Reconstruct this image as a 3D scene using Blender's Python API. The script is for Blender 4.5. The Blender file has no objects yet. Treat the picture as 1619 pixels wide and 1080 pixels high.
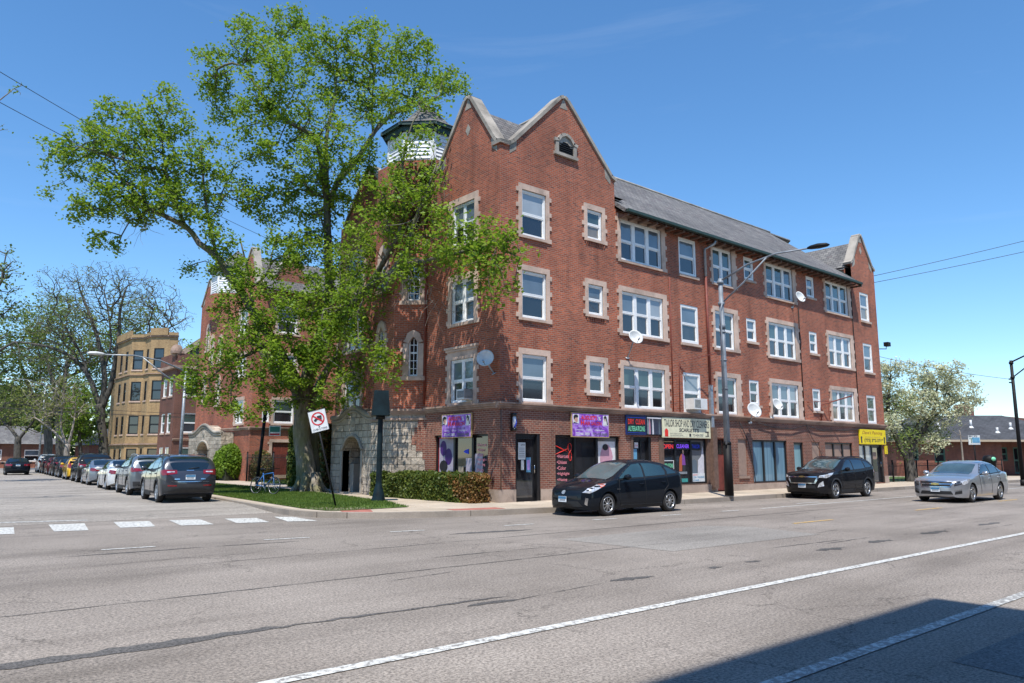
import bpy, bmesh, math, random
import numpy as np
from mathutils import Vector as V, Matrix, Quaternion
R=random.Random(7)
S=bpy.context.scene; COL=S.collection
PI=math.pi
# ------------------------------------------------------------------ materials
MATS={}
def newmat(name):
    m=bpy.data.materials.new(name); m.use_nodes=True
    nt=m.node_tree; b=nt.nodes['Principled BSDF']
    MATS[name]=m
    return m,nt,b
def N(nt,t,**kw):
    n=nt.nodes.new(t)
    for k,v in kw.items():
        if k.startswith('_'): setattr(n,k[1:],v)
        else:
            n.inputs[k.replace('_',' ')].default_value=v
    return n
def L(nt,a,b): nt.links.new(a,b)
def c4(c): return (c[0],c[1],c[2],1)
def ramp(nt,fac,stops,interp='LINEAR'):
    r=nt.nodes.new('ShaderNodeValToRGB'); r.color_ramp.interpolation=interp
    e=r.color_ramp.elements
    while len(e)<len(stops): e.new(0.5)
    for i,(p,c) in enumerate(stops): e[i].position=p; e[i].color=c4(c) if len(c)==3 else c
    L(nt,fac,r.inputs['Fac']); return r.outputs['Color']
def mix(nt,fac,a,b,mode='MIX'):
    n=nt.nodes.new('ShaderNodeMix'); n.data_type='RGBA'; n.blend_type=mode
    if isinstance(fac,(int,float)): n.inputs[0].default_value=fac
    else: L(nt,fac,n.inputs[0])
    for s,x in ((6,a),(7,b)):
        if isinstance(x,tuple): n.inputs[s].default_value=c4(x)
        else: L(nt,x,n.inputs[s])
    return n.outputs[2]
def noise(nt,vec,scale,detail=4,rough=.55,dist=0):
    n=N(nt,'ShaderNodeTexNoise',Scale=scale,Detail=detail,Roughness=rough,Distortion=dist)
    if vec is not None: L(nt,vec,n.inputs['Vector'])
    return n.outputs['Fac']
def bump(nt,b,h,strength=.3,dist=.01):
    n=N(nt,'ShaderNodeBump',Strength=strength,Distance=dist); L(nt,h,n.inputs['Height']); L(nt,n.outputs[0],b.inputs['Normal']); return n
def uvo(nt): return nt.nodes.new('ShaderNodeTexCoord').outputs['UV']
def obo(nt): return nt.nodes.new('ShaderNodeNewGeometry').outputs['Position']
def plain(name,c,rough=.6,metal=0,var=.12,scale=8,coat=0,bmp=0,emit=None,spec=None):
    m,nt,b=newmat(name)
    n=noise(nt,obo(nt),scale,5)
    d=tuple(max(0,x*(1-var)) for x in c); u=tuple(min(1,x*(1+var)) for x in c)
    L(nt,ramp(nt,n,[(.3,d),(.7,u)]),b.inputs['Base Color'])
    b.inputs['Roughness'].default_value=rough; b.inputs['Metallic'].default_value=metal
    b.inputs['Coat Weight'].default_value=coat; b.inputs['Coat Roughness'].default_value=.03
    if spec is not None: b.inputs['Specular IOR Level'].default_value=spec
    if bmp: bump(nt,b,noise(nt,obo(nt),scale*4,6),bmp,.02)
    if emit:
        b.inputs['Emission Color'].default_value=c4(c); b.inputs['Emission Strength'].default_value=emit
    return m
def brickmat(name,c1,c2,mortar,w=.21,h=.072,ms=.009,stain=.35,dark=(.05,.03,.03),darkamt=.25,bmp=.5):
    m,nt,b=newmat(name); uv=uvo(nt)
    br=nt.nodes.new('ShaderNodeTexBrick'); br.offset=.5; br.offset_frequency=2; br.squash=1
    for k,v in (('Scale',1),('Mortar Size',ms),('Mortar Smooth',.1),('Bias',0),('Brick Width',w),('Row Height',h)): br.inputs[k].default_value=v
    br.inputs['Color1'].default_value=c4(c1); br.inputs['Color2'].default_value=c4(c2); br.inputs['Mortar'].default_value=c4(mortar)
    L(nt,uv,br.inputs['Vector'])
    # per-brick darkening: a second brick pattern on the same lattice, black/white
    b2=nt.nodes.new('ShaderNodeTexBrick'); b2.offset=.5; b2.offset_frequency=2
    for k,v in (('Scale',1),('Mortar Size',0.0),('Bias',-.25),('Brick Width',w),('Row Height',h)): b2.inputs[k].default_value=v
    b2.inputs['Color1'].default_value=(0,0,0,1); b2.inputs['Color2'].default_value=(1,1,1,1)
    mp=nt.nodes.new('ShaderNodeMapping'); mp.inputs['Location'].default_value=(w*40,h*60,0); L(nt,uv,mp.inputs[0]); L(nt,mp.outputs[0],b2.inputs['Vector'])
    f=ramp(nt,b2.outputs['Color'],[(.62,(0,0,0)),(.8,(1,1,1))])
    mm=nt.nodes.new('ShaderNodeMath'); mm.operation='MULTIPLY'; mm.inputs[1].default_value=darkamt*2.2; L(nt,f,mm.inputs[0])
    inv=nt.nodes.new('ShaderNodeMath'); inv.operation='SUBTRACT'; inv.inputs[0].default_value=1; L(nt,br.outputs['Fac'],inv.inputs[1])
    m3=nt.nodes.new('ShaderNodeMath'); m3.operation='MULTIPLY'; m3.use_clamp=True; L(nt,mm.outputs[0],m3.inputs[0]); L(nt,inv.outputs[0],m3.inputs[1])
    col=mix(nt,m3.outputs[0],br.outputs['Color'],dark)
    n=noise(nt,obo(nt),.35,6,.65)
    st=ramp(nt,n,[(.35,(1-stain,)*3),(.62,(1.0,1.0,1.0))])
    col=mix(nt,1.0,col,st,'MULTIPLY')
    mpv=nt.nodes.new('ShaderNodeMapping'); mpv.inputs['Scale'].default_value=(1,1,.14); L(nt,obo(nt),mpv.inputs[0])
    col=mix(nt,.55,col,ramp(nt,noise(nt,mpv.outputs[0],1.6,6,.65),[(.36,(.55,.52,.52)),(.5,(1,1,1)),(.7,(1.12,1.08,1.05))]),'MULTIPLY')
    col=mix(nt,.5,col,ramp(nt,noise(nt,obo(nt),.12,3,.5),[(.4,(.8,.76,.76)),(.6,(1.12,1.1,1.08))]),'MULTIPLY')
    col=mix(nt,.25,col,ramp(nt,noise(nt,obo(nt),9,3),[(.3,(.6,.6,.6)),(.7,(1.3,1.25,1.2))]),'MULTIPLY')
    L(nt,col,b.inputs['Base Color']); b.inputs['Roughness'].default_value=.85
    bp=bump(nt,b,br.outputs['Fac'],bmp,.012); bp.invert=True
    return m
def glassmat(name,c,rough=.03,var=.5,sc=(.6,.6,.4)):
    m,nt,b=newmat(name)
    mp=nt.nodes.new('ShaderNodeMapping'); mp.inputs['Scale'].default_value=sc; L(nt,obo(nt),mp.inputs[0])
    n=noise(nt,mp.outputs[0],1.3,2)
    L(nt,ramp(nt,n,[(.3,tuple(x*(1-var) for x in c)),(.7,tuple(x*(1+var) for x in c))]),b.inputs['Base Color'])
    b.inputs['Roughness'].default_value=rough; b.inputs['Specular IOR Level'].default_value=.9
    b.inputs['Coat Weight'].default_value=.6; b.inputs['Coat Roughness'].default_value=.01
    n2=noise(nt,obo(nt),1.1,1); bump(nt,b,n2,.04,.05)
    return m
def leafmat(name,c,c2,trans=.45):
    m,nt,b=newmat(name)
    g=nt.nodes.new('ShaderNodeNewGeometry'); r=g.outputs['Random Per Island']
    col=ramp(nt,r,[(0,c),(.55,tuple((x+y)/2 for x,y in zip(c,c2))),(1,c2)])
    col=mix(nt,.55,col,ramp(nt,noise(nt,obo(nt),.9,3),[(.3,(.62,.68,.6)),(.7,(1.25,1.2,1.1))]),'MULTIPLY')
    L(nt,col,b.inputs['Base Color']); b.inputs['Roughness'].default_value=.5; b.inputs['Specular IOR Level'].default_value=.35
    t=nt.nodes.new('ShaderNodeBsdfTranslucent'); L(nt,col,t.inputs['Color'])
    mx=nt.nodes.new('ShaderNodeMixShader'); mx.inputs[0].default_value=trans
    L(nt,b.outputs[0],mx.inputs[1]); L(nt,t.outputs[0],mx.inputs[2]); L(nt,mx.outputs[0],nt.nodes['Material Output'].inputs['Surface'])
    return m
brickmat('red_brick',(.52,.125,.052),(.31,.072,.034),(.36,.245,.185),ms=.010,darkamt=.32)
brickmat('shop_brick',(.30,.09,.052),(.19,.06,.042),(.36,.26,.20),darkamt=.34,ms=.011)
brickmat('brown_brick',(.21,.07,.045),(.16,.055,.036),(.2,.15,.12))
brickmat('yellow_brick',(.46,.31,.15),(.35,.225,.105),(.42,.33,.2),dark=(.25,.12,.04),darkamt=.12,stain=.2)
brickmat('station_brick',(.27,.085,.05),(.19,.06,.04),(.2,.15,.12))
brickmat('grey_slate',(.23,.225,.215),(.15,.148,.15),(.05,.05,.055),w=.32,h=.2,ms=.012,stain=.3,dark=(.14,.10,.105),darkamt=.3,bmp=.9)
brickmat('dark_slate',(.085,.09,.1),(.06,.065,.07),(.03,.03,.035),w=.35,h=.2,ms=.012,dark=(.04,.04,.045))
brickmat('tan_shingle',(.26,.2,.14),(.2,.15,.11),(.1,.08,.06),w=.3,h=.15,ms=.01,dark=(.12,.09,.07))
def stonemat(name,c,block=None,rough=.9,b_=.6,dirt=.5):
    m,nt,b=newmat(name); pos=obo(nt)
    n=noise(nt,pos,1.2,7,.65); col=ramp(nt,n,[(.3,tuple(x*.62 for x in c)),(.5,c),(.75,tuple(min(1,x*1.15) for x in c))])
    dm=ramp(nt,noise(nt,pos,.5,6,.7),[(.38,(1-dirt,)*3),(.56,(1,1,1))]); col=mix(nt,.8,col,dm,'MULTIPLY')
    if block:
        br=nt.nodes.new('ShaderNodeTexBrick'); br.offset=.41; br.squash=.7; br.squash_frequency=3
        for k,v in (('Scale',1),('Mortar Size',.012),('Mortar Smooth',.6),('Brick Width',block[0]),('Row Height',block[1])): br.inputs[k].default_value=v
        br.inputs['Color1'].default_value=(1,.97,.92,1); br.inputs['Color2'].default_value=(.7,.66,.62,1); br.inputs['Mortar'].default_value=(.3,.28,.26,1)
        L(nt,uvo(nt),br.inputs['Vector']); col=mix(nt,1.0,col,br.outputs['Color'],'MULTIPLY')
        ad=nt.nodes.new('ShaderNodeMath'); ad.operation='SUBTRACT'; L(nt,noise(nt,pos,5,4),ad.inputs[0]); L(nt,br.outputs['Fac'],ad.inputs[1])
        bump(nt,b,ad.outputs[0],1.0,.09)
    else: bump(nt,b,noise(nt,pos,14,6),b_,.01)
    L(nt,col,b.inputs['Base Color']); b.inputs['Roughness'].default_value=rough
    return m
stonemat('limestone',(.60,.44,.35),dirt=.35)
stonemat('coping_stone',(.38,.34,.29),dirt=.5)
stonemat('belt_stone',(.42,.29,.225),dirt=.55)
stonemat('rock_stone',(.55,.49,.42),block=(.52,.27),dirt=.35)
stonemat('plinth_concrete',(.42,.33,.27),dirt=.3)
plain('white_frame',(.8,.8,.79),.45,var=.06)
plain('black_frame',(.012,.012,.014),.35,var=.2)
plain('old_white_paint',(.76,.77,.77),.6,var=.2,bmp=.2)
plain('green_trim',(.018,.045,.038),.6,var=.3)
plain('brown_paint',(.14,.085,.062),.7,var=.25,bmp=.3)
plain('tan_board',(.3,.21,.165),.75,var=.12)
plain('rust_red',(.17,.035,.022),.6,var=.3)
plain('red_door',(.16,.035,.024),.75,var=.4,scale=3)
plain('galvanised',(.33,.36,.39),.5,.5,var=.25)
plain('steel_pole',(.2,.225,.255),.55,.1,var=.35,scale=2.5)
plain('black_metal',(.008,.008,.009),.6,.0,var=.3,spec=.25)
plain('green_black',(.005,.014,.018),.5,.0,var=.6,scale=3,spec=.25)
plain('dish_grey',(.6,.61,.6),.5,var=.1)
plain('ac_white',(.68,.68,.66),.5,var=.08)
plain('ac_grey',(.14,.16,.17),.6,var=.2)
plain('wire',(.02,.02,.022),.6)
plain('chrome',(.7,.71,.72),.18,1,var=.05)
plain('silver_rim',(.48,.49,.5),.3,.8,var=.08)
plain('tyre_rubber',(.022,.021,.021),.85,var=.2)
plain('dark_trim',(.012,.012,.013),.55,var=.3)
plain('cladding',(.025,.026,.028),.65,var=.2)
plain('red_lens',(.2,.006,.01),.12,coat=1,var=.2)
plain('clear_lens',(.55,.57,.6),.08,.3,coat=1,var=.5,scale=14)
plain('dark_lens',(.06,.06,.065),.08,.3,coat=1,var=.8,scale=14)
plain('orange_lens',(.8,.13,.02),.15,coat=1,var=.1)
plain('gold_badge',(.65,.47,.16),.3,.7)
plain('plate_white',(.7,.74,.78),.5,var=.08,scale=30)
plain('plate_blue',(.06,.2,.36),.5)
glassmat('car_glass',(.006,.011,.014),.02)
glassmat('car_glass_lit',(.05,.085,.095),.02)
glassmat('car_glass_teal',(.02,.045,.05),.02)
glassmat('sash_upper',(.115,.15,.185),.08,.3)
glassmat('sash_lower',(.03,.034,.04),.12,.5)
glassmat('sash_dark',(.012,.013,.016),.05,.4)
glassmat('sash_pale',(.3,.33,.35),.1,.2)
glassmat('sash_warm',(.2,.17,.13),.12,.5)
glassmat('sash_green',(.05,.085,.08),.05,.4)
glassmat('shop_glass',(.022,.024,.028),.03,.6,(.9,.9,.5))
glassmat('shop_glass_pale',(.17,.18,.19),.05,.3)
def paint(name,c,metal=.25,rough=.28,var=.04):
    dk=max(c)<.06
    m=plain(name,c,.6 if dk else rough,0 if dk else metal,var=var,coat=.5 if dk else 1,scale=1.5,spec=.1 if dk else .5); return m
paint('black_blue_paint',(.003,.006,.011)); paint('black_paint',(.006,.006,.008)); paint('silver_paint',(.40,.42,.45),.65,.3)
paint('grey_paint',(.05,.055,.07),.5,.3); paint('mid_grey_paint',(.17,.19,.215),.6,.32); paint('white_paint',(.62,.64,.64),0,.3)
paint('yellow_paint',(.82,.46,.01),0,.3); paint('blue_grey_paint',(.22,.25,.29),.6,.3); paint('maroon_paint',(.05,.008,.012))
def curtain(name,c,d,w=.07):
    m,nt,b=newmat(name); s=nt.nodes.new('ShaderNodeSeparateXYZ'); L(nt,uvo(nt),s.inputs[0])
    mth=nt.nodes.new('ShaderNodeMath'); mth.operation='MULTIPLY'; mth.inputs[1].default_value=1/w; L(nt,s.outputs[0],mth.inputs[0])
    cb=nt.nodes.new('ShaderNodeCombineXYZ'); L(nt,mth.outputs[0],cb.inputs[0])
    n=noise(nt,cb.outputs[0],.6,3,.8)
    L(nt,ramp(nt,n,[(.3,d),(.65,c)]),b.inputs['Base Color']); b.inputs['Roughness'].default_value=.4; b.inputs['Coat Weight'].default_value=1
    b.inputs['Coat Roughness'].default_value=.02
    return m
curtain('blue_blinds',(.2,.36,.46),(.05,.11,.17)); curtain('pale_blinds',(.48,.55,.58),(.2,.26,.3)); curtain('cyan_door_glass',(.25,.42,.46),(.18,.33,.37),.5)
# ---- ground materials
def asphalt(name,base,tint,crack=True,grain=1.0):
    m,nt,b=newmat(name); pos=obo(nt)
    g=noise(nt,pos,34,4,.8); g2=noise(nt,pos,9,6,.7); big=noise(nt,pos,.22,6,.6)
    mp=nt.nodes.new('ShaderNodeMapping'); mp.inputs['Scale'].default_value=(.10,1.1,1); L(nt,pos,mp.inputs[0])
    streak=noise(nt,mp.outputs[0],.9,5,.6)
    col=ramp(nt,big,[(.3,tuple(x*.8 for x in base)),(.7,tint)])
    col=mix(nt,.75,col,ramp(nt,streak,[(.32,(.7,.69,.68)),(.5,(1,1,1)),(.72,(1.17,1.17,1.17))]),'MULTIPLY')
    col=mix(nt,grain*.8,col,ramp(nt,g,[(.38,(.3,.29,.28)),(.5,(1,1,1)),(.62,(1.65,1.62,1.6))]),'MULTIPLY')
    col=mix(nt,.5,col,ramp(nt,g2,[(.3,(.72,.7,.7)),(.7,(1.2,1.2,1.2))]),'MULTIPLY')
    if crack:
        wv=nt.nodes.new('ShaderNodeVectorMath'); wv.operation='ADD'
        nn=N(nt,'ShaderNodeTexNoise',Scale=1.4,Detail=6,Roughness=.7); L(nt,pos,nn.inputs['Vector']); L(nt,nn.outputs['Color'],wv.inputs[0]); L(nt,pos,wv.inputs[1])
        vo=nt.nodes.new('ShaderNodeTexVoronoi'); vo.feature='DISTANCE_TO_EDGE'; vo.inputs['Scale'].default_value=.42; L(nt,wv.outputs[0],vo.inputs['Vector'])
        c=ramp(nt,vo.outputs['Distance'],[(0,(.3,.29,.28)),(.008,(1,1,1))])
        msk=ramp(nt,noise(nt,pos,.35,4),[(.45,(0,0,0)),(.55,(.9,.9,.9))])
        col=mix(nt,msk,col,mix(nt,1.0,col,c,'MULTIPLY'))
    L(nt,col,b.inputs['Base Color']); b.inputs['Roughness'].default_value=.9
    bump(nt,b,g,.5,.006)
    return m
asphalt('asphalt',(.215,.186,.158),(.285,.252,.220))
asphalt('side_asphalt',(.265,.24,.21),(.34,.31,.275))
asphalt('new_asphalt',(.115,.125,.13),(.18,.19,.19),False)
asphalt('pale_patch',(.235,.218,.195),(.30,.28,.252),False,.8)
asphalt('tar',(.07,.065,.062),(.12,.115,.11),False,1.2)
def concrete(name,c,jx=1.5,jy=1.5):
    m,nt,b=newmat(name); pos=obo(nt)
    col=ramp(nt,noise(nt,pos,.8,7,.7),[(.3,tuple(x*.72 for x in c)),(.7,tuple(x*1.12 for x in c))])
    col=mix(nt,.5,col,ramp(nt,noise(nt,pos,30,3,.7),[(.35,(.75,.75,.75)),(.65,(1.15,1.15,1.15))]),'MULTIPLY')
    br=nt.nodes.new('ShaderNodeTexBrick'); br.offset=0
    for k,v in (('Scale',1),('Mortar Size',.012),('Brick Width',jx),('Row Height',jy)): br.inputs[k].default_value=v
    br.inputs['Color1'].default_value=(1,1,1,1); br.inputs['Color2'].default_value=(.9,.89,.87,1); br.inputs['Mortar'].default_value=(.35,.33,.3,1)
    L(nt,pos,br.inputs['Vector']); col=mix(nt,1.0,col,br.outputs['Color'],'MULTIPLY')
    L(nt,col,b.inputs['Base Color']); b.inputs['Roughness'].default_value=.9
    return m
concrete('sidewalk_concrete',(.50,.42,.33)); concrete('kerb_concrete',(.36,.31,.26),3,9)
plain('red_pad',(.36,.13,.1),.8,var=.25,scale=5)
def roadpaint(name,c,wear):
    m,nt,b=newmat(name); pos=obo(nt)
    n=noise(nt,pos,14,8,.75)
    f=ramp(nt,n,[(wear,(0,0,0)),(wear+.06,(1,1,1))])
    col=mix(nt,f,(.25,.24,.225),c); col=mix(nt,.4,col,ramp(nt,noise(nt,pos,2,5),[(.3,(.7,.7,.7)),(.7,(1.1,1.1,1.1))]),'MULTIPLY')
    L(nt,col,b.inputs['Base Color']); b.inputs['Roughness'].default_value=.7
roadpaint('white_line',(.6,.6,.57),.44); roadpaint('worn_line',(.56,.56,.53),.49); roadpaint('yellow_line',(.68,.40,.07),.45)
m,nt,b=newmat('grass'); pos=obo(nt)
col=ramp(nt,noise(nt,pos,1.1,6,.7),[(.3,(.06,.085,.025)),(.5,(.09,.155,.03)),(.75,(.17,.19,.07))]); L(nt,col,b.inputs['Base Color']); b.inputs['Roughness'].default_value=.9
m,nt,b=newmat('soil'); pos=obo(nt)
col=ramp(nt,noise(nt,pos,.6,7,.7),[(.3,(.07,.10,.03)),(.5,(.14,.14,.07)),(.75,(.22,.18,.12))]); L(nt,col,b.inputs['Base Color']); b.inputs['Roughness'].default_value=.95
m,nt,b=newmat('soil_bare'); L(nt,ramp(nt,noise(nt,obo(nt),2.5,7,.7),[(.35,(.13,.10,.07)),(.5,(.2,.165,.12)),(.65,(.12,.15,.05))]),b.inputs['Base Color']); b.inputs['Roughness'].default_value=.95
leafmat('grass_blade',(.065,.13,.02),(.17,.24,.045),.3)
leafmat('maple_leaf',(.135,.255,.024),(.31,.42,.04),.5)
leafmat('hedge_leaf',(.055,.1,.02),(.17,.2,.035),.3)
leafmat('hedge_leaf_bronze',(.16,.12,.03),(.32,.15,.06),.3)
leafmat('bright_leaf',(.12,.22,.02),(.24,.36,.04)); leafmat('mid_leaf',(.1,.17,.03),(.22,.28,.06)); leafmat('dark_leaf',(.05,.09,.02),(.12,.17,.035))
leafmat('blossom',(.55,.58,.36),(.72,.72,.56),.35); leafmat('bud_leaf',(.16,.2,.05),(.28,.3,.09)); leafmat('vine_leaf',(.07,.12,.02),(.25,.12,.05),.3)
def bark(name,a,c,moss=None):
    m,nt,b=newmat(name); pos=obo(nt)
    mp=nt.nodes.new('ShaderNodeMapping'); mp.inputs['Scale'].default_value=(1,1,.25); L(nt,pos,mp.inputs[0])
    n=noise(nt,mp.outputs[0],7,8,.7); col=ramp(nt,n,[(.35,a),(.65,c)])
    if moss: col=mix(nt,ramp(nt,noise(nt,pos,1.3,5),[(.45,(0,0,0)),(.6,(.8,.8,.8))]),col,moss)
    L(nt,col,b.inputs['Base Color']); b.inputs['Roughness'].default_value=.95; bump(nt,b,n,1,.05)
bark('maple_bark',(.09,.078,.062),(.40,.35,.28),(.2,.19,.09)); bark('dark_bark',(.035,.032,.028),(.12,.11,.095)); bark('pale_bark',(.2,.17,.14),(.34,.3,.26)); bark('limb_bark',(.05,.045,.036),(.19,.17,.135),(.12,.12,.05))
def M(n): return MATS[n]
# ------------------------------------------------------------------ mesh helpers
class MB:
    def __init__(s): s.v=[]; s.f=[]; s.m=[]; s.sm=[]
    def face(s,pts,mi=0,smooth=False):
        i=len(s.v); s.v.extend(V(p) for p in pts); s.f.append(tuple(range(i,i+len(pts)))); s.m.append(mi); s.sm.append(smooth)
    def quadgrid(s,rows,mi=0,closed=False,smooth=True,cap=False):
        i=len(s.v); n=len(rows[0])
        for r in rows: s.v.extend(V(p) for p in r)
        for a in range(len(rows)-1):
            for k in range(n if closed else n-1):
                q=(k+1)%n
                s.f.append((i+a*n+k,i+a*n+q,i+(a+1)*n+q,i+(a+1)*n+k)); s.m.append(mi); s.sm.append(smooth)
        if cap:
            s.f.append(tuple(i+k for k in range(n))[::-1]); s.m.append(mi); s.sm.append(False)
            s.f.append(tuple(i+(len(rows)-1)*n+k for k in range(n))); s.m.append(mi); s.sm.append(False)
    def box(s,a,b,mi=0):
        x0,x1=sorted((a[0],b[0])); y0,y1=sorted((a[1],b[1])); z0,z1=sorted((a[2],b[2]))
        p=[(x0,y0,z0),(x1,y0,z0),(x1,y1,z0),(x0,y1,z0),(x0,y0,z1),(x1,y0,z1),(x1,y1,z1),(x0,y1,z1)]
        s.hexa(p,mi)
    def hexa(s,p,mi=0):
        for q in ((0,3,2,1),(4,5,6,7),(0,1,5,4),(1,2,6,5),(2,3,7,6),(3,0,4,7)): s.face([p[k] for k in q],mi)
    def tube(s,pts,rad,n=8,mi=0,cap=True,smooth=True):
        pts=[V(p) for p in pts]
        if not isinstance(rad,(list,tuple)): rad=[rad]*len(pts)
        rows=[]; up=None
        for i,p in enumerate(pts):
            d=(pts[min(i+1,len(pts)-1)]-pts[max(i-1,0)])
            if d.length<1e-9: d=V((0,0,1))
            d.normalize()
            if up is None: up=d.orthogonal().normalized()
            else:
                up=up-d*up.dot(d)
                if up.length<1e-6: up=d.orthogonal()
                up.normalize()
            w=d.cross(up)
            rows.append([p+(up*math.cos(2*PI*k/n)+w*math.sin(2*PI*k/n))*rad[i] for k in range(n)])
        s.quadgrid(rows,mi,True,smooth,cap)
    def lathe(s,c,axis,prof,n=24,mi=0,smooth=True):
        axis=V(axis).normalized(); u=axis.orthogonal().normalized(); w=axis.cross(u); c=V(c)
        rows=[[c+axis*h+(u*math.cos(2*PI*k/n)+w*math.sin(2*PI*k/n))*r for k in range(n)] for r,h in prof]
        s.quadgrid(rows,mi,True,smooth)
    def prism(s,poly,d,mi=0):
        poly=[V(p) for p in poly]; d=V(d); q=[p+d for p in poly]
        s.face(poly[::-1],mi); s.face(q,mi); n=len(poly)
        for i in range(n): s.face([poly[i],poly[(i+1)%n],q[(i+1)%n],q[i]],mi)
    def build(s,name,mats,parent=None,local=False,merge=False,fixn=False):
        if isinstance(mats,str): mats=[mats]
        o_=V((0,0,0))
        if parent is not None and not local:
            r=parent
            while r.parent: r=r.parent
            o_=r.location.copy()
        me=bpy.data.meshes.new(name)
        me.from_pydata([tuple(p-o_) for p in s.v],[],s.f)
        for m_ in mats: me.materials.append(M(m_))
        me.polygons.foreach_set('material_index',s.m); me.polygons.foreach_set('use_smooth',s.sm)
        me.update()
        if merge or fixn:
            bm=bmesh.new(); bm.from_mesh(me)
            if merge: bmesh.ops.remove_doubles(bm,verts=bm.verts,dist=1e-4)
            if fixn: bmesh.ops.recalc_face_normals(bm,faces=bm.faces)
            bm.to_mesh(me); bm.free()
        # metric box UVs following each face
        uvl=me.uv_layers.new(name='UVMap'); nl=len(me.loops)
        if nl and nl<60000:
            arr=np.zeros(nl*2)
            for p in me.polygons:
                n=p.normal
                if abs(n.z)>.97: t=V((1,0,0)); b=V((0,1,0))
                else: t=V((0,0,1)).cross(n).normalized(); b=n.cross(t)
                # same phase for opposite walls
                for li in p.loop_indices:
                    co=me.vertices[me.loops[li].vertex_index].co+o_
                    arr[li*2]=co.dot(t); arr[li*2+1]=co.dot(b)
            uvl.data.foreach_set('uv',arr)
        o=bpy.data.objects.new(name,me); COL.objects.link(o)
        if parent is not None: o.parent=parent
        return o
def tag(o,label=None,cat=None,group=None,kind=None):
    if label: o['label']=label
    if cat: o['category']=cat
    if group: o['group']=group
    if kind: o['kind']=kind
    return o
def thing(name,loc,label,cat,group=None,rz=0):
    o=bpy.data.objects.new(name,None); COL.objects.link(o); o.location=loc; o.rotation_euler=(0,0,rz); o.empty_display_size=.3
    return tag(o,label,cat,group)
def structure(o): o['kind']='structure'; return o
class Plane:
    """vertical plane: origin, horizontal direction u, outward normal n"""
    def __init__(s,o,u,n=None):
        s.o=V(o); s.u=V(u).normalized(); s.n=V(n).normalized() if n else V((s.u.y,-s.u.x,0))
    def p(s,u,z,d=0): return s.o+s.u*u+s.n*d+V((0,0,z))
    def box(s,mb,u0,u1,z0,z1,d0,d1,mi=0):
        P=s.p
        mb.hexa([P(u0,z0,d1),P(u1,z0,d1),P(u1,z0,d0),P(u0,z0,d0),P(u0,z1,d1),P(u1,z1,d1),P(u1,z1,d0),P(u0,z1,d0)],mi)
    def wall(s,mb,u0,u1,z0,z1,holes,mi=0,depth=.18,rmi=None):
        us=sorted({u0,u1}|{h for a in holes for h in (a[0],a[1]) if u0<h<u1}); zs=sorted({z0,z1}|{h for a in holes for h in (a[2],a[3]) if z0<h<z1})
        for i in range(len(us)-1):
            for j in range(len(zs)-1):
                cu=(us[i]+us[i+1])/2; cz=(zs[j]+zs[j+1])/2
                if any(a[0]<cu<a[1] and a[2]<cz<a[3] for a in holes): continue
                mb.face([s.p(us[i],zs[j]),s.p(us[i+1],zs[j]),s.p(us[i+1],zs[j+1]),s.p(us[i],zs[j+1])],mi)
        r=mi if rmi is None else rmi
        for a in holes:
            a0,a1,b0,b1=a[:4]; P=s.p
            mb.face([P(a0,b0),P(a0,b1),P(a0,b1,-depth),P(a0,b0,-depth)],r); mb.face([P(a1,b1),P(a1,b0),P(a1,b0,-depth),P(a1,b1,-depth)],r)
            mb.face([P(a0,b1),P(a1,b1),P(a1,b1,-depth),P(a0,b1,-depth)],r); mb.face([P(a1,b0),P(a0,b0),P(a0,b0,-depth),P(a1,b0,-depth)],r)
    def poly(s,mb,pts,d=0,mi=0): mb.face([s.p(u,z,d) for u,z in pts],mi)
def window(par,P,u0,u1,z0,z1,n=1,mull=.1,fr='white_frame',up='sash_upper',lo='sash_lower',fw=.07,split=.5,dep=.10,sashes=None,name='window',dark=None):
    """double-hung window: frame mesh with pane children; depth is behind wall face"""
    mb=MB()
    P.box(mb,u0,u0+fw,z0,z1,-dep-.05,-.02); P.box(mb,u1-fw,u1,z0,z1,-dep-.05,-.02)
    P.box(mb,u0+fw,u1-fw,z1-fw*1.2,z1,-dep-.05,-.022); P.box(mb,u0+fw,u1-fw,z0,z0+fw*1.2,-dep-.05,-.018)
    w=(u1-u0-2*fw-(n-1)*mull)/n; up_mb=MB(); lo_mb=MB()
    for k in range(n):
        a=u0+fw+k*(w+mull); b=a+w
        if k<n-1: P.box(mb,b,b+mull,z0+fw*1.2,z1-fw*1.2,-dep-.05,-.03)
        zb=z0+fw*1.2; zt=z1-fw*1.2; zm=zb+(zt-zb)*split; s=.035
        P.box(mb,a,b,zm-.03,zm+.03,-dep-.03,-.055)
        for (q0,q1,dd) in ((zb,zm-.03,-dep),(zm+.03,zt,-dep+.03)):
            P.box(mb,a,a+s,q0,q1,dd-.02,dd+.02); P.box(mb,b-s,b,q0,q1,dd-.02,dd+.02)
            P.box(mb,a+s,b-s,q1-s,q1,dd-.02,dd+.018); P.box(mb,a+s,b-s,q0,q0+s,dd-.02,dd+.018)
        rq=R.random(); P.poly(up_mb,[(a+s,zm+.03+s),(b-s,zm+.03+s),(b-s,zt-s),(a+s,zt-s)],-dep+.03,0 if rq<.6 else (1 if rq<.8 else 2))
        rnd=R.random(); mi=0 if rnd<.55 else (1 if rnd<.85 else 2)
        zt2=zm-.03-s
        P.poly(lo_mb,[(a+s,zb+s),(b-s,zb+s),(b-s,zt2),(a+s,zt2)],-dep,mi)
    o=mb.build(name,fr,par)
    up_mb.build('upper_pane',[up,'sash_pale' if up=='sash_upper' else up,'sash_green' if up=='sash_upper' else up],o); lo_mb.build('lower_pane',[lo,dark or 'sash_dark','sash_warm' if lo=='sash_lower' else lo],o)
    return o
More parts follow.
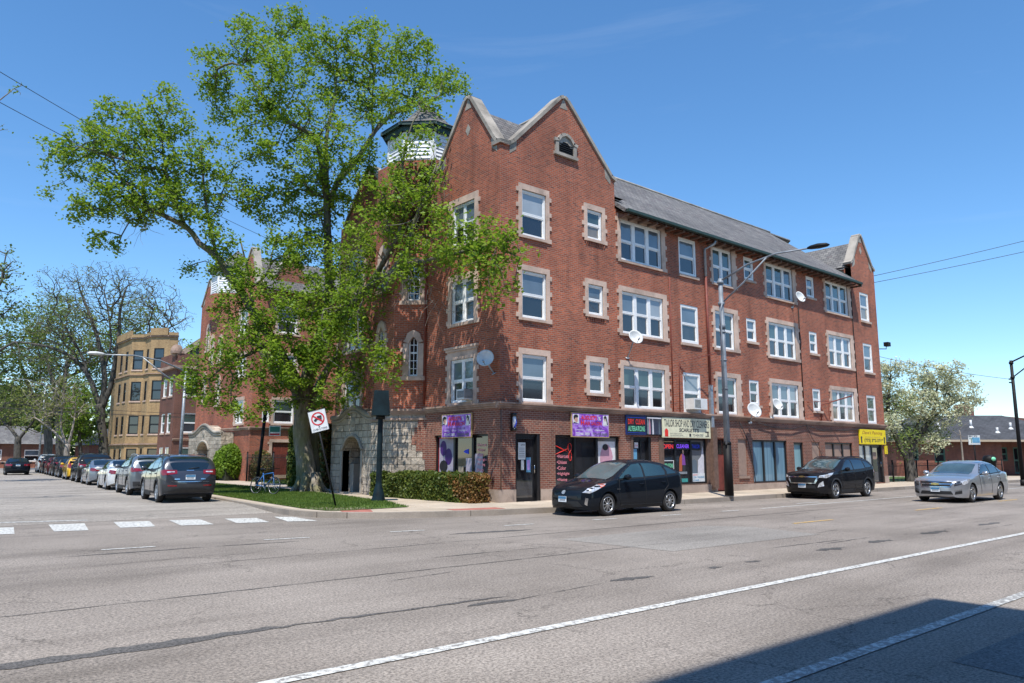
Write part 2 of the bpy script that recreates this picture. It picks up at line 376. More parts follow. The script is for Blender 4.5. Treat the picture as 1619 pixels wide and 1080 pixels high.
def surround(wobj,P,o0,o1,y0,y1,i0,i1,j0,j1,sill=True,quoins=True,mat='limestone',t=.045,head=True):
    mb=MB()
    P.box(mb,o0,i0,y0,y1,-.1,t); P.box(mb,i1,o1,y0,y1,-.1,t)
    if head: P.box(mb,i0,i1,j1,y1,-.1,t-.003)
    if sill and j0>y0: P.box(mb,i0,i1,y0,j0,-.1,t+.03)
    if quoins:
        H=y1-y0; n=max(3,int(round(H/.45))); q=.11
        for k in range(n):
            z=y0+(k+.2)*H/n
            if k==n-1: z=y1-.32
            P.box(mb,o0-q,o0,z,z+.16,-.05,t-.006); P.box(mb,o1,o1+q,z-.1,z+.06,-.05,t-.006)
    return mb.build('stone_surround',mat,wobj)
def text(par,P,s,u,z,h,mat,w=None,d=.03,bold=0,name='lettering',thick=.004,shear=0,rot=0,sp=1):
    cu=bpy.data.curves.new('t','FONT'); cu.body=s; cu.size=1; cu.extrude=0; cu.offset=bold; cu.shear=shear; cu.space_character=sp
    o=bpy.data.objects.new('t',cu); COL.objects.link(o)
    dg=bpy.context.evaluated_depsgraph_get(); me=bpy.data.meshes.new_from_object(o.evaluated_get(dg)); bpy.data.objects.remove(o)
    if not me.vertices: return
    xs=[v.co.x for v in me.vertices]; ys=[v.co.y for v in me.vertices]; sx0,sx1,sy0,sy1=min(xs),max(xs),min(ys),max(ys)
    sc=h/(sy1-sy0); scx=sc if w is None else w/(sx1-sx0)
    r=par
    while r.parent: r=r.parent
    cr,sr=math.cos(rot),math.sin(rot)
    for v in me.vertices:
        a=(v.co.x-sx0)*scx; b=(v.co.y-sy0)*sc
        v.co=P.p(u+a*cr-b*sr,z+a*sr+b*cr,d)-r.location
    me.materials.clear(); me.materials.append(M(mat))
    ob=bpy.data.objects.new(name,me); COL.objects.link(ob); ob.parent=par
    return ob
# ------------------------------------------------------------------ corner apartment building
def coping(mb,P,pts,back=-.42,front=.07,th=.13,mi=0):
    for i in range(len(pts)-1):
        (a,b),(c,d)=pts[i],pts[i+1]
        l=math.hypot(c-a,d-b); nx,nz=-(d-b)/l,(c-a)/l
        if nz<0: nx,nz=-nx,-nz
        q=[(a,b),(c,d),(c+nx*th,d+nz*th),(a+nx*th,b+nz*th)]
        lo=[P.p(u,z,front) for u,z in q]; hi=[P.p(u,z,back) for u,z in q]
        mb.face(lo,mi); mb.face(hi[::-1],mi)
        for k in range(4): mb.face([lo[k],lo[(k+1)%4],hi[(k+1)%4],hi[k]],mi)
def gable(wall,par,P,pts,th=.35):
    stone=MB()
    base=[(pts[-1][0],12.6),(pts[0][0],12.6)]
    poly=pts+base if pts[0][1]>12.601 or pts[-1][1]>12.601 else pts
    wall.prism([P.p(u,z,0) for u,z in poly],P.n*-th)
    coping(stone,P,pts)
    # kneelers and apex block
    k=max(range(len(pts)),key=lambda i:pts[i][1]); au,az=pts[k]
    stone.prism([P.p(au-.2,az-.42,.012),P.p(au+.2,az-.42,.012),P.p(au+.03,az-.02,.012),P.p(au-.03,az-.02,.012)],P.n*-.05)
    for s,(u,z) in ((1,pts[1]),(-1,pts[-2])):
        stone.prism([P.p(u,z-.32,.012),P.p(u+s*.3,z-.1,.012),P.p(u+s*.34,z+.3,.012),P.p(u,z-.02,.012)],P.n*-.05)
    stone.build('gable_coping','coping_stone',par)
def roof_prism(mb,a,b,half,z0,z1,over=0,mi=0):
    """gabled roof whose ridge runs a->b (xy) at z1, eaves at z0"""
    a=V((a[0],a[1],0)); b=V((b[0],b[1],0)); d=(b-a).normalized(); n=V((-d.y,d.x,0))
    for s in (1,-1):
        p=[a+n*s*half+V((0,0,z0)),b+n*s*half+V((0,0,z0)),b+V((0,0,z1)),a+V((0,0,z1))]
        mb.face(p,mi); mb.face([q-V((0,0,.12)) for q in p][::-1],mi)
    for e in (a,b): mb.face([e+n*half+V((0,0,z0)),e-n*half+V((0,0,z0)),e+V((0,0,z1))],mi)
def gothic(par,P,uc,w,z0,z1,level=0):
    """narrow pointed window in a stone surround"""
    st=MB(); o=.22; h=w/2
    P.box(st,uc-h-o,uc-h,z0,z1-.25,-.15,.05); P.box(st,uc+h,uc+h+o,z0,z1-.25,-.15,.05); P.box(st,uc-h-o-.08,uc+h+o+.08,z0-.16,z0,-.1,.09)
    for s in (-1,1):
        for zz in (z0+.25,z0+.95): P.box(st,uc+s*(h+o),uc+s*(h+o+.1),zz,zz+.15,-.05,.044)
    n=10; out=[];inn=[]
    for k in range(n+1):
        t=-1+2*k/n; zz=z1-.25+.25*(1-abs(t)**1.4); inn.append((uc+t*h,zz)); out.append((uc+t*(h+o),zz+.2+(.06 if abs(t)<.8 else -.12)))
    for k in range(n):
        q=[inn[k],inn[k+1],out[k+1],out[k]]; st.prism([P.p(u,z,.06) for u,z in q],P.n*-.2)
    fr=MB(); P.box(fr,uc-h,uc-h+.05,z0,z1-.1,-.14,-.04); P.box(fr,uc+h-.05,uc+h,z0,z1-.1,-.14,-.04); P.box(fr,uc-h,uc+h,z0,z0+.07,-.14,-.03)
    P.box(fr,uc-.012,uc+.012,z0,z1-.05,-.13,-.08)
    for k in range(1,5): 
        zz=z0+(z1-z0)*k/5; tt=.03 if k==3 else .012
        P.box(fr,uc-h+.05,uc+h-.05,zz-tt,zz+tt,-.13,-.075)
    fo=fr.build('window','white_frame',par); gl=MB(); P.poly(gl,[(uc-h,z0),(uc+h,z0)]+inn[::-1],-.11); gl.build('pane','sash_dark',fo); st.build('stone_surround','limestone',fo)
def lantern(par,c,apo,z0,z1):
    lm=MB(); tr=MB(); rf=MB(); side=2*apo*math.tan(PI/8); Rv=apo/math.cos(PI/8)
    vs=[(c[0]+Rv*math.cos(PI/8+k*PI/4),c[1]+Rv*math.sin(PI/8+k*PI/4)) for k in range(8)]
    for k in range(8):
        a=V((*vs[k],0)); b=V((*vs[(k+1)%8],0)); P=Plane(a,b-a); Lh=(b-a).length
        if P.n.dot(V((c[0],c[1],0))-a)>0: P.n=-P.n
        nb=int((z1-z0-.3)/.16)
        for j in range(nb):
            z=z0+.05+j*.16
            lm.face([P.p(.1,z,.05),P.p(Lh-.1,z,.05),P.p(Lh-.1,z+.16,.01),P.p(.1,z+.16,.01)]); lm.face([P.p(.1,z,.0),P.p(Lh-.1,z,.0),P.p(Lh-.1,z,.05),P.p(.1,z,.05)])
        P.box(lm,-.02,.1,z0,z1-.25,0,.07); P.box(lm,Lh-.1,Lh+.02,z0,z1-.25,0,.068)
        P.box(tr,-.1,Lh+.1,z1-.25,z1-.05,0,.18); P.box(tr,-.2,Lh+.2,z1-.05,z1+.08,0,.32)
        o=Rv+.38; a2=V((c[0]+o*math.cos(PI/8+k*PI/4),c[1]+o*math.sin(PI/8+k*PI/4),z1+.08)); b2=V((c[0]+o*math.cos(PI/8+(k+1)*PI/4),c[1]+o*math.sin(PI/8+(k+1)*PI/4),z1+.08))
        mid=lambda p,t:V((c[0]+(p.x-c[0])*t,c[1]+(p.y-c[1])*t,0))
        top=V((c[0],c[1],z1+1.7)); a3=mid(a2,.6)+V((0,0,z1+.5)); b3=mid(b2,.6)+V((0,0,z1+.5))
        rf.face([a2,b2,b3,a3]); rf.face([a3,b3,top])
    lm.build('siding_drum','old_white_paint',par); tr.build('eave_trim','green_trim',par); rf.build('lantern_roof','grey_slate',par,fixn=True)
def porch(par,X,y0,y1,yc,h0,h1,dw,dh,depth=1.4):
    """stone porch on a wall facing -x with a curved gable and a pointed doorway"""
    P=Plane((X,0,0),(0,1,0),(-1,0,0)); st=MB(); tr=MB(); n=44
    def cop(y):
        t=(y-yc)/((y1-yc) if y>yc else (yc-y0)); a=abs(t)
        return h0+(h1-h0)*(.5+.5*math.cos(PI*min(1,a/.72)))
    def arch(y):
        t=abs(y-yc)/dw
        if t>=1: return None
        return dh-.55+.55*(1-t**2.2)**.7
    ys=[y0+(y1-y0)*k/n for k in range(n+1)]+[yc-dw,yc+dw,yc-dw+.01,yc+dw-.01]; ys=sorted(ys)
    for a,b in zip(ys,ys[1:]):
        m_=(a+b)/2; za,zb=(arch(a) or 0,arch(b) or 0) if arch(m_) else (.1,.1)
        st.face([P.p(a,max(za,.1)),P.p(b,max(zb,.1)),P.p(b,cop(b)),P.p(a,cop(a))])
        if arch(m_): st.face([P.p(a,za),P.p(b,zb),P.p(b,zb,-depth),P.p(a,za,-depth)],0)
    for s in (-1,1):
        y=yc+s*dw; st.face([P.p(y,.1),P.p(y,dh-.5),P.p(y,dh-.5,-depth),P.p(y,.1,-depth)])
    for y in (y0,y1): st.face([P.p(y,.1),P.p(y,cop(y)),P.p(y,cop(y),-depth),P.p(y,.1,-depth)])
    top=[y for y in ys]
    st.quadgrid([[P.p(y,cop(y)-.01) for y in top],[P.p(y,cop(y)-.01,-depth) for y in top]],0,smooth=False)
    st.build('porch_wall','rock_stone',par)
    tr.tube([P.p(y,cop(y)+.02,.0) for y in ys[::2]],.11,8); tr.tube([P.p(y,cop(y)-.14,.0) for y in ys[::2]],.06,6)
    ay=[yc-dw-.12]+[yc-dw+.02+(2*dw-.04)*k/16 for k in range(17)]+[yc+dw+.12]
    tr.tube([P.p(y,(arch(y) or dh-.62)+.08,.02) for y in ay],.075,6)
    for s in (-1,1): P.box(tr,yc+s*dw,yc+s*(dw+.14),.1,dh-.55,-.3,.05)
    tr.lathe(P.p(yc,(h1+dh)/2+.02,-.02),P.n,[(0,.07),(.16,.07),(.2,.03),(.22,0)],16)
    for s in (-1,1): P.box(tr,yc+s*dw,yc+s*(dw-.32),.1,1.35,-.95,-.35)
    tr.build('porch_moulding','coping_stone',par)
    d=MB(); P.box(d,yc-dw,yc+dw,.1,dh,-depth+.02,-depth+.1); do=d.build('door','brown_paint',par)
    g=MB(); P.box(g,yc-dw*.75,yc-.05,.4,dh-.6,-depth+.1,-depth+.12); P.box(g,yc+.05,yc+dw*.75,.4,dh-.6,-depth+.1,-depth+.12); g.build('pane','sash_dark',do)
    s_=MB(); s_.box((X-.25,yc-dw-.2,.1),(X+depth,yc+dw+.2,.2)); s_.build('doorstep','coping_stone',par)
B1=thing('apartment_building',(0,0,0),'four-storey red brick corner apartment building with ground-floor shops and stone-edged gables','building','courtyard apartment blocks of red brick')
del B1['group']
PF=Plane((0,0,0),(1,0,0)); W1=29.0
OPEN=[(.69,1.83,.15,2.43),(2.55,5.99,.56,2.42),(6.73,7.84,.15,2.42),(8.45,11.7,.5,2.4),(12.2,13.05,.15,2.45),(13.92,14.65,.78,2.44),(15.1,18.1,.45,2.42),(18.74,19.64,.15,2.35),(20.5,21.3,.8,2.38),(21.85,24.85,.8,2.38),(25.6,28.5,.2,2.32)]
FL=[(11.35,11.14,9.44,9.35),(8.37,8.17,6.46,6.37),(5.38,5.18,3.53,3.47)]
COLS=[('A',.82,2.31,.97,2.15,1),('C',6.07,9.07,6.24,8.82,3),('E',12.37,14.33,12.5,14.0,2),('G',16.78,19.75,16.94,19.45,3),('I',22.7,25.72,22.86,25.4,3)]
holes=[];wins=[]
for f,(yo,yi,si,so) in enumerate(FL):
    for c in COLS: holes.append((c[3],c[4],si,yi)); wins.append((c,f))
    small=[(4.32,5.16,yi-1.18,yi)]
    holes+=small
    holes.append((10.04,11.28,[9.47,6.47,3.5][f],[11.13,8.15,5.2][f])); holes.append((26.93,28.03,[9.4,6.42,3.5][f],[11.07,8.09,5.1][f]))
    holes.append((15.06,15.88,[10.0,7.02,4.02][f],[11.12,8.13,5.2][f])); holes.append((20.88,21.68,[9.95,6.97,3.98][f],[11.08,8.11,5.13][f]))
BX=B1; wm=MB()
PF.wall(wm,0,5.95,3.45,12.6,[h for h in holes if h[0]<5.9]); PF.wall(wm,5.95,26.1,3.45,11.5,[h for h in holes if 5.9<h[0]<26]); PF.wall(wm,26.1,W1,3.45,12.6,[h for h in holes if h[0]>26])
cs=MB()
g1=[(-.07,12.62),(.42,12.66),(.62,12.8),(2.98,15.2),(3.14,15.27),(3.3,15.2),(5.5,12.98),(5.72,12.75),(6.0,12.62)]
gable(wm,BX,PF,g1)
g2=[(26.05,12.6),(26.3,12.75),(27.32,14.42),(27.44,14.52),(27.56,14.42),(28.7,12.8),(29.04,12.6)]
gable(wm,BX,PF,g2)
# street wall x=0 and recessed section x=.7
PL=Plane((0,4.4,0),(0,-1,0)); FLL=[(11.2,10.95,9.35,9.24),(8.28,8.05,6.45,6.34),(5.5,5.12,3.56,3.47)]
hl=[(1.6,2.97,a[2],a[1]) for a in FLL]
PL.wall(wm,0,4.4,3.45,12.6,hl)
g3=[(.5,12.62),(.75,12.8),(2.35,14.9),(2.5,14.98),(2.65,14.9),(4.05,12.85),(4.22,12.68),(4.46,12.62)]
gable(wm,BX,PL,g3)
PG=Plane((.7,13,0),(0,-1,0)); hg=[(.85,2.35,a[2],a[1]) for a in FLL]
PG.wall(wm,0,5.0,.12,12.6,hg)
g4=[(.3,12.62),(.55,12.8),(2.45,14.9),(2.6,14.98),(2.75,14.9),(4.65,12.85),(4.9,12.62)]
gable(wm,BX,PG,g4)
# back and end walls
wm.face([(W1,0,.1),(W1,11,.1),(W1,11,12.6),(W1,0,12.6)]); wm.face([(.7,13,.1),(.7,13,12.6),(11,13,12.6),(11,13,.1)]); wm.face([(11,13,.1),(11,13,12.3),(11,10.5,12.3),(11,10.5,.1)]); wm.face([(11,10.5,.1),(11,10.5,12.3),(W1,10.5,12.3),(W1,10.5,.1)])
wm.face([(26.1,0.35,11),(26.1,10,11),(26.1,10,12.45),(26.1,.35,12.45)]); wm.face([(5.95,.35,11),(5.95,9,11),(5.95,9,12.6),(5.95,.35,12.6)])
TC=(.9,6.08); AP=1.82; RV=AP/math.cos(PI/8)
tv=[V((TC[0]+RV*math.cos(PI/8+k*PI/4),TC[1]+RV*math.sin(PI/8+k*PI/4),0)) for k in range(8)]
TP=[]
for k in range(8):
    a,b=tv[k],tv[(k+1)%8]; P=Plane(a,b-a)
    if P.n.dot(V((*TC,0))-a)>0: P.n=-P.n
    l_=(b-a).length; TP.append((P,l_)); P.wall(wm,0,l_,3.3,13.35,{4:[(l_*.52-.18,l_*.52+.18,4.68,6.2),(l_*.5-.25,l_*.5+.25,7.62,9.1)],3:[(l_*.42-.18,l_*.42+.18,5.1,6.7),(l_*.42-.18,l_*.42+.18,8.2,9.8)]}.get(k,[]))
wm.build('upper_wall','red_brick',B1)
# ---- gable dressings
for P,u,z in ((PL,2.5,13.73),(PF,27.44,13.6)):
    dq=MB(); dq.prism([P.p(u,z-.24,.012),P.p(u+.15,z,.012),P.p(u,z+.24,.012),P.p(u-.15,z,.012)],P.n*-.05); dq.build('stone_diamond','coping_stone',B1)
# little stone vent in the front gable
P=PF; u=3.2
cs.box(P.p(u-.62,12.9,.1),P.p(u+.62,13.02,-.1)); cs.box(P.p(u-.55,13.02,.08),P.p(u-.4,13.42,-.1)); cs.box(P.p(u+.4,13.02,.08),P.p(u+.55,13.42,-.1))
arc=[(u-.6,13.42),(u-.38,13.46),(u-.22,13.66),(u,13.75),(u+.22,13.66),(u+.38,13.46),(u+.6,13.42)]
coping(cs,P,arc,-.05,.1,.12); cs.prism([P.p(a,b,.03) for a,b in [(u-.4,13.3),(u-.3,13.3),(u-.12,13.5),(u+.12,13.5),(u+.3,13.3),(u+.4,13.3)]+[(x,z) for x,z in arc[::-1]]],P.n*-.06)
cs.build('stone_ornament','coping_stone',B1)
vm=MB(); P.poly(vm,[(u-.4,13.02),(u+.4,13.02),(u+.38,13.45),(u,13.6),(u-.38,13.45)],.01)
for k in range(5): P.box(vm,u-.38,u+.38,13.06+k*.08,13.09+k*.08,.01,.05)
vm.build('gable_vent','black_metal',B1)
# ---- belt course
bm_=MB()
def belt(P,u0,u1,m=bm_,z=3.27):
    P.box(m,u0,u1,z,z+.07,-.05,.06); P.box(m,u0,u1,z+.07,z+.14,-.05,.12); P.box(m,u0,u1,z+.14,z+.2,-.05,.17)
belt(PF,-.16,W1+.05); belt(PL,.05,4.4-.0,z=3.2705)
for k,(P,l) in enumerate(TP):
    if k in (3,4,2): belt(P,-.03,l+.03,z=3.22+.0007*k); P.box(bm_,-.02,l+.02,3.02,3.1,0,.05)
bm_.build('belt_course','belt_stone',B1)
# ---- ground floor walls
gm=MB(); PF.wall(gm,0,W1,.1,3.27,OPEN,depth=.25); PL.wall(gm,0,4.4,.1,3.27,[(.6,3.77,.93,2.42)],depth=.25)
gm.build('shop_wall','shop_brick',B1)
tb=MB()
for k in (2,3,4):
    P,l=TP[k]; P.wall(tb,0,l,.1,3.24,[])
tb.build('tower_base','rock_stone',B1)
P,l=TP[4]   # street corner face; stepped brick infill near the shop
ib=MB()
flip = (P.p(0,0).x<P.p(l,0).x)
for z0,z1,w in ((2.75,3.02,.5),(2.45,2.75,.62),(2.1,2.45,.72),(1.85,2.1,.55),(1.55,1.85,.3)):
    if flip: P.box(ib,l-w,l,z0,z1,-.02,.012)
    else: P.box(ib,0,w,z0,z1,-.02,.012)
ib.build('brick_infill','shop_brick',B1)
pm=MB(); xs=[0]+[x for o in OPEN if o[2]<.3 for x in (o[0],o[1])]+[W1]
for a,b in zip(xs[::2],xs[1::2]):
    cut=[o for o in OPEN if a<o[0]<b and o[2]<.6]
    PF.box(pm,a-(.04 if a==0 else 0),b,.08,(.56 if not cut else min(.56,cut[0][2]-.02)),-.1,.035)
PL.box(pm,0,4.4,.08,.56,-.1,.035); pm.build('concrete_plinth','plinth_concrete',B1)
# ---- roofs
rm=MB()
def slope(mb,x0,x1,ye,ze,yr,zr,t=.14):
    d=V((0,yr-ye,zr-ze)).normalized(); n=V((0,-d.z,d.y)); 
    if n.z<0:n=-n
    p=[V((x0,ye,ze)),V((x1,ye,ze)),V((x1,yr,zr)),V((x0,yr,zr))]; q=[a-n*t for a in p]
    mb.face(p); mb.face(q[::-1])
    for i in range(4): mb.face([p[i],p[(i+1)%4],q[(i+1)%4],q[i]])
slope(rm,5.97,25.95,-.58,11.36,5.2,15.72); slope(rm,5.97,28.9,11.1,11.3,5.2,15.72)
roof_prism(rm,(3.14,.36),(3.14,8.5),2.75,12.55,15.05); roof_prism(rm,(.36,2.0),(6.2,2.0),1.75,12.55,14.75); roof_prism(rm,(27.5,.36),(27.5,8.5),1.5,12.45,14.2)
roof_prism(rm,(1.06,10.4),(9,10.4),2.35,12.55,14.75); roof_prism(rm,(3.5,5.2),(6.5,5.2),5.2,12.0,15.72)
rm.build('slate_roof','grey_slate',B1,fixn=False)
em=MB(); em.box((6.0,-.70,11.24),(25.93,-.57,11.35)); em.build('gutter','green_trim',B1)
em=MB(); em.face([(6.0,-.57,11.17),(25.93,-.57,11.17),(25.93,0,11.42),(6.0,0,11.42)])
for k in range(34): em.box((6.1+k*.6,-.55,11.13),(6.2+k*.6,0,11.22))
em.build('eave_soffit','brown_paint',B1)
em=MB(); em.hexa([V(q) for q in ((25.93,-.6,11.12),(26.02,-.6,11.12),(26.02,.6,12.05),(25.93,.6,12.05),(25.93,-.6,11.34),(26.02,-.6,11.34),(26.02,.6,12.3),(25.93,.6,12.3))]); em.build('verge_board','green_trim',B1)
lantern(B1,TC,1.42,13.35,14.95)
rr=MB(); rr.tube([(5.9,5.2,15.74),(26.5,5.2,15.74)],.07,6); rr.tube([(3.14,.4,15.07),(3.14,8,15.07)],.06,6); rr.build('ridge_cap','coping_stone',B1)
# ---- windows of the front
blind=['sash_upper','sash_upper','sash_green']
for c,f in wins:
    yo,yi,si,so=FL[f]; lowdark='sash_dark' if f==0 and R.random()<.7 else 'sash_lower'
    w=window(B1,PF,c[3],c[4],si,yi,c[5],mull=.17,up='sash_upper' if R.random()<.8 else 'sash_green',lo=lowdark,split=.5 if f!=0 else .48)
    surround(w,PF,c[1],c[2],so,yo,c[3],c[4],si,yi)
for f,(yo,yi,si,so) in enumerate(FL):
    w=window(B1,PF,4.32,5.16,yi-1.18,yi,1,lo='sash_lower'); surround(w,PF,4.16,5.34,yi-1.28,yo,4.32,5.16,yi-1.18,yi)
    for (a,b,zb,zt,nm) in ((10.04,11.28,[9.47,6.47,3.5][f],[11.13,8.15,5.2][f],1),(26.93,28.03,[9.4,6.42,3.5][f],[11.07,8.09,5.1][f],1),(15.06,15.88,[10.0,7.02,4.02][f],[11.12,8.13,5.2][f],1),(20.88,21.68,[9.95,6.97,3.98][f],[11.08,8.11,5.13][f],1)):
        w=window(B1,PF,a,b,zb,zt,1,fw=.1,lo='sash_dark' if (f==0 and a<11) else 'sash_lower')
        if zb>3.6 or True:
            sm=MB(); PF.box(sm,a-.06,b+.12,zb-.11,zb,-.1,.07); sm.build('stone_sill','limestone',w)
for a in (4.2,):
    for f,(yo,yi,si,so) in enumerate(FL):
        dm=MB()
        for k in range(11): PF.box(dm,a+.05+k*.1,a+.1+k*.1,yi-1.42,yi-1.28,-.05,.03)
        dm.build('brick_dentils','red_brick',B1)
# ---- windows of the street side
for f,(yo,yi,si,so) in enumerate(FLL):
    w=window(B1,PL,1.6,2.97,si,yi,2,mull=.1,fw=.06,fr='old_white_paint'); surround(w,PL,1.4,3.17,so,yo,1.6,2.97,si,yi)
    if f==2:
        hb=MB(); PL.box(hb,1.32,3.25,5.5,5.58,-.02,.14); PL.box(hb,1.36,3.21,5.42,5.5,-.02,.1); hb.build('window_hood','limestone',w)
    w=window(B1,PG,.85,2.35,si,yi,2,mull=.1,fw=.06); surround(w,PG,.68,2.52,so,yo,.85,2.35,si,yi)
P4,l4=TP[4]; P3,l3=TP[3]
gothic(B1,P4,l4*.52,.36,4.68,6.2); gothic(B1,P4,l4*.5,.5,7.62,9.1); gothic(B1,P3,l3*.42,.36,5.1,6.7); gothic(B1,P3,l3*.42,.36,8.2,9.8)
porch(B1,-.62,6.75,10.7,8.85,3.28,3.66,.78,2.45)
# ---- ground floor fittings
def shopfront(par,P,u0,u1,z0,z1,muls,glass,dep=.16,fw=.07,name='shop_window',door=None):
    mb=MB(); P.box(mb,u0,u0+fw,z0,z1,-.25,-dep+.07); P.box(mb,u1-fw,u1,z0,z1,-.25,-dep+.07); P.box(mb,u0+fw,u1-fw,z1-fw,z1,-.25,-dep+.068); P.box(mb,u0+fw,u1-fw,z0,z0+fw,-.25,-dep+.072)
    for m_ in muls: P.box(mb,m_-.055,m_+.055,z0+fw,z1-fw,-.25,-dep+.065)
    o=mb.build(name,'black_frame',par)
    ed=[u0+fw]+[x for m_ in muls for x in (m_-.055,m_+.055)]+[u1-fw]
    for i,(a,b) in enumerate(zip(ed[::2],ed[1::2])):
        g=MB(); P.poly(g,[(a,z0+fw),(b,z0+fw),(b,z1-fw),(a,z1-fw)],-dep); g.build('pane',glass[i%len(glass)],o)
    return o
def sheet(par,P,u0,u1,z0,z1,mat,d,name,t=.004):
    mb=MB(); P.box(mb,u0,u1,z0,z1,d-t,d); return mb.build(name,mat,par)
def glassdoor(par,P,u0,u1,z0,z1,glass='shop_glass'):
    mb=MB(); w=.1; P.box(mb,u0,u0+.08,z0,z1,-.25,-.08); P.box(mb,u1-.14,u1,z0,z1,-.25,-.02); P.box(mb,u0+.08,u1-.14,z1-.1,z1,-.25,-.08)
    a,b=u0+.08,u1-.14; P.box(mb,a,a+.07,z0,z1-.1,-.2,-.12); P.box(mb,b-.07,b,z0,z1-.1,-.2,-.12); P.box(mb,a+.07,b-.07,z0,z0+.12,-.2,-.121); P.box(mb,a+.07,b-.07,z1-.18,z1-.1,-.2,-.121)
    o=mb.build('shop_door','black_frame',par); g=MB(); P.poly(g,[(a+.07,z0+.12),(b-.07,z0+.12),(b-.07,z1-.18),(a+.07,z1-.18)],-.15); g.build('pane',glass,o)
    h=MB(); h.tube([P.p(b-.09,z0+.95,-.12),P.p(b-.09,z0+.95,-.05),P.p(b-.09,z0+1.2,-.05),P.p(b-.09,z0+1.2,-.12)],.012,6); h.build('door_handle','chrome',o)
    return o
for nm,c in dict(poster_grey=(.42,.38,.45),poster_white=(.7,.7,.72),poster_pink=(.55,.3,.38),poster_red=(.6,.04,.05),paper=(.7,.72,.7),paper_blue=(.12,.32,.5),pink_text=(.75,.25,.3),bright_red=(.75,.03,.02),neon_blue=(.03,.06,.7),navy=(.01,.02,.08),hair_dark=(.02,.017,.02),skin_tone=(.55,.33,.24),violet=(.20,.05,.45),violet_dark=(.06,.015,.16),lilac=(.5,.32,.72),gold_frame=(.45,.33,.16),cream_sign=(.72,.70,.50),ink=(.03,.03,.035),ink_grey=(.12,.13,.14),neon_green=(.2,.65,.4),sign_black=(.008,.012,.016),yellow_sign=(.80,.62,.005),blue_sign_paint=(.01,.03,.15),cloth_navy=(.035,.04,.07),cloth_pink=(.5,.25,.32),cloth_white=(.6,.6,.65),cloth_orange=(.4,.1,.04),cloth_purple=(.2,.06,.3),sign_green=(.02,.17,.14),sign_white=(.66,.69,.7),sign_red=(.55,.02,.03),curtain_tan=(.4,.33,.24),barber_blue=(.02,.05,.45),blue_bike=(.02,.14,.42),teal=(.05,.3,.28),maroon_text=(.25,.03,.02)).items(): plain(nm,c,.5,var=.1)
plain('neon_open',(1,.05,.04),.4,emit=.45); plain('neon_violet',(.25,.08,1),.4,emit=.5)
m,nt,b=newmat('salon_print'); n=noise(nt,obo(nt),2.2,4,.6,1.5)
L(nt,ramp(nt,n,[(.32,(.07,.02,.22)),(.48,(.24,.06,.5)),(.6,(.45,.25,.72)),(.72,(.55,.42,.8))]),b.inputs['Base Color'])
# salon door
d=glassdoor(B1,PF,.69,1.83,.15,2.43)
sheet(d,PF,.93,1.26,1.55,2.13,'paper',-.14,'notice'); sheet(d,PF,1.06,1.19,1.2,1.53,'paper',-.139,'notice'); sheet(d,PF,1.3,1.5,1.12,1.62,'paper_blue',-.138,'notice'); sheet(d,PF,1.33,1.47,1.2,1.54,'lilac',-.137,'notice')
text(d,PF,'OPEN',1.05,2.02,.06,'ink',.18,d=-.138)
for k in range(6): sheet(d,PF,.97,1.22,1.93-k*.06,1.945-k*.06,'ink_grey',-.138,'notice_line')
# salon window
s=shopfront(B1,PF,2.55,5.99,.56,2.42,[3.63,4.79],['shop_glass','shop_glass','shop_glass_pale'])
sheet(s,PF,4.9,5.85,.66,2.22,'poster_white',-.15,'poster')
mb=MB(); mb.face([PF.p(5.36+.36*math.cos(a)*(1 if math.sin(a)>0 else .8),1.5+.62*math.sin(a),-.145) for a in [2*PI*k/28 for k in range(28)]]); mb.build('poster_print','poster_pink',s)
mb=MB(); mb.face([PF.p(5.3+.16*math.cos(a),2.0+.12*math.sin(a),-.143) for a in [2*PI*k/14 for k in range(14)]]); mb.build('poster_print','hair_dark',s)
for k,t in enumerate(['•Haircuts','•Unisex','•Color','•Highlight','•Waxing','•Perm']): text(s,PF,t,2.76,1.6-k*.21,.13,'pink_text',[.6,.5,.45,.62,.5,.42][k],d=-.145,bold=.012)
mb=MB()
for a,b in (((2.62,2.06),(3.25,1.84)),((2.66,1.72),(3.3,1.93)),): 
    mb.tube([PF.p(*a,-.14),PF.p((a[0]+b[0])/2,(a[1]+b[1])/2+.0,-.14),PF.p(*b,-.14)],[.008,.018,.008],6)
for cu,cz,ru,rz in ((3.4,1.98,.09,.15),(3.42,1.66,.07,.16)): mb.tube([PF.p(cu+ru*math.cos(a),cz+rz*math.sin(a),-.14) for a in [2*PI*k/18 for k in range(19)]],.01,6)
mb.build('scissors_sticker','bright_red',s)
# window on the side street
s=shopfront(B1,PL,.6,3.77,.93,2.42,[1.72,2.8],['shop_glass'])
sheet(s,PL,.68,1.66,1.0,2.36,'poster_red',-.152,'poster'); sheet(s,PL,.72,1.6,1.0,2.3,'poster_grey',-.148,'poster_print')
for cu,cz,ru,rz in ((.98,1.95,.2,.28),(1.3,1.65,.22,.3),(1.0,1.3,.25,.22)):
    mb=MB(); mb.face([PL.p(cu+ru*math.cos(a),cz+rz*math.sin(a),-.146) for a in [2*PI*k/20 for k in range(20)]]); mb.build('poster_print','violet_dark' if cz>1.5 else 'hair_dark',s)
for k,t in enumerate(['Haircuts','•Unisex','•Color','Highlight','Waxing','Perm','Kids']): text(s,PL,t,3.0,2.0-k*.17,.11,'pink_text',[.5,.42,.36,.52,.44,.34,.3][k],d=-.145,bold=.012)
mb=MB(); mb.face([PL.p(*q,-.147) for q in [(2.2,1.82),(2.3,1.78),(2.5,1.74),(2.5,1.92),(2.3,1.88)]]); mb.build('neon_arrow','neon_blue',s)
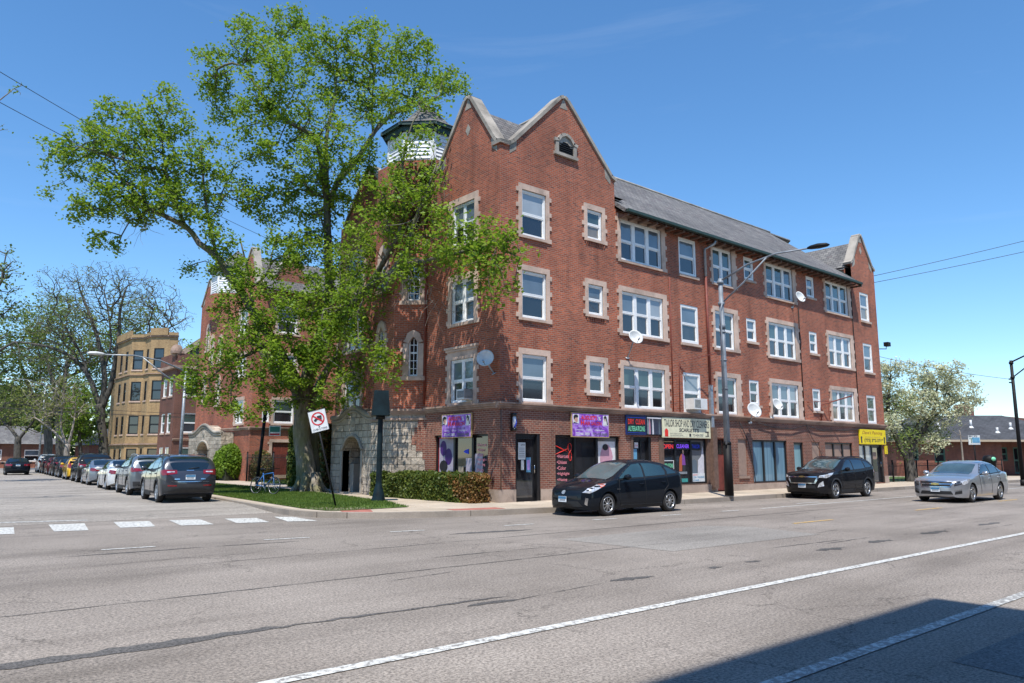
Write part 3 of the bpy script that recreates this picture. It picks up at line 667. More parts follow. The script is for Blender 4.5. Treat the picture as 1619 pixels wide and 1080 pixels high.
sheet(s,PL,1.9,2.2,1.0,1.3,'curtain_tan',-.149,'poster'); sheet(s,PL,2.35,2.68,1.0,1.6,'poster_grey',-.149,'poster'); sheet(s,PL,2.86,3.3,1.0,1.75,'poster_grey',-.1495,'poster')
# tailor
mb=MB(); d=glassdoor(B1,PF,6.73,7.84,.15,2.42); PF.box(mb,7.28,7.36,.27,2.3,-.2,-.1); mb.build('door_post','black_frame',d)
sheet(d,PF,6.9,7.12,1.55,1.95,'paper_blue',-.14,'notice'); sheet(d,PF,6.98,7.2,1.98,2.2,'poster_white',-.139,'notice'); text(d,PF,'CLOSED',7.0,2.05,.06,'bright_red',.18,d=-.137); sheet(d,PF,6.9,7.0,1.3,1.52,'paper',-.139,'notice')
mb=MB(); PF.box(mb,6.6,6.73,.15,2.42,-.2,.02); mb.build('shop_trim','brown_paint',B1); mb=MB(); PF.box(mb,8.3,8.6,.15,2.42,-.2,.03); PF.box(mb,8.6,11.7,.42,.52,-.2,.03); PF.box(mb,11.6,11.78,.15,2.42,-.2,.03); mb.build('shop_trim','brown_paint',B1)
s=shopfront(B1,PF,8.6,11.62,.52,2.4,[9.5,10.56],['shop_glass','shop_glass','shop_glass_pale'])
sheet(s,PF,8.68,9.44,1.92,2.2,'sign_black',-.13,'open_sign'); sheet(s,PF,8.68,9.44,1.96,2.16,'navy',-.128,'open_sign'); text(s,PF,'OPEN',8.72,1.98,.17,'neon_open',.68,d=-.124,bold=.02)
sheet(s,PF,8.66,9.44,2.24,2.28,'gold_frame',-.13,'window_sticker')
sheet(s,PF,9.6,11.3,1.93,2.26,'sign_black',-.13,'cleaner_sign'); text(s,PF,'CLEANER',9.62,2.0,.16,'neon_violet',.85,d=-.124,bold=.015); text(s,PF,'& TAILOR',10.52,2.0,.16,'neon_blue',.7,d=-.124,bold=.02)
sheet(s,PF,8.62,9.42,.95,1.5,'sign_white',-.13,'alterations_sign'); sheet(s,PF,8.66,9.38,.98,1.47,'sign_black',-.127,'alterations_sign'); text(s,PF,'ALTERATIONS',8.68,1.2,.17,'neon_green',.68,d=-.123,bold=.02)
# mannequin dressed in the middle pane
mb=MB(); c=PF.p(10.0,0,-.17)
def blob(mb,prof,sx=1,sy=.5,cx=0,mi=0):
    rows=[[(c.x+cx+r*sx*math.cos(2*PI*k/14),c.y+.12+ r*sy*math.sin(2*PI*k/14),z) for k in range(14)] for r,z in prof]; mb.quadgrid(rows,mi,True)
mb=MB(); P=PF
P.poly(mb,[(9.78,1.05),(9.98,1.05),(10.02,1.75),(9.95,1.78),(9.82,1.6)],-.145); mb.build('orange_coat','cloth_orange',s)
mb=MB(); P.poly(mb,[(9.98,1.3),(10.22,1.3),(10.18,1.66),(10.06,1.78),(10.0,1.74)],-.143); mb.build('purple_shirt','cloth_purple',s)
mb=MB(); P.poly(mb,[(10.02,1.05),(10.2,1.05),(10.18,1.3),(10.02,1.3)],-.142); mb.build('skirt','ink',s)
mb=MB(); P.poly(mb,[(10.03,1.72),(10.1,1.72),(10.12,1.88),(10.07,1.98),(10.02,1.9)],-.144); mb.build('mannequin_head','skin_tone',s)
sheet(s,P,9.75,10.3,.93,1.03,'galvanised',-.14,'display_shelf')
sheet(s,P,9.62,10.35,.6,.75,'teal',-.15,'display_cloth')
mb=MB(); P.poly(mb,[(10.66,.95),(11.02,.95),(11.0,1.45),(10.85,1.55),(10.68,1.48)],-.145); mb.build('hung_shirt','sash_upper',s)
mb=MB(); P.poly(mb,[(11.05,.95),(11.5,.95),(11.52,1.6),(11.45,2.1),(11.3,1.65),(11.1,1.5)],-.144); mb.build('wedding_dress','cloth_white',s)
sheet(s,P,10.66,11.52,.6,.95,'sign_white',-.135,'price_notice'); text(s,P,'SERVICE',10.7,.86,.05,'bright_red',.3,d=-.13); text(s,P,'CON - TAILORING',10.7,.75,.08,'paper_blue',.78,d=-.13,bold=.02); text(s,P,'BY HAND',10.7,.63,.07,'paper_blue',.4,d=-.13,bold=.02)
# stair door, boards, blue window
mb=MB(); PF.box(mb,12.2,13.05,.15,2.45,-.24,-.16); dd=mb.build('stair_door','rust_red',B1)
sheet(dd,PF,12.25,13.0,1.75,2.38,'sash_dark',-.15,'transom',.01); mb=MB(); PF.box(mb,12.25,12.95,.2,1.7,-.16,-.12); mb.build('door_leaf','red_door',dd)
for (a,b,z0,z1) in ((13.92,14.65,.78,2.44),(20.5,21.3,.8,2.38)):
    mb=MB(); PF.box(mb,a,b,z0,z1,-.2,-.06); PF.box(mb,a-.03,b+.05,z0-.1,z0,-.1,.05); mb.build('boarded_window','tan_board',B1)
shopfront(B1,PF,15.1,18.1,.45,2.42,[16.1,17.1],['blue_blinds'],dep=.12)
shopfront(B1,PF,18.74,19.64,.15,2.35,[],['cyan_door_glass'],dep=.12,fw=.1,name='shop_door')
shopfront(B1,PF,21.85,24.85,.8,2.38,[22.85,23.85],['tan_board'],dep=.12)
s=shopfront(B1,PF,25.6,27.3,.2,2.32,[26.42],['pale_blinds'],dep=.12)
d=glassdoor(B1,PF,27.3,28.5,.15,2.32,'shop_glass'); sheet(d,PF,27.5,27.95,1.5,1.9,'tan_board',-.14,'notice')
mb=MB(); PF.box(mb,25.6,27.3,.12,.22,-.1,.05); mb.build('stone_step','plinth_concrete',B1)
for u_ in (9.3,19.88,25.83):
    mb=MB(); mb.tube([PF.p(u_,3.5,.03),PF.p(u_,9.2 if u_<20 else 11,.03)],.025,6); mb.build('conduit','black_metal' if u_>10 else 'rust_red',B1)
mb=MB(); mb.tube([PF.p(12.0,11.18,.55),PF.p(12.0,11.05,.5),PF.p(11.82,10.85,.1),PF.p(11.82,9.6,.1)],.06,8); mb.build('downspout_top','galvanised',B1)
mb=MB(); mb.tube([PF.p(11.82,9.6,.1),PF.p(11.85,4.7,.1)],.055,8); mb.build('downspout','rust_red',B1)
mb=MB(); PF.box(mb,11.8,11.98,2.9,4.75,.02,.14); mb.build('conduit_cover','galvanised',B1)
mb=MB(); PF.box(mb,11.76,12.06,.3,2.9,.02,.2); mb.build('meter_chase','brown_paint',B1)
mb=MB(); mb.tube([PF.p(.02,3.2,.04),PF.p(.02,.6,.04)],.02,6); mb.build('conduit','brown_paint',B1)
mb=MB(); mb.tube([PL.p(-.02,12.3,.08),PL.p(-.02,3.6,.08)],.05,8); mb.build('downspout','rust_red',B1)
mb=MB(); pts=[PF.p(u,z,.1) for u,z in [(15.5,3.2),(17,3.0),(18.5,3.0),(19.9,3.22),(21.3,2.98),(22.6,3.02),(24,3.05),(25.6,3.15)]]; mb.tube(pts,.02,5)
pts=[PF.p(u,z,.08) for u,z in [(14.0,3.2),(14.6,2.4),(14.9,1.5),(15.1,.5)]]; mb.tube(pts,.02,5); mb.tube([PF.p(u,z,.08) for u,z in [(19.9,3.2),(20.4,2.6),(21.2,1.9),(21.6,.7)]],.015,5); mb.build('cable','wire',B1)
# window air conditioners
def ac(par,P,u,z,w=.72,h=.42,label=None):
    r=thing('air_conditioner',tuple(P.p(u,z,.2)),label,'air conditioner','window air conditioners')
    mb=MB(); P.box(mb,u-w/2,u+w/2,z,z+h,-.05,.42); mb.build('case','ac_white',r)
    g=MB(); 
    for k in range(9): P.box(g,u-w/2+.06+k*.045,u-w/2+.085+k*.045,z+.06,z+h-.06,.42,.428)
    g.build('grille','ac_grey',r)
    g=MB()
    for k in range(8): P.box(g,u+w/2,u+w/2+.008,z+.05+k*.042,z+.075+k*.042,.04,.38) 
    g.build('side_louvre','ac_grey',r)
ac(B1,PF,10.66,3.62,.92,.46,'white window air conditioner above the cream tailor sign')
ac(B1,PL,2.72,3.62,.42,.36,'small window air conditioner above the purple salon sign on the side street')
# ---- second block across the courtyard
B2=thing('apartment_building',(2.3,27.2,0),'red brick apartment block with steep gables behind the big maple, across the courtyard lawn','building')
BX=B2; PS=Plane((2.3,27.2,0),(1,0,0)); PW=Plane((2.3,37.6,0),(0,-1,0)); wm=MB(); cs=MB(); FB=[(11.4,11.2,9.6,9.45),(8.4,8.2,6.8,6.65),(5.45,5.25,3.75,3.5)]
hs=[(1.45,2.8,a[2],a[1]) for a in FB]+[(6.2,7.6,a[2],a[1]) for a in FB]+[(10.2,11.6,a[2],a[1]) for a in FB]+[(1.45,2.8,.5,2.55),(.7,1.2,3.8,4.5)]
PS.wall(wm,0,14,.1,12.6,hs)
hw=[(7.75,9.1,a[2],a[1]) for a in FB]
GW=[(1.8,.4,9.2,10.9),(2.75,.4,8.2,10.0),(4.4,.5,5.2,7.0),(1.6,.4,5.6,7.4),(4.4,.5,8.2,9.8)]
PW.wall(wm,0,10.4,.1,12.6,hw+[(a-b/2,a+b/2,c,d) for a,b,c,d in GW])
gable(wm,BX,PS,[(.6,12.62),(.8,12.8),(2.1,14.8),(2.2,14.86),(2.3,14.8),(3.9,12.8),(4.1,12.62)]); gable(wm,BX,PS,[(6.0,12.62),(6.3,12.8),(8.0,14.8),(8.1,14.86),(8.2,14.8),(10,12.8),(10.2,12.62)])
gable(wm,BX,PW,[(7.2,12.62),(7.4,12.8),(9.1,15.1),(9.25,15.2),(9.4,15.1),(10.2,12.9),(10.4,12.62)]); gable(wm,BX,PW,[(0,12.62),(.3,12.9),(1.4,14.4),(1.5,14.4),(2.9,12.8),(3.2,12.62)])
wm.build('wall','red_brick',B2)
rm=MB(); roof_prism(rm,(4.5,27.6),(4.5,36),1.9,12.5,14.6); roof_prism(rm,(10.4,27.6),(10.4,36),2.1,12.5,14.6); roof_prism(rm,(2.7,28.4),(15,28.4),1.7,12.4,14.7); slope(rm,3,16.3,28,12.3,33,15.2); rm.build('slate_roof','grey_slate',B2)
bb=MB(); belt(PS,-.1,14,bb,3.3); belt(PW,-.1,10.4,bb,3.301); bb.build('belt_course','belt_stone',B2)
for (a,b,z0,z1) in hs[:9]:
    w=window(B2,PS,a,b,z0,z1,1,fw=.08); surround(w,PS,a-.16,b+.16,z0-.12,z1+.18,a,b,z0,z1)
w=window(B2,PS,.7,1.2,3.8,4.5,1)
mb=MB(); PS.box(mb,1.45,2.8,.5,2.55,-.2,-.08); 
for k in range(9): PS.box(mb,1.47+k*.15,1.59+k*.15,.5,2.55,-.08,-.065)
dd=mb.build('boarded_door','rust_red',B2); surround(dd,PS,1.27,2.98,.3,2.75,1.45,2.8,.5,2.55)
for (a,b,z0,z1) in hw: w=window(B2,PW,a,b,z0,z1,2,fw=.06); surround(w,PW,a-.16,b+.16,z0-.12,z1+.2,a,b,z0,z1)
for g_ in GW: gothic(B2,PW,*g_)
lantern(B2,(3.6,34.5),1.5,12.6,14.9)
tw=MB(); rv=1.85/math.cos(PI/8)
tp=[V((3.6+rv*math.cos(PI/8+k*PI/4),34.5+rv*math.sin(PI/8+k*PI/4),0)) for k in range(8)]
for k in range(8): Plane(tp[k],tp[(k+1)%8]-tp[k]).wall(tw,0,(tp[(k+1)%8]-tp[k]).length,12.0,13.0,[])
tw.build('tower_wall','red_brick',B2)
porch(B2,1.5,29.9,36.2,33.2,3.2,3.75,1.1,2.6)
# ---- brown brick flats and yellow brick flats further up the side street
def fbay(par,wallmat,verts,z0,z1,wins_,par_mat='limestone',frm='white_frame',name='bay_wall',lo='sash_lower',up='sash_green',sill='limestone'):
    mb=MB(); fr=[]
    for i in range(len(verts)-1):
        a=V((*verts[i],0)); b=V((*verts[i+1],0)); P=Plane(a,b-a)
        if P.n.x>0 and P.n.y>=0: P=Plane(b,a-b)
        if P.n.dot(V((-1,-.4,0)))<0: P.n=-P.n
        Lh=(b-a).length; hh=[]
        for (k,fu,w,n) in wins_:
            if k==i:
                for (wz0,wz1) in n: hh.append((fu*Lh-w/2,fu*Lh+w/2,wz0,wz1))
        P.wall(mb,0,Lh,z0,z1,hh); fr.append((P,hh))
    o=mb.build(name,wallmat,par)
    for P,hh in fr:
        for h in hh:
            w=window(par,P,*h,1,fr=frm,fw=.06,up=up,lo=lo); sm=MB(); P.box(sm,h[0]-.08,h[1]+.08,h[2]-.14,h[2],-.05,.06); sm.build('stone_sill',sill,w)
    return o
B3=thing('brick_flats',(5,49,0),'dark red brick three-flat with stepped parapet and white windows, right of the yellow brick block','building')
FZ=[(3.7,5.4),(6.9,8.5)]; FZ0=[(.9,2.45)]+FZ
bv=[(12,49.1),(4.2,49.1),(4.2,53.3),(5.4,54.0)]
fbay(B3,'brown_brick',bv,.1,9.2,[(0,.8,1.5,FZ0),(0,.55,1.5,FZ0),(1,.3,1.0,FZ0),(1,.7,1.0,FZ0)])
mb=MB(); mb.prism([V((x,y,9.25)) for x,y in [(12.2,48.8),(3.9,48.8),(3.9,53.6),(12.2,53.6)]],(0,0,.25)); mb.build('cornice','belt_stone',B3)
mb=MB()
for a,b in zip(bv,bv[1:3]): 
    P=Plane((*a,0),V((*b,0))-V((*a,0))); P.box(mb,0,(V(b)-V(a)).length,9.5,10.55,-.15,.1)
mb.build('parapet','brown_brick',B3)
mb=MB(); mb.lathe((4.1,49.3,10.8),(-1,-.6,0),[(0,.1),(.5,.1),(.55,0),(.55,-.2)],14); mb.box((3.8,48.9,10.55),(4.7,49.8,10.75)); mb.build('parapet_ornament','belt_stone',B3)
mb=MB(); mb.face([(4.6,49.6,10.3),(4.6,55.4,10.3),(8,55.4,13.0),(8,49.6,13.0)]); mb.face([(8,49.6,13.0),(8,55.4,13.0),(24,55.4,13.2),(24,49.6,13.2)]); mb.face([(4.6,49.6,10.3),(8,51.4,13.0),(24,51.4,13.2),(24,49.6,10.3)]); mb.build('shingle_roof','tan_shingle',B3)
mb=MB(); belt(Plane((0,49.1,0),(1,0,0)),4.2,12,mb,3.0); mb.build('belt_course','belt_stone',B3)
B4=thing('brick_flats',(4.5,53,0),'yellow brick three-flat with angular bays and dark windows up the side street','building')
pv=[(6.0,55.2),(5.2,55.5),(4.0,56.7),(4.0,58.4),(3.0,59.4),(3.0,64.6),(3.9,66),(3.9,70.0)]
FY=[(.7,2.4),(3.75,5.5),(6.9,8.75),(9.9,11.8)]
fbay(B4,'yellow_brick',pv,.1,12.9,[(1,.5,1.0,FY),(2,.5,.75,FY),(3,.5,1.0,FY),(4,.33,.9,FY),(4,.72,.9,FY),(5,.5,.9,FY),(6,.5,1,FY)],frm='black_frame',up='sash_dark')
mb=MB(); pv2=pv
for a,b in zip(pv2,pv2[1:]):
    P=Plane((*a,0),V((*b,0))-V((*a,0))); s=1 if P.n.dot(V((-1,-.4,0)))>0 else -1; l=(V(b)-V(a)).length
    for z,h in ((12.9,.12),(2.75,.12),(9.35,.06)): P.box(mb,-.05,l+.05,z,z+h,min(0,s*.12),max(0,s*.12))
mb.build('stone_band','belt_stone',B4)
mb=MB()
for i,(a,b) in enumerate(zip(pv2,pv2[1:])):
    P=Plane((*a,0),V((*b,0))-V((*a,0))); l=(V(b)-V(a)).length; top=13.7 if i in(1,4) else 13.3
    P.box(mb,0,l,13.02,top,-.2,.03)
mb.build('parapet','yellow_brick',B4)
# ------------------------------------------------------------------ ground, roads, kerbs
def sheet_poly(name,pts,z,mat,kind=None):
    mb=MB(); mb.face([(x,y,z) for x,y in pts]); o=mb.build(name,mat)
    if kind: o['kind']=kind
    return o
SK=.096; SR=.1
def cx_(y): return -6.75+SK*(y-1)      # east kerb of the side street
sheet_poly('ground',[(-900,-900),(1500,-900),(1500,1500),(-900,1500)],-.03,'soil','structure')
sheet_poly('road',[(-300,-19),(400,-19),(400,3.2),(-300,3.2)],0,'asphalt','structure')
mb=MB(); mb.face([(-18,2.45,.004),(-6.3,2.45,.004),(-6.3,5.5,SR),(-18,5.5,SR)]); mb.face([(-18,5.5,SR),(-6.3,5.5,SR),(cx_(170)+.3,170,SR),(cx_(170)-10.5,170,SR)]); mb.build('side_road','side_asphalt')['kind']='structure'
KB=[(cx_(170),170),(cx_(60),60),(cx_(20),20),(-6.62,3.0),(-6.75,1.2),(-6.55,.1),(-6.05,-.75),(-5.2,-1.45),(-4.0,-2.05),(-2.2,-2.6),(0,-2.9),(60,-2.9),(400,-2.9)]
mb=MB(); mb.face([(x,y,.15) for x,y in KB]+[(400,170,.15)]); mb.build('sidewalk','sidewalk_concrete')['kind']='structure'
mb=MB()
def offs(pts,d):
    out=[]
    for i,p in enumerate(pts):
        a=V(pts[max(i-1,0)]); b=V(pts[min(i+1,len(pts)-1)]); t=(b-a).normalized(); n=V((-t.y,t.x)); out.append(V(p)+n*d)
    return out
def kz(i): return .155 if not 4<i<10 else (.05 if i in(6,7,8) else .09)
inn=offs(KB,.2)
for i in range(len(KB)-1):
    a,b=V(KB[i]),V(KB[i+1]); c,d=inn[i+1],inn[i]
    mb.face([(a.x,a.y,.158),(b.x,b.y,.158),(c.x,c.y,.158),(d.x,d.y,.158)]); mb.face([(a.x,a.y,-.02),(b.x,b.y,-.02),(b.x,b.y,.158),(a.x,a.y,.158)])
mb.build('kerb','kerb_concrete')['kind']='structure'
# markings
def mark(name,pts,mat,z=.008): sheet_poly(name,pts,z,mat,'structure')
def strip(name,x0,y0,x1,y1,w,mat,z=.008,seg=1,jit=0):
    a=V((x0,y0));b=V((x1,y1)); t=(b-a).normalized(); n=V((-t.y,t.x))*w/2
    if seg==1: mark(name,[a-n,b-n,b+n,a+n],mat,z)
    else:
        lo=[];hi=[]
        for k in range(seg+1):
            p=a+(b-a)*k/seg; j=(1-.0)*(R.random()-.5)*jit; e=min(1,4*min(k,seg-k)/seg+.12)
            lo.append(p-n*e*(1+(R.random()-.5)*jit)+n*j); hi.append(p+n*e*(1+(R.random()-.5)*jit)+n*j)
        mb=MB()
        for k in range(seg): mb.face([(*lo[k],z),(*lo[k+1],z),(*hi[k+1],z),(*hi[k],z)])
        mb.build(name,mat)['kind']='structure'
strip('lane_line',-30,-13.98,120,-13.98,.14,'white_line'); strip('edge_line',-12.5,-16.38,60,-16.4,.13,'worn_line')
for x0,y0,x1,y1 in ((-12.74,-4.26,-11.85,-4.33),(-9.87,-4.55,-8.97,-4.70),(-7.09,-4.78,-6.29,-4.93),(-4.2,-5.26,-3.34,-5.35),(-1.37,-5.48,-.52,-5.57),(1.19,-5.73,2.04,-5.76),(3.9,-5.83,4.72,-5.9),(9.27,-5.29,10.72,-5.35)): strip('lane_dash',x0,y0,x1,y1,.11,'white_line')
strip('parking_line',5.96,-5.93,60,-5.95,.11,'white_line')
for x in (1.66,8.9,16.3,23.5,31,38): strip('centre_dash',x,-9.45,x+1.9,-9.5,.11,'yellow_line')
for q in ([(-14.6,2.3),(-13.24,1.95),(-13.47,.1),(-14.3,.3)],[(-12.49,2.21),(-11.74,2.03),(-12.07,-.02),(-12.72,.15)],[(-11.09,2.0),(-10.31,1.7),(-10.65,-.02),(-11.37,.17)],[(-9.85,1.65),(-9.13,1.4),(-9.38,-.33),(-10.1,-.16)],[(-8.56,1.21),(-7.8,.9),(-8.09,-.61),(-8.82,-.35)],[(-7.3,.95),(-6.9,.6),(-6.98,-1.05),(-7.66,-.75)]): mark('crosswalk_bar',q,'white_line',.008)
zr=lambda y:.004+(SR-.004)*max(0,(y-2.45)/3.05)+.005
mb=MB(); mb.face([(x,y,zr(y)) for x,y in ((-15.5,3.62),(-11.5,2.74),(-11.5,2.98),(-15.5,3.88))]); mb.build('stop_line','worn_line')['kind']='structure'
mark('road_patch',[(-5.3,-8.3),(-5.15,-11),(-.35,-11.2),(.1,-9.3),(-.5,-8.35)],'pale_patch',.004)
mark('road_patch',[(-9.3,-17.0),(-6.2,-17.05),(-6.0,-19),(-9.6,-19)],'new_asphalt',.004)
strip('tar_seam',-16.2,-12.15,-12.6,-12.25,.2,'tar',.004,26,.7); strip('tar_seam',-12.8,-12.24,-10.1,-12.42,.07,'tar',.005,20,1.2); strip('tar_seam',-8.4,-12.46,-7.6,-12.54,.16,'tar',.004,10,.8)
for x,l,w in ((-10.9,.7,.12),(-6.4,.3,.12),(-5.4,.35,.12),(-3.1,.8,.2),(-1.2,.9,.2),(1.4,1.2,.22),(4.6,1.4,.2)): strip('tar_seam',x,-12.6,x+l,-12.66,w,'tar',.004,8,.9)
strip('tar_seam',-6.4,-6.0,-4.3,-6.4,.22,'tar',.004,14,.8); strip('tar_seam',-13.4,-4.9,-11.2,-5.0,.09,'tar',.004,14,1.1); strip('tar_seam',-11,-5.0,-9.4,-5.2,.07,'tar',.004,14,1.1); strip('tar_seam',13.4,-8.8,15.6,-9.2,.3,'tar',.004,12,.9)
for k in range(12):
    x=R.uniform(-15,8); y=R.uniform(-16,-5); strip('road_crack',x,y,x+R.uniform(.8,2.6),y+R.uniform(-.25,.25),R.uniform(.012,.03),'tar',.0045,14,2.2)
strip('road_seam',-14,-7.2,30,-7.6,.035,'tar',.0042,120,1.4); strip('road_seam',-16,-9.9,-3,-10.1,.03,'tar',.0042,60,1.6)
mark('tactile_pad',[(-5.66,.35),(-4.9,-.15),(-5.35,-1.05),(-6.0,-.55)],'red_pad',.156); mark('tactile_pad',[(-3.2,-1.45),(-1.6,-1.7),(-1.7,-2.35),(-3.3,-2.1)],'red_pad',.156)
# grass parkway and lawns
def lawn(name,pts,z=.165): return sheet_poly(name,pts,z,'grass','structure')
PK=[(-6.2,1.6),(-6.1,.25),(-5.6,-.1),(-5.0,.0),(-3.5,.05),(-2.7,2.6),(-1.9,7.5),(-1.3,13),(-.9,24),(cx_(46)+2.4,46),(cx_(46)+.55,46),(cx_(20)+.5,20)]
lawn('parkway_grass',PK); lawn('courtyard_lawn',[(1.2,13.6),(14,13.6),(14,27.1),(2.2,27.1)]); lawn('parkway_grass',[(cx_(47)+.6,47),(cx_(47)+2.4,47),(cx_(120)+2.4,120),(cx_(120)+.6,120)]); lawn('station_lawn',[(29.6,.8),(44,.8),(44,5),(40,9),(29.6,9)])
sheet_poly('bare_soil',[(-6.1,1.9),(-6.0,.35),(-5.5,.02),(-4.6,.12),(-4.9,.75),(-5.5,1.1),(-5.7,2.3)],.172,'soil_bare','structure'); sheet_poly('bare_soil',[(-2.6,9.2),(-1.6,8.9),(-1.0,10.6),(-1.3,11.8),(-2.4,11.2)],.172,'soil_bare','structure')
def inpoly(x,y,p):
    c=False; j=len(p)-1
    for i in range(len(p)):
        if (p[i][1]>y)!=(p[j][1]>y) and x<(p[j][0]-p[i][0])*(y-p[i][1])/(p[j][1]-p[i][1])+p[i][0]: c=not c
        j=i
    return c
def blades(name,poly,n,h,z=.165,seed=3):
    r=random.Random(seed); vs=[];fs=[]
    x0,x1=min(p[0] for p in poly),max(p[0] for p in poly); y0,y1=min(p[1] for p in poly),max(p[1] for p in poly)
    while n>0:
        x=r.uniform(x0,x1); y=r.uniform(y0,y1)
        if not inpoly(x,y,poly): continue
        if y<1.3 and r.random()<.7: n-=1; continue
        n-=1; a=r.uniform(0,PI); w=r.uniform(.008,.02); hh=h*r.uniform(.5,1.3); dx,dy=math.cos(a)*w,math.sin(a)*w; lx,ly=r.uniform(-.03,.03),r.uniform(-.03,.03)
        i=len(vs); vs+=[(x-dx,y-dy,z),(x+dx,y+dy,z),(x+lx,y+ly,z+hh)]; fs.append((i,i+1,i+2))
    me=bpy.data.meshes.new(name); me.from_pydata(vs,[],fs); me.materials.append(M('grass_blade')); o=bpy.data.objects.new(name,me); COL.objects.link(o)
    return tag(o,'short green grass of the corner parkway' if 'park' in name else 'green lawn grass beyond the fence','grass',kind='stuff')
blades('parkway_turf',[p for p in PK if p[1]<24.5],60000,.07); blades('courtyard_turf',[(1.2,13.6),(10,13.6),(10,27.1),(2.2,27.1)],14000,.09,seed=5)
# ------------------------------------------------------------------ street furniture
def flat_plane(p,rz): # plane whose normal points at angle rz
    n=V((math.cos(rz),math.sin(rz),0)); return Plane(p,(-n.y,n.x,0),n)
# leaning no-trucks sign
TS=thing('road_sign',(-5.12,1.5,.15),'leaning white no-trucks sign on a thin dark post at the corner lawn','sign')
top=V((-5.70,2.0,3.06)); bs=V((-5.12,1.5,.1)); mb=MB(); mb.tube([bs,bs+(top-bs)*.97],.028,6); mb.build('post','black_metal',TS)
ax=(top-bs).normalized(); sd=V((.76,-.65,0)); nn=ax.cross(sd).normalized(); 
if nn.dot(V((-11,-21,0)))<0: nn=-nn
sd=ax.cross(nn).normalized()
if sd.dot(V((.76,-.65,0)))<0: sd=-sd
class FP:
    def __init__(s,o,u,w,n): s.o,s.u,s.w,s.n=o,u,w,n; s.dummy=0
    def p(s,u,z,d=0): return s.o+s.u*u+s.w*z+s.n*d
    box=Plane.box; poly=Plane.poly
cen=bs+(top-bs)*.885+sd*.05; F=FP(cen+nn*.04,sd*.87,ax*.87,nn)
mb=MB(); F.box(mb,-.31,.31,-.38,.38,-.012,0); mb.build('sign_plate','sign_white',TS)
def ring(F,cu,cz,r,w,d,n=36):
    mb=MB()
    for k in range(n):
        a,b=2*PI*k/n,2*PI*(k+1)/n; mb.face([F.p(cu+r*math.cos(a),cz+r*math.sin(a),d),F.p(cu+r*math.cos(b),cz+r*math.sin(b),d),F.p(cu+(r-w)*math.cos(b),cz+(r-w)*math.sin(b),d),F.p(cu+(r-w)*math.cos(a),cz+(r-w)*math.sin(a),d)])
    return mb
mb=ring(F,0,.07,.235,.045,.006); a=.72; mb.face([F.p(-.19*math.cos(a)+q*math.sin(a)*.02-.0,.07+.19*math.sin(a)+q*.02,.007) for q in (1,-1)]+[F.p(.19*math.cos(a)+q*.015,.07-.19*math.sin(a)+q*.02,.007) for q in (-1,1)]); mb.build('prohibition_ring','sign_red',TS)
mb=MB(); F.box(mb,-.02,.14,.08,.17,0,.005); F.poly(mb,[(-.14,.0),(-.02,.03),(-.02,.1),(-.08,.1),(-.15,.05)],.005); F.box(mb,-.13,.13,.03,.07,0,.0052)
for u in (-.09,.09): mb.face([F.p(u+.035*math.cos(2*PI*k/12),.02+.035*math.sin(2*PI*k/12),.0056) for k in range(12)])
mb.build('truck_symbol','ink',TS); text(TS,F,'OVER 5 TONS',-.25,-.33,.07,'ink_grey',.5,d=.003,bold=.02); text(TS,F,'5',-.04,-.24,.09,'ink',d=.003,bold=.03)
mb=MB(); F.box(mb,-.31,.31,.365,.38,0,.004); F.box(mb,-.31,.31,-.38,-.37,0,.004); F.box(mb,-.31,-.3,-.37,.365,0,.004); F.box(mb,.3,.31,-.37,.365,0,.004); mb.build('sign_border','ink_grey',TS)
# dark green signal post
SP=thing('signal_post',(-2.85,2.9,.15),'dark green post with flared foot and black hooded box, beside the stone doorway','signal post')
mb=MB(); b=V((-2.85,2.9,0)); mb.lathe(b,(0,0,1),[(.0,.12),(.24,.15),(.23,.22),(.17,.5),(.11,.72),(.1,.8),(.085,3.05)],16); mb.build('post','green_black',SP)
FS=flat_plane(b,math.radians(225)); mb=MB(); w=.3
mb.hexa([FS.p(-w,3.02,-.35),FS.p(w,3.02,-.35),FS.p(w,3.02,.35),FS.p(-w,3.02,.35),FS.p(-.22,3.9,-.2),FS.p(.22,3.9,-.2),FS.p(.24,3.86,.3),FS.p(-.24,3.86,.3)]); hb=mb.build('signal_box','green_black',SP); hb.rotation_euler=(0,0,.3)
mb=MB(); mb.tube([(-2.85,2.9,2.9),(-2.85,2.9,3.05)],.16,12); mb.build('collar','black_metal',SP)
# black post with name sign
NP=thing('sign_post',(-2.85,13.2,.15),'tall black post with a small green sign on the lawn behind the bicycle','sign post')
mb=MB(); mb.tube([(-2.85,13.2,.1),(-2.65,13.05,3.65)],.075,8); mb.build('post','black_metal',NP)
FN=flat_plane((-2.55,12.95,0),math.radians(235)); mb=MB(); FN.box(mb,.06,.56,2.55,3.0,.02,.03); mb.build('sign_plate','sign_white',NP); mb=MB(); FN.box(mb,.1,.52,2.72,2.96,.03,.034); mb.build('sign_panel','sign_green',NP)
mb=MB(); FN.box(mb,.1,.52,2.58,2.66,.03,.034); mb.build('sign_band','sign_red',NP)
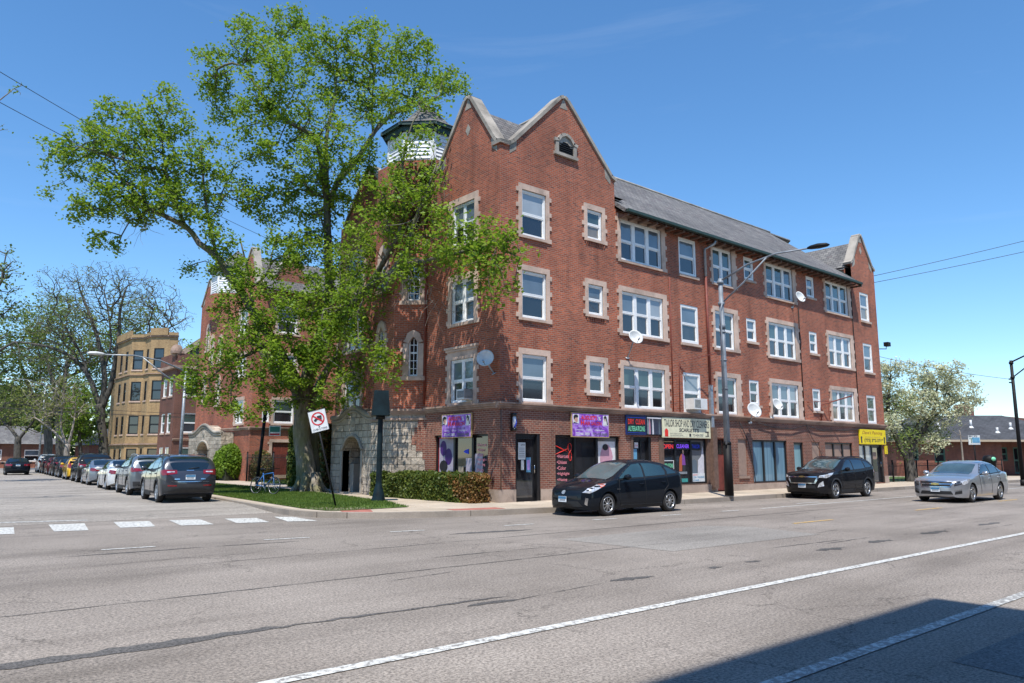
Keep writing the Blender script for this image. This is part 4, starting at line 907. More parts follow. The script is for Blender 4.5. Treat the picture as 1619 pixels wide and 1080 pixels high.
# bicycle
BK=thing('bicycle',(-3.9,9.8,.17),'blue bicycle with drop-side wheel leaning on the black post','bicycle')
def bike(root,c,d,tilt=.1):
    d=V((*d,0)).normalized(); side=V((-d.y,d.x,0)); up=(V((0,0,1))+side*tilt).normalized(); c=V(c)
    P=lambda a,h,s=0: c+d*a+up*h+side*s
    fw_=P(.52,.34); rw=P(-.52,.34)
    for ctr in (fw_,rw):
        mb=MB(); mb.tube([ctr+(d*math.cos(t)+up*math.sin(t))*.33 for t in [2*PI*k/28 for k in range(29)]],.018,6,cap=False); w=mb.build('wheel','tyre_rubber',root)
        mb=MB(); mb.tube([ctr+(d*math.cos(t)+up*math.sin(t))*.305 for t in [2*PI*k/28 for k in range(29)]],.008,4,cap=False)
        for k in range(14): t=2*PI*k/14; mb.tube([ctr,ctr+(d*math.cos(t)+up*math.sin(t))*.3],.0025,3)
        mb.tube([ctr-side*.04,ctr+side*.04],.02,6); mb.build('rim','silver_rim',w)
    bb=P(-.05,.3); st=P(-.2,.82); hd=P(.38,.84); hd2=P(.42,.68)
    mb=MB()
    for a,b in ((bb,st),(st-(st-bb)*.12,hd),(bb,hd2),(hd,hd2),(bb,rw),(st-(st-bb)*.15,rw)): mb.tube([a,b],.018,6)
    mb.tube([hd2,P(.47,.5),fw_],.013,6); mb.build('frame','blue_bike',root)
    mb=MB(); mb.tube([st,P(-.22,.93)],.013,6); mb.tube([P(-.34,.96),P(-.2,.97),P(-.06,.95)],[.06,.05,.02],8); mb.build('saddle','black_metal',root)
    mb=MB(); mb.tube([hd,P(.37,.96),P(.45,1.0)],.013,6); mb.tube([P(.36,1.0,-.3),P(.45,1.0,-.1),P(.45,1.0,.1),P(.36,1.0,.3)],.014,6); mb.build('handlebar','black_metal',root)
    mb=MB(); mb.lathe(bb,side,[(.09,.03),(.09,.04),(0,.04)],16); mb.tube([bb,P(-.05,.12,.08),P(0,.12,.14)],.01,5); mb.tube([bb,P(-.05,.48,-.08)],.01,5); mb.build('crank','galvanised',root)
bike(BK,(-3.9,9.8,.19),(.3,-.95))
# street lamps
def cobra(root,base,h,arm_to,mat,r0=.12,r1=.07,double=True,second=None,lamp='black_metal'):
    b=V(base); t=b+V((0,0,h)); mb=MB(); mb.tube([b,b+V((0,0,.35))],[r0*1.25,r0*1.2],12); mb.tube([b+V((0,0,.3)),t],[r0,r1],12); mb.build('pole',mat,root)
    e=V(arm_to); mb=MB(); d=e-t
    k1=[t+V((0,0,-.1)),t+d*.33+V((0,0,.25-d.z*.1)),t+d*.66+V((0,0,.22)),e]
    mb.tube(k1,[.045,.04,.035,.03],8); t2=t+V((0,0,-1.0)); j=k1[2]-d*.1
    mb.tube([t2,t2+(j-t2)*.5+V((0,0,-.06)),j],.035,8); mb.build('arm',mat,root)
    dd=V((d.x,d.y,0)).normalized(); mb=MB(); s=V((-dd.y,dd.x,0))
    rows=[]
    for a,w,hh in ((0,.05,.05),(.12,.12,.09),(.4,.17,.12),(.68,.13,.09),(.78,.04,.03)):
        c=e+dd*a; rows.append([c+s*w*math.cos(q)+V((0,0,1))*hh*math.sin(q)*(1 if math.sin(q)>0 else .55) for q in [2*PI*k/12 for k in range(12)]])
    mb.quadgrid(rows,0,True,True,True); mb.build('lamp_head',lamp,root)
    mb=MB(); 
    for zz in (.15,1.0): mb.tube([t+V((0,0,-zz-.06)),t+V((0,0,-zz+.06))],r1*1.5,10)
    mb.build('bracket',mat,root)
SL=thing('street_lamp',(8.87,-2.82,.15),'grey steel street lamp with black lower pole, in front of the red stair door','street lamp','street lamps')
cobra(SL,(8.87,-2.82,.15),8.4,(9.4,-6.2,9.15),'steel_pole',.13,.085)
mb=MB(); mb.tube([(8.87,-2.82,.2),(8.87,-2.82,2.1)],[.17,.145],14); mb.tube([(8.87,-2.82,2.1),(8.87,-2.82,2.2)],.155,14); mb.build('pole_wrap','black_metal',SL)
mb=MB(); mb.tube([(8.7,-2.9,2.1),(8.7,-2.9,7.3),(8.83,-2.9,7.6)],.035,6); mb.tube([(8.87,-2.82,6.55),(8.87,-2.82,6.75)],.12,10)
for z in (4.2,5.3,6.4): mb.tube([(8.87,-2.82,z),(8.87,-2.82,z+.05)],.125,10)
mb.build('conduit','steel_pole',SL)
SL2=thing('street_lamp',(-3.7,21,.15),'slender pale grey street lamp with a double arm reaching over the parked cars','street lamp','street lamps')
cobra(SL2,(-3.7,21,.15),5.95,(-7.6,20.6,6.5),'galvanised',.09,.06,lamp='dish_grey')
SL3=thing('street_lamp',(34.5,-5.1,0),'dark street lamp at the right edge of the picture, before the low brick station','street lamp','street lamps')
SL3.location=(34.5,-5.1,.0); cobra(SL3,(34.5,-5.1,0),7.2,(35.2,-8.6,8.1),'black_metal',.11,.08)
mb=MB(); mb.tube([(34.2,-5.0,6.1),(34.5,-5.1,6.1)],.04,6); mb.tube([(34.2,-5.0,5.9),(34.5,-5.1,5.9)],.04,6); mb.build('insulator','black_metal',SL3)
SL4=thing('street_lamp',(-5.2,75,.15),'small distant white-headed street lamp above the dark sedan','street lamp','street lamps'); cobra(SL4,(-1.6,74,.15),9.0,(-4.6,73.8,9.6),'galvanised',.1,.06,lamp='dish_grey')
# satellite dishes
def dish(p,wall,aim,r,label):
    p=V(p); w=V(wall); t=thing('satellite_dish',tuple(w),label,'satellite dish','satellite dishes on the brick wall')
    a=V(aim).normalized(); mb=MB(); mb.lathe(p,a,[(0,-.02),(r*.5,.02),(r*.85,.09),(r,.13),(r,.15),(r*.84,.11),(r*.5,.04),(0,.0)],26); mb.build('reflector','dish_grey',t)
    mb=MB(); mb.tube([w,w+(p-w)*.5+V((0,0,-.05)),p-a*.03],.028,7); mb.lathe(w,(p-w),[(.0,0),(.1,0),(.1,.02),(0,.02)],10); mb.build('mount_arm','galvanised',t)
    mb=MB(); q=p+a*.45+V((0,0,-.22)); mb.tube([p-V((0,0,r*.9))+a*.08,q],.014,5); mb.tube([q,q-a*.13],.035,8); mb.build('feed_horn','galvanised',t)
AIM=(-.35,-1,.45)
dish((-.32,.35,4.9),(0,.3,4.45),(-1,-.75,.4),.3,'pale satellite dish at the building corner beside the street-side window')
dish((6.37,-.5,6.2),(6.5,0,5.5),AIM,.3,'satellite dish on a leaning arm above the triple window of the first floor')
dish((14.45,-.5,3.68),(14.8,-.1,3.2),AIM,.36,'large satellite dish on the stone ledge left of the small window')
dish((16.45,-.5,4.02),(16.7,-.1,3.5),(-.2,-1,.45),.3,'satellite dish in front of the ground-ledge triple window')
dish((19.1,-.5,9.55),(19.3,0,9.2),(-.2,-1,.4),.3,'satellite dish highest up on the wall, under the eaves')
# wall brackets of vanished signs, barber pole, flood light
BR=thing('sign_bracket',(9.6,0,5.7),'rusty empty sign bracket left of the downspout, above the air conditioner','bracket','old sign brackets')
mb=MB(); mb.tube([(9.75,-.02,3.5),(9.75,-.06,5.6),(11.5,-.7,6.05)],.022,5); mb.tube([(9.75,-.05,5.6),(10.2,-.02,4.8)],.014,4); mb.build('pipe_frame','rust_red',BR)
BR2=thing('sign_bracket',(21.5,0,4.4),'rusty horizontal sign arm across the triple window near the yellow sign','bracket','old sign brackets')
mb=MB(); mb.tube([(20.2,-.05,4.38),(21.9,-.5,4.5)],.016,5); mb.tube([(21.6,-.02,3.5),(21.6,-.05,4.3),(23.0,-1.0,4.78)],.035,5); mb.tube([(21.95,-.25,4.38),(22.1,-.2,3.6)],.012,4); mb.build('pipe_frame','rust_red',BR2)
BP=thing('barber_pole',(.5,-.05,2.6),'black and blue barber pole fixed beside the salon door','barber pole')
mb=MB(); mb.tube([(.5,-.16,2.5),(.5,-.16,2.6)],.085,12); mb.tube([(.5,-.16,3.0),(.5,-.16,3.1)],.085,12); mb.box((.47,-.12,2.5),(.53,.0,3.1)); mb.build('case','black_frame',BP)
mb=MB(); mb.tube([(.5,-.16,2.6),(.5,-.16,3.0)],.06,12); g=mb.build('cylinder','cloth_white',BP)
mb=MB()
mb.tube([(.5+.064*math.cos(t*3-2.2),-.16+.064*math.sin(t*3-2.2),2.62+.36*t) for t in [k/14 for k in range(15)]],.03,5); mb.build('blue_stripe','barber_blue',BP)
FLD=thing('flood_light',(29.0,.2,7.9),'small black flood light sticking out at the far right end of the brick wall','light'); mb=MB(); mb.tube([(29.0,.2,7.95),(29.5,-.2,7.95),(29.5,-.2,8.15)],.025,6); mb.build('bracket','black_metal',FLD); mb=MB(); mb.box((29.35,-.38,8.1),(29.72,-.12,8.34)); mb.build('lamp_box','black_metal',FLD)
# signs on the wall
def board(name,P,u0,u1,z0,z1,mat,frame,label,t=.06,grp=None):
    r=thing(name,tuple(P.p((u0+u1)/2,z0,0)),label,'sign',grp); mb=MB(); P.box(mb,u0,u1,z0,z1,.03,.03+t); mb.build('frame',frame,r); mb=MB(); P.box(mb,u0+.035,u1-.035,z0+.035,z1-.035,.03+t,.034+t); mb.build('panel',mat,r); return r
def salon(P,u0,u1,z0,z1,label):
    r=board('shop_sign',P,u0,u1,z0,z1,'salon_print','gold_frame',label,grp='purple salon signs'); d=.097; w=u1-u0; h=z1-z0
    X=lambda f:u0+w*f; Z=lambda f:z0+h*f
    sheet(r,P,X(.03),X(.19),Z(.56),Z(.93),'poster_white',d,'portrait_card'); sheet(r,P,X(.83),X(.965),Z(.5),Z(.92),'poster_white',d,'portrait_card')
    def pl(pts,mat,nm,dd=.002): mb=MB(); P.poly(mb,[(X(a),Z(b)) for a,b in pts],d+dd); mb.build(nm,mat,r)
    pl([(.06,.8),(.05,.72),(.07,.66),(.11,.6),(.14,.6),(.155,.66),(.155,.74),(.15,.8)],'skin_tone','portrait'); pl([(.05,.74),(.045,.84),(.07,.91),(.13,.915),(.165,.86),(.155,.8),(.09,.79),(.07,.72)],'hair_dark','portrait',.004); pl([(.04,.565),(.05,.62),(.1,.59),(.15,.565)],'ink','portrait',.004)
    pl([(.86,.52),(.87,.68),(.86,.78),(.88,.8),(.91,.78),(.92,.66),(.93,.52)],'paper','portrait'); pl([(.87,.68),(.865,.76),(.885,.8),(.9,.76),(.9,.68)],'skin_tone','portrait',.003); pl([(.85,.84),(.87,.9),(.9,.915),(.925,.86),(.945,.7),(.96,.56),(.94,.52),(.925,.66),(.9,.8),(.87,.8),(.855,.74)],'hair_dark','portrait',.004)
    text(r,P,"AUGUST'S",X(.24),Z(.72),h*.17,'bright_red',w*.42,d=d+.002,bold=.03); text(r,P,'H',X(.235),Z(.5),h*.19,'bright_red',w*.09,d=d+.002,bold=.05); text(r,P,'AIR SALON',X(.34),Z(.5),h*.15,'sign_red',w*.45,d=d+.002,bold=.03)
    text(r,P,'%',X(.7),Z(.7),h*.17,'poster_white',w*.07,d=d+.002,bold=.02)
    text(r,P,'Haircuts for Men - Women - Kids',X(.16),Z(.36),h*.07,'ink_grey',w*.64,d=d+.002); text(r,P,'Unisex    Color    Highlights',X(.1),Z(.26),h*.07,'poster_white',w*.76,d=d+.002,bold=.02)
    text(r,P,'773.441.5858',X(.1),Z(.08),h*.12,'poster_white',w*.36,d=d+.002,bold=.02); text(r,P,'773.418.6668',X(.54),Z(.08),h*.12,'ink_grey',w*.4,d=d+.002,bold=.02)
    pl([(.05,.5),(.17,.5),(.17,.53),(.05,.53)],'lilac','caption'); pl([(.84,.46),(.95,.46),(.95,.48),(.84,.48)],'lilac','caption')
salon(PF,3.29,5.28,2.35,3.24,'purple hair salon sign with two portraits, above the shop window facing the main road'); 
PL2=Plane((0,4.4,0),(0,-1,0)); salon(PL2,1.18,2.95,2.31,3.16,'purple hair salon sign with two portraits, above the shaded window on the side street')
r=board('shop_sign',PF,6.27,7.45,2.49,3.25,'sign_black','blue_sign_paint','black dry clean and alterations sign with red and green lettering'); d=.097
text(r,PF,'DRY  CLEAN',6.36,2.9,.2,'bright_red',1.0,d=d,bold=.02); text(r,PF,'ALTERATIONS',6.36,2.63,.2,'neon_green',1.0,d=d,bold=.015)
sheet(r,PF,6.33,7.39,3.15,3.17,'barber_blue',d,'rule'); sheet(r,PF,6.33,7.39,2.56,2.58,'barber_blue',d,'rule')
r=board('shop_sign',PF,7.46,8.43,2.49,3.25,'ink','black_frame','picture panel of clothes hanging on a rail between two shop signs')
cols=['galvanised','cloth_pink','cloth_navy','cloth_white','cloth_navy','cloth_navy','cloth_navy','sash_upper','cloth_navy']
for k,cn in enumerate(cols):
    a=7.51+k*.1; mb=MB(); PF.poly(mb,[(a+.0,2.53),(a+.1,2.53),(a+.09,2.95),(a+.05,3.15),(a+.02,3.13),(a+.0,2.9)],.096+.0005*k); mb.build('garment',cn,r)
sheet(r,PF,7.5,8.4,3.15,3.2,'cloth_white',.103,'rail')
r=board('shop_sign',PF,8.46,11.74,2.42,3.24,'cream_sign','cream_sign','cream tailor shop and dry cleaners sign with black lettering')
text(r,PF,'TAILOR SHOP AND DRY CLEANERS',8.58,2.86,.3,'ink',3.05,d=.097,bold=.01); text(r,PF,"SCARLETT'S",9.55,2.66,.16,'ink',1.35,d=.097,bold=.03,shear=.1)
text(r,PF,'773-404-3787',10.45,2.49,.1,'ink_grey',.75,d=.097,bold=.015); text(r,PF,'EXPERT TAILORING & LEATHER',8.95,2.56,.045,'ink_grey',.75,d=.097); text(r,PF,'WEDDING GOWNS CLEANED',8.95,2.49,.045,'ink_grey',.85,d=.097)
mb=MB(); PF.poly(mb,[(8.6,2.46),(8.82,2.46),(8.82,2.7),(8.74,2.78),(8.66,2.78),(8.6,2.7)],.098); mb.build('dress_picture','bright_red',r)
mb=MB(); PF.poly(mb,[(10.22,2.48),(10.35,2.48),(10.35,2.6),(10.22,2.6)],.098); mb.build('phone_symbol','ink',r); mb=MB(); PF.box(mb,11.35,11.62,2.5,2.53,.094,.098); PF.box(mb,11.35,11.6,2.66,2.71,.094,.098); PF.box(mb,11.5,11.58,2.53,2.66,.094,.098); mb.build('sewing_machine_symbol','ink',r)
r=board('shop_sign',PF,25.6,28.8,2.33,3.15,'yellow_sign','yellow_sign','yellow painting contractor sign with a phone number at the right end of the wall')
text(r,PF,"Dave's Painting",25.9,2.83,.24,'maroon_text',2.5,d=.097,shear=.35); text(r,PF,'INTERIOR & EXTERIOR',26.2,2.68,.07,'gold_badge',1.9,d=.097); text(r,PF,'(773) 392-3719',26.1,2.4,.24,'ink',2.3,d=.097,bold=.03)
mb=MB()
for u in (25.78,28.6): PF.poly(mb,[(u-.08,2.4),(u+.08,2.4),(u+.05,2.6),(u+.1,2.72),(u-.02,2.78),(u-.1,2.72)],.098)
mb.build('painter_symbol','ink',r)
r=board('notice_board',PF,28.66,29.0,1.8,2.27,'yellow_sign','yellow_sign','small yellow notice on the last brick pier, below the yellow sign',.03)
for k in range(5): text(r,PF,'PAINTING' if k%2 else 'PLASTER',28.71,2.18-k*.08,.04,'ink',.24,d=.065)
# overhead wires
def wires(name,label,lines,sag=.3,rad=.012):
    mb=MB()
    for a,b in lines:
        a,b=V(a),V(b); mb.tube([a+(b-a)*t+V((0,0,-4*sag*t*(1-t))) for t in [k/12 for k in range(13)]],rad,4)
    o=mb.build(name,'wire'); return tag(o,label,'cable','overhead wires')
wires('overhead_cable','pair of wires rising to the upper right from the roof end',[((28.9,.3,12.3),(44,-16,17.6)),((28.9,.3,11.9),(44,-16,16.6))],.2,.016)
wires('overhead_cable','thin wire between the brick wall and the far right lamp',[((29.0,.1,7.5),(34.2,-5.0,6.1))],.12)
wires('overhead_cable','pair of wires passing behind the big tree at upper left',[((-18,2,12.5),(3,20,13.5)),((-18,2.5,11.8),(3,20,12.8))],.3,.010)
wires('overhead_cable','low wires crossing the side street behind the parked cars',[((-14,44,5.6),(6,43,5.0)),((-14,44,5.3),(6,43,4.75)),((-14,44,5.25),(6,43,4.7))],.15,.02)
# ------------------------------------------------------------------ fences
def fence(name,label,a,b,h,n,posts):
    a=V((*a,.12)); b=V((*b,.12)); r=thing(name,tuple(a),label,'fence'); mb=MB(); d=b-a
    for z in (h-.18,.2): mb.tube([a+V((0,0,z)),b+V((0,0,z))],.022,4)
    for k in range(n+1): p=a+d*k/n; mb.tube([p+V((0,0,.08)),p+V((0,0,h))],.012,4)
    mb.build('railing','black_metal',r)
    for k in range(posts+1): mb=MB(); p=a+d*k/posts; mb.tube([p,p+V((0,0,h+.12))],.05,4); mb.tube([p+V((0,0,h+.12)),p+V((0,0,h+.2))],[.065,.01],4); mb.build('post','black_metal',r)
fence('iron_fence','black iron fence round the courtyard lawn, left of the big trunk',(2.1,26.9),(1.9,14.8),1.65,80,6)
fence('iron_fence','black iron fence in front of the flowering tree and station lawn',(29.3,.6),(50,.6),1.15,110,12)
# litter bin and shelter sign by the station
r=thing('litter_bin',(39.2,-2.0,.15),'black litter bin with a round green emblem behind the silver sedan','litter bin'); mb=MB(); mb.lathe((39.2,-2.0,.15),(0,0,1),[(0,0),(.33,0),(.36,.1),(.36,1.1),(.42,1.15),(.38,1.4),(.3,1.55),(0,1.6)],18); mb.build('body','black_metal',r)
mb=MB(); mb.lathe((38.95,-2.3,1.5),(-.75,-.65,0),[(0,.08),(.13,.08),(.13,.05)],16); mb.build('emblem','neon_green',r)
r=thing('bus_stop_sign',(38.0,-1.6,.15),'small blue and white bus stop sign on a post before the brick station','sign'); mb=MB(); mb.tube([(38.0,-1.6,.15),(38.0,-1.6,2.9)],.04,6); mb.build('post','black_metal',r); FB_=flat_plane((38.0,-1.6,0),math.radians(222)); mb=MB(); FB_.box(mb,-.35,.35,2.4,3.0,.05,.07); mb.build('sign_plate','sign_white',r); mb=MB(); FB_.box(mb,-.12,.33,2.52,2.86,.07,.075); mb.build('route_panel','paper_blue',r); text(r,FB_,'T',-.3,2.5,.3,'sign_green',d=.075); text(r,FB_,'BUS',-.3,2.88,.1,'ink',.5,d=.075)
# ------------------------------------------------------------------ low station building on the right
ST=thing('station_building',(45.9,6.2,0),'low red brick building with a dark hipped roof and green windows at the right edge','building')
a=V((45.6,6.5,0)); b=V((51.9,1.1,0)); e=V((58.6,-2.0,0)); PS1=Plane(a,b-a); l1=(b-a).length; back=-PS1.n
mb=MB(); hs=[(1.0,1.75,1.35,2.45),(3.0,3.85,1.2,2.5)]; PS1.wall(mb,0,l1,0,2.95,hs)
q=b+V((.8,1.2,0)); PS2=Plane(q,e-q); l2=(e-q).length; h2=[(.3,.65,1.3,2.4),(1.1,1.6,1.3,2.4),(2.1,2.6,.3,2.4)]; mb.face([b,q,q+V((0,0,2.95)),b+V((0,0,2.95))]); PS2.wall(mb,0,l2,0,2.95,h2)
a2=a+V((-3.0,3.0,0)); a3=a+back*9; mb.face([a,a3,a3+V((0,0,2.95)),a+V((0,0,2.95))]); mb.build('wall','station_brick',ST)
plain('window_green',(.05,.13,.1),.5)
for (u0,u1,z0,z1) in hs: w=window(ST,PS1,u0,u1,z0,z1,1,fr='window_green',up='sash_dark')
for (u0,u1,z0,z1) in h2: w=window(ST,PS2,u0,u1,z0,z1,1,fr='window_green',up='sash_dark')
f=(b-a).normalized(); A=lambda u,k,z: a+f*u+back*k+V((0,0,z)); mb=MB()
p0,p1,p2,p3=A(-.7,-.7,2.95),A(16,-.7,2.95),A(16,10,2.95),A(-.7,10,2.95); r0,r1=A(4.2,4.6,5.1),A(11.5,4.6,5.1)
for fc in ([p0,p1,r1,r0],[p3,p0,r0],[p1,p2,r1],[p2,p3,r0,r1]): mb.face(fc)
mb.build('roof','dark_slate',ST); mb=MB(); 
for x,y in ((p0,p1),(p0,p3)): mb.hexa([x+V((0,0,-.16)),y+V((0,0,-.16)),y+V((0,0,-.16))+back*.1,x+V((0,0,-.16))+back*.1,x+V((0,0,.0)),y+V((0,0,.0)),y+back*.1,x+back*.1])
mb.build('fascia','curtain_tan',ST)
for u,k,h in ((4.4,1.6,.5),(7.2,1.9,.6),(8.6,.8,.4),(10.2,1.6,.5)): mb=MB(); c=A(u,k,2.95+(k+.7)*.4); mb.tube([c,c+V((0,0,h))],.09,8); mb.lathe(c,(0,0,1),[(.22,-.05),(.1,.12)],8); mb.build('roof_vent','dish_grey',ST)
mb=MB(); mb.box((70,13,0),(90,6,5.6)); mb.box((74,12,5.6),(75.6,10.6,7.2)); o=mb.build('brick_building','station_brick'); tag(o,'distant brown brick building with a chimney above the station roof','building')
mb=MB(); mb.box((88,2,0),(110,-10,5.4)); mb.box((92,0,5.4),(93,-1,6.4)); o=mb.build('brick_building','brown_brick'); tag(o,'distant low brick building at the extreme right above the station roof','building')
# bungalow at the end of the side street
def house(name,label,x,y,w,d,h,wm_,rm_,z=3.0):
    r=thing(name,(x,y,0),label,'house','houses at the end of the side street'); P=Plane((x,y,0),(1,0,0)); mb=MB(); hs=[(w*.25,w*.25+1.2,1.2,2.6),(w*.6,w*.6+1.8,1.0,2.6)]; P.wall(mb,0,w,0,z,hs); mb.face([(x,y,0),(x,y+d,0),(x,y+d,z),(x,y,z)]); mb.face([(x+w,y,0),(x+w,y+d,0),(x+w,y+d,z),(x+w,y,z)]); mb.build('wall',wm_,r)
    for q in hs: window(r,P,*q,1)
    mb=MB(); o=.6; c=[V((x-o,y-o,z)),V((x+w+o,y-o,z)),V((x+w+o,y+d+o,z)),V((x-o,y+d+o,z))]; e0,e1=V((x+w*.35,y+d/2,z+h)),V((x+w*.65,y+d/2,z+h))
    for fc in ([c[0],c[1],e1,e0],[c[3],c[0],e0],[c[1],c[2],e1],[c[2],c[3],e0,e1]): mb.face(fc)
    mb.build('roof',rm_,r); mb=MB(); P.box(mb,0,w,0.1,.9,.1,1.6); mb.build('porch_wall','red_brick',r); mb=MB(); P.box(mb,-.2,w+.2,.9,1.0,.05,1.7); mb.build('porch_cap','limestone',r)
house('bungalow','small brick bungalow with a pale grey roof at the end of the side street, left',-5,106,11,9,2.6,'brown_brick','grey_slate',3.4)
house('bungalow','small brick bungalow right of the dark tree trunks at the end of the side street',8,98,8,9,2.4,'station_brick','dark_slate',3.2)
# building across the road, behind the photographer, whose shadow falls on the near lane
r=thing('shop_row',(30,-28,0),'long low brick shop row across the main road, behind the viewer','building'); mb=MB(); mb.box((-4,-23.5,0),(75,-34,6.8)); mb.build('wall','brown_brick',r); mb=MB()
for k in range(15): mb.box((-3+k*5.2,-23.45,.5),(.6+k*5.2,-23.4,2.8))
mb.build('window_band','shop_glass',r)
r=thing('corner_building',(-30,-28,0),'plain brick building behind the viewer that shades the near lane','building'); mb=MB(); mb.box((-52,-21.3,0),(-11.95,-36,15.8)); mb.build('wall','brown_brick',r); mb=MB(); mb.box((-52.1,-21.25,15.8),(-11.9,-36.1,16.0)); mb.build('cornice','belt_stone',r)
# ------------------------------------------------------------------ cars
def pchip(pts):
    xs=[p[0] for p in pts]; ys=[p[1] for p in pts]; n=len(xs)
    h=[xs[i+1]-xs[i] for i in range(n-1)]; dl=[(ys[i+1]-ys[i])/h[i] for i in range(n-1)]
    m=[dl[0]]+[0 if dl[i-1]*dl[i]<=0 else 3*(h[i-1]+h[i])/((2*h[i]+h[i-1])/dl[i-1]+(h[i]+2*h[i-1])/dl[i]) for i in range(1,n-1)]+[dl[-1]]
    def f(x):
        if x<=xs[0]: return ys[0]
        if x>=xs[-1]: return ys[-1]
        i=0
        while x>xs[i+1]: i+=1
        t=(x-xs[i])/h[i]
        return (2*t**3-3*t**2+1)*ys[i]+(t**3-2*t**2+t)*h[i]*m[i]+(-2*t**3+3*t**2)*ys[i+1]+(t**3-t**2)*h[i]*m[i+1]
    return f
class Car:
    def __init__(s,sp):
        s.sp=sp; s.L,s.W,s.H=sp['dim']; s.top=pchip(sp['top']); s.low=pchip(sp['low']); s.belt=pchip(sp['belt']); s.tum=sp.get('tum',.22)
        s.fa,s.fp=sp.get('front',(.55,2.6)); s.ra,s.rp=sp.get('rear',(.4,2.8)); s.tuck=sp.get('tuck',.06)
    def Wp(s,x):
        w=s.W/2
        if x<s.fa: w*=max(0,1-(1-x/s.fa)**s.fp)**(1/s.fp)
        if x>s.L-s.ra: w*=max(0,1-((x-s.L+s.ra)/s.ra)**s.rp)**(1/s.rp)
        return w
    def sec(s,x):
        t=s.top(x); l=s.low(x); sh=min(s.belt(x),t-.07-.25*max(0,min(.3,t-s.belt(x))))
        sh=max(sh,l+.02); c=t-sh; p=2.1+max(0,min(1,(c-.12)/.3))*3.2
        return t,l,sh,c,p
    def lowf(s,x,z,l,sh):
        t=(z-l)/max(.01,sh-l)
        f=1-s.tuck*max(0,1-t/.35)**1.5-.035*max(0,(t-.55)/.45)**2
        return f
    def HW(s,x,z):
        t,l,sh,c,p=s.sec(x); w=s.Wp(x)
        if z<l or z>t: return 0
        if z<=sh: return w*s.lowf(x,z,l,sh)
        k=(z-sh)/c; return max(0,(w*.965-s.tum*max(0,z-sh)*(1 if c>.2 else .3)))*max(0,1-k**p)**(1/p)
    def section(s,x):
        t,l,sh,c,p=s.sec(x); w=s.Wp(x); out=[(0,l)]
        for k in range(9):
            z=l+(sh-l)*k/9; out.append((w*s.lowf(x,z,l,sh),z))
        for k in range(15):
            th=PI/2*k/14; z=sh+c*math.sin(th)**(2/p) if k<14 else t; q=max(0,math.cos(th))**(2/p)
            out.append((max(0,w*.965-s.tum*max(0,z-sh)*(1 if c>.2 else .3))*q if k<14 else 0,z))
        return out
    def side(s,x,z,off=0,sg=1): return V((x,sg*(s.HW(x,z)+off),z))
    def topz(s,x,y,off=0):
        t,l,sh,c,p=s.sec(x); lo,hi=l+(sh-l)*.5,t
        if s.HW(x,lo)<abs(y): return V((x,y,lo))
        for _ in range(22):
            m=(lo+hi)/2
            if s.HW(x,m)>=abs(y): lo=m
            else: hi=m
        return V((x,y,lo+off))
    def end(s,y,z,rear=False,off=.006):
        mid=s.L*.5; a,b=(mid,s.L) if rear else (mid,0)
        # walk from mid outward to last x inside
        for _ in range(26):
            m=(a+b)/2
            if s.HW(m,z)>=abs(y) and s.top(m)>=z: a=m
            else: b=m
        # outward scan assumes monotone end; fine for bumpers, hatches and lamps
        return V((a+(off if rear else -off),y,z))
def clipgrid(pts2,st=.09):
    bm=bmesh.new(); vs=[bm.verts.new((p[0],p[1],0)) for p in pts2]; bm.faces.new(vs)
    for ax in (0,1):
        lo=min(p[ax] for p in pts2); hi=max(p[ax] for p in pts2); n=int((hi-lo)/st)
        for k in range(1,n+1):
            co=[0,0,0]; no=[0,0,0]; co[ax]=lo+(hi-lo)*k/(n+1); no[ax]=1
            bmesh.ops.bisect_plane(bm,geom=bm.verts[:]+bm.edges[:]+bm.faces[:],plane_co=co,plane_no=no)
    bmesh.ops.triangulate(bm,faces=bm.faces)
    bm.verts.index_update(); v=[(q.co.x,q.co.y) for q in bm.verts]; f=[[q.index for q in fc.verts] for fc in bm.faces]; bm.free(); return v,f
def mapped(name,mat,par,polys,fn,st=.09):
    mb=MB()
    for pts in polys:
        v,f=clipgrid(pts,st); i=len(mb.v); mb.v+= [fn(*q) for q in v]
        for q in f: mb.f.append(tuple(i+k for k in q)); mb.m.append(0); mb.sm.append(True)
    return mb.build(name,mat,par,local=True)
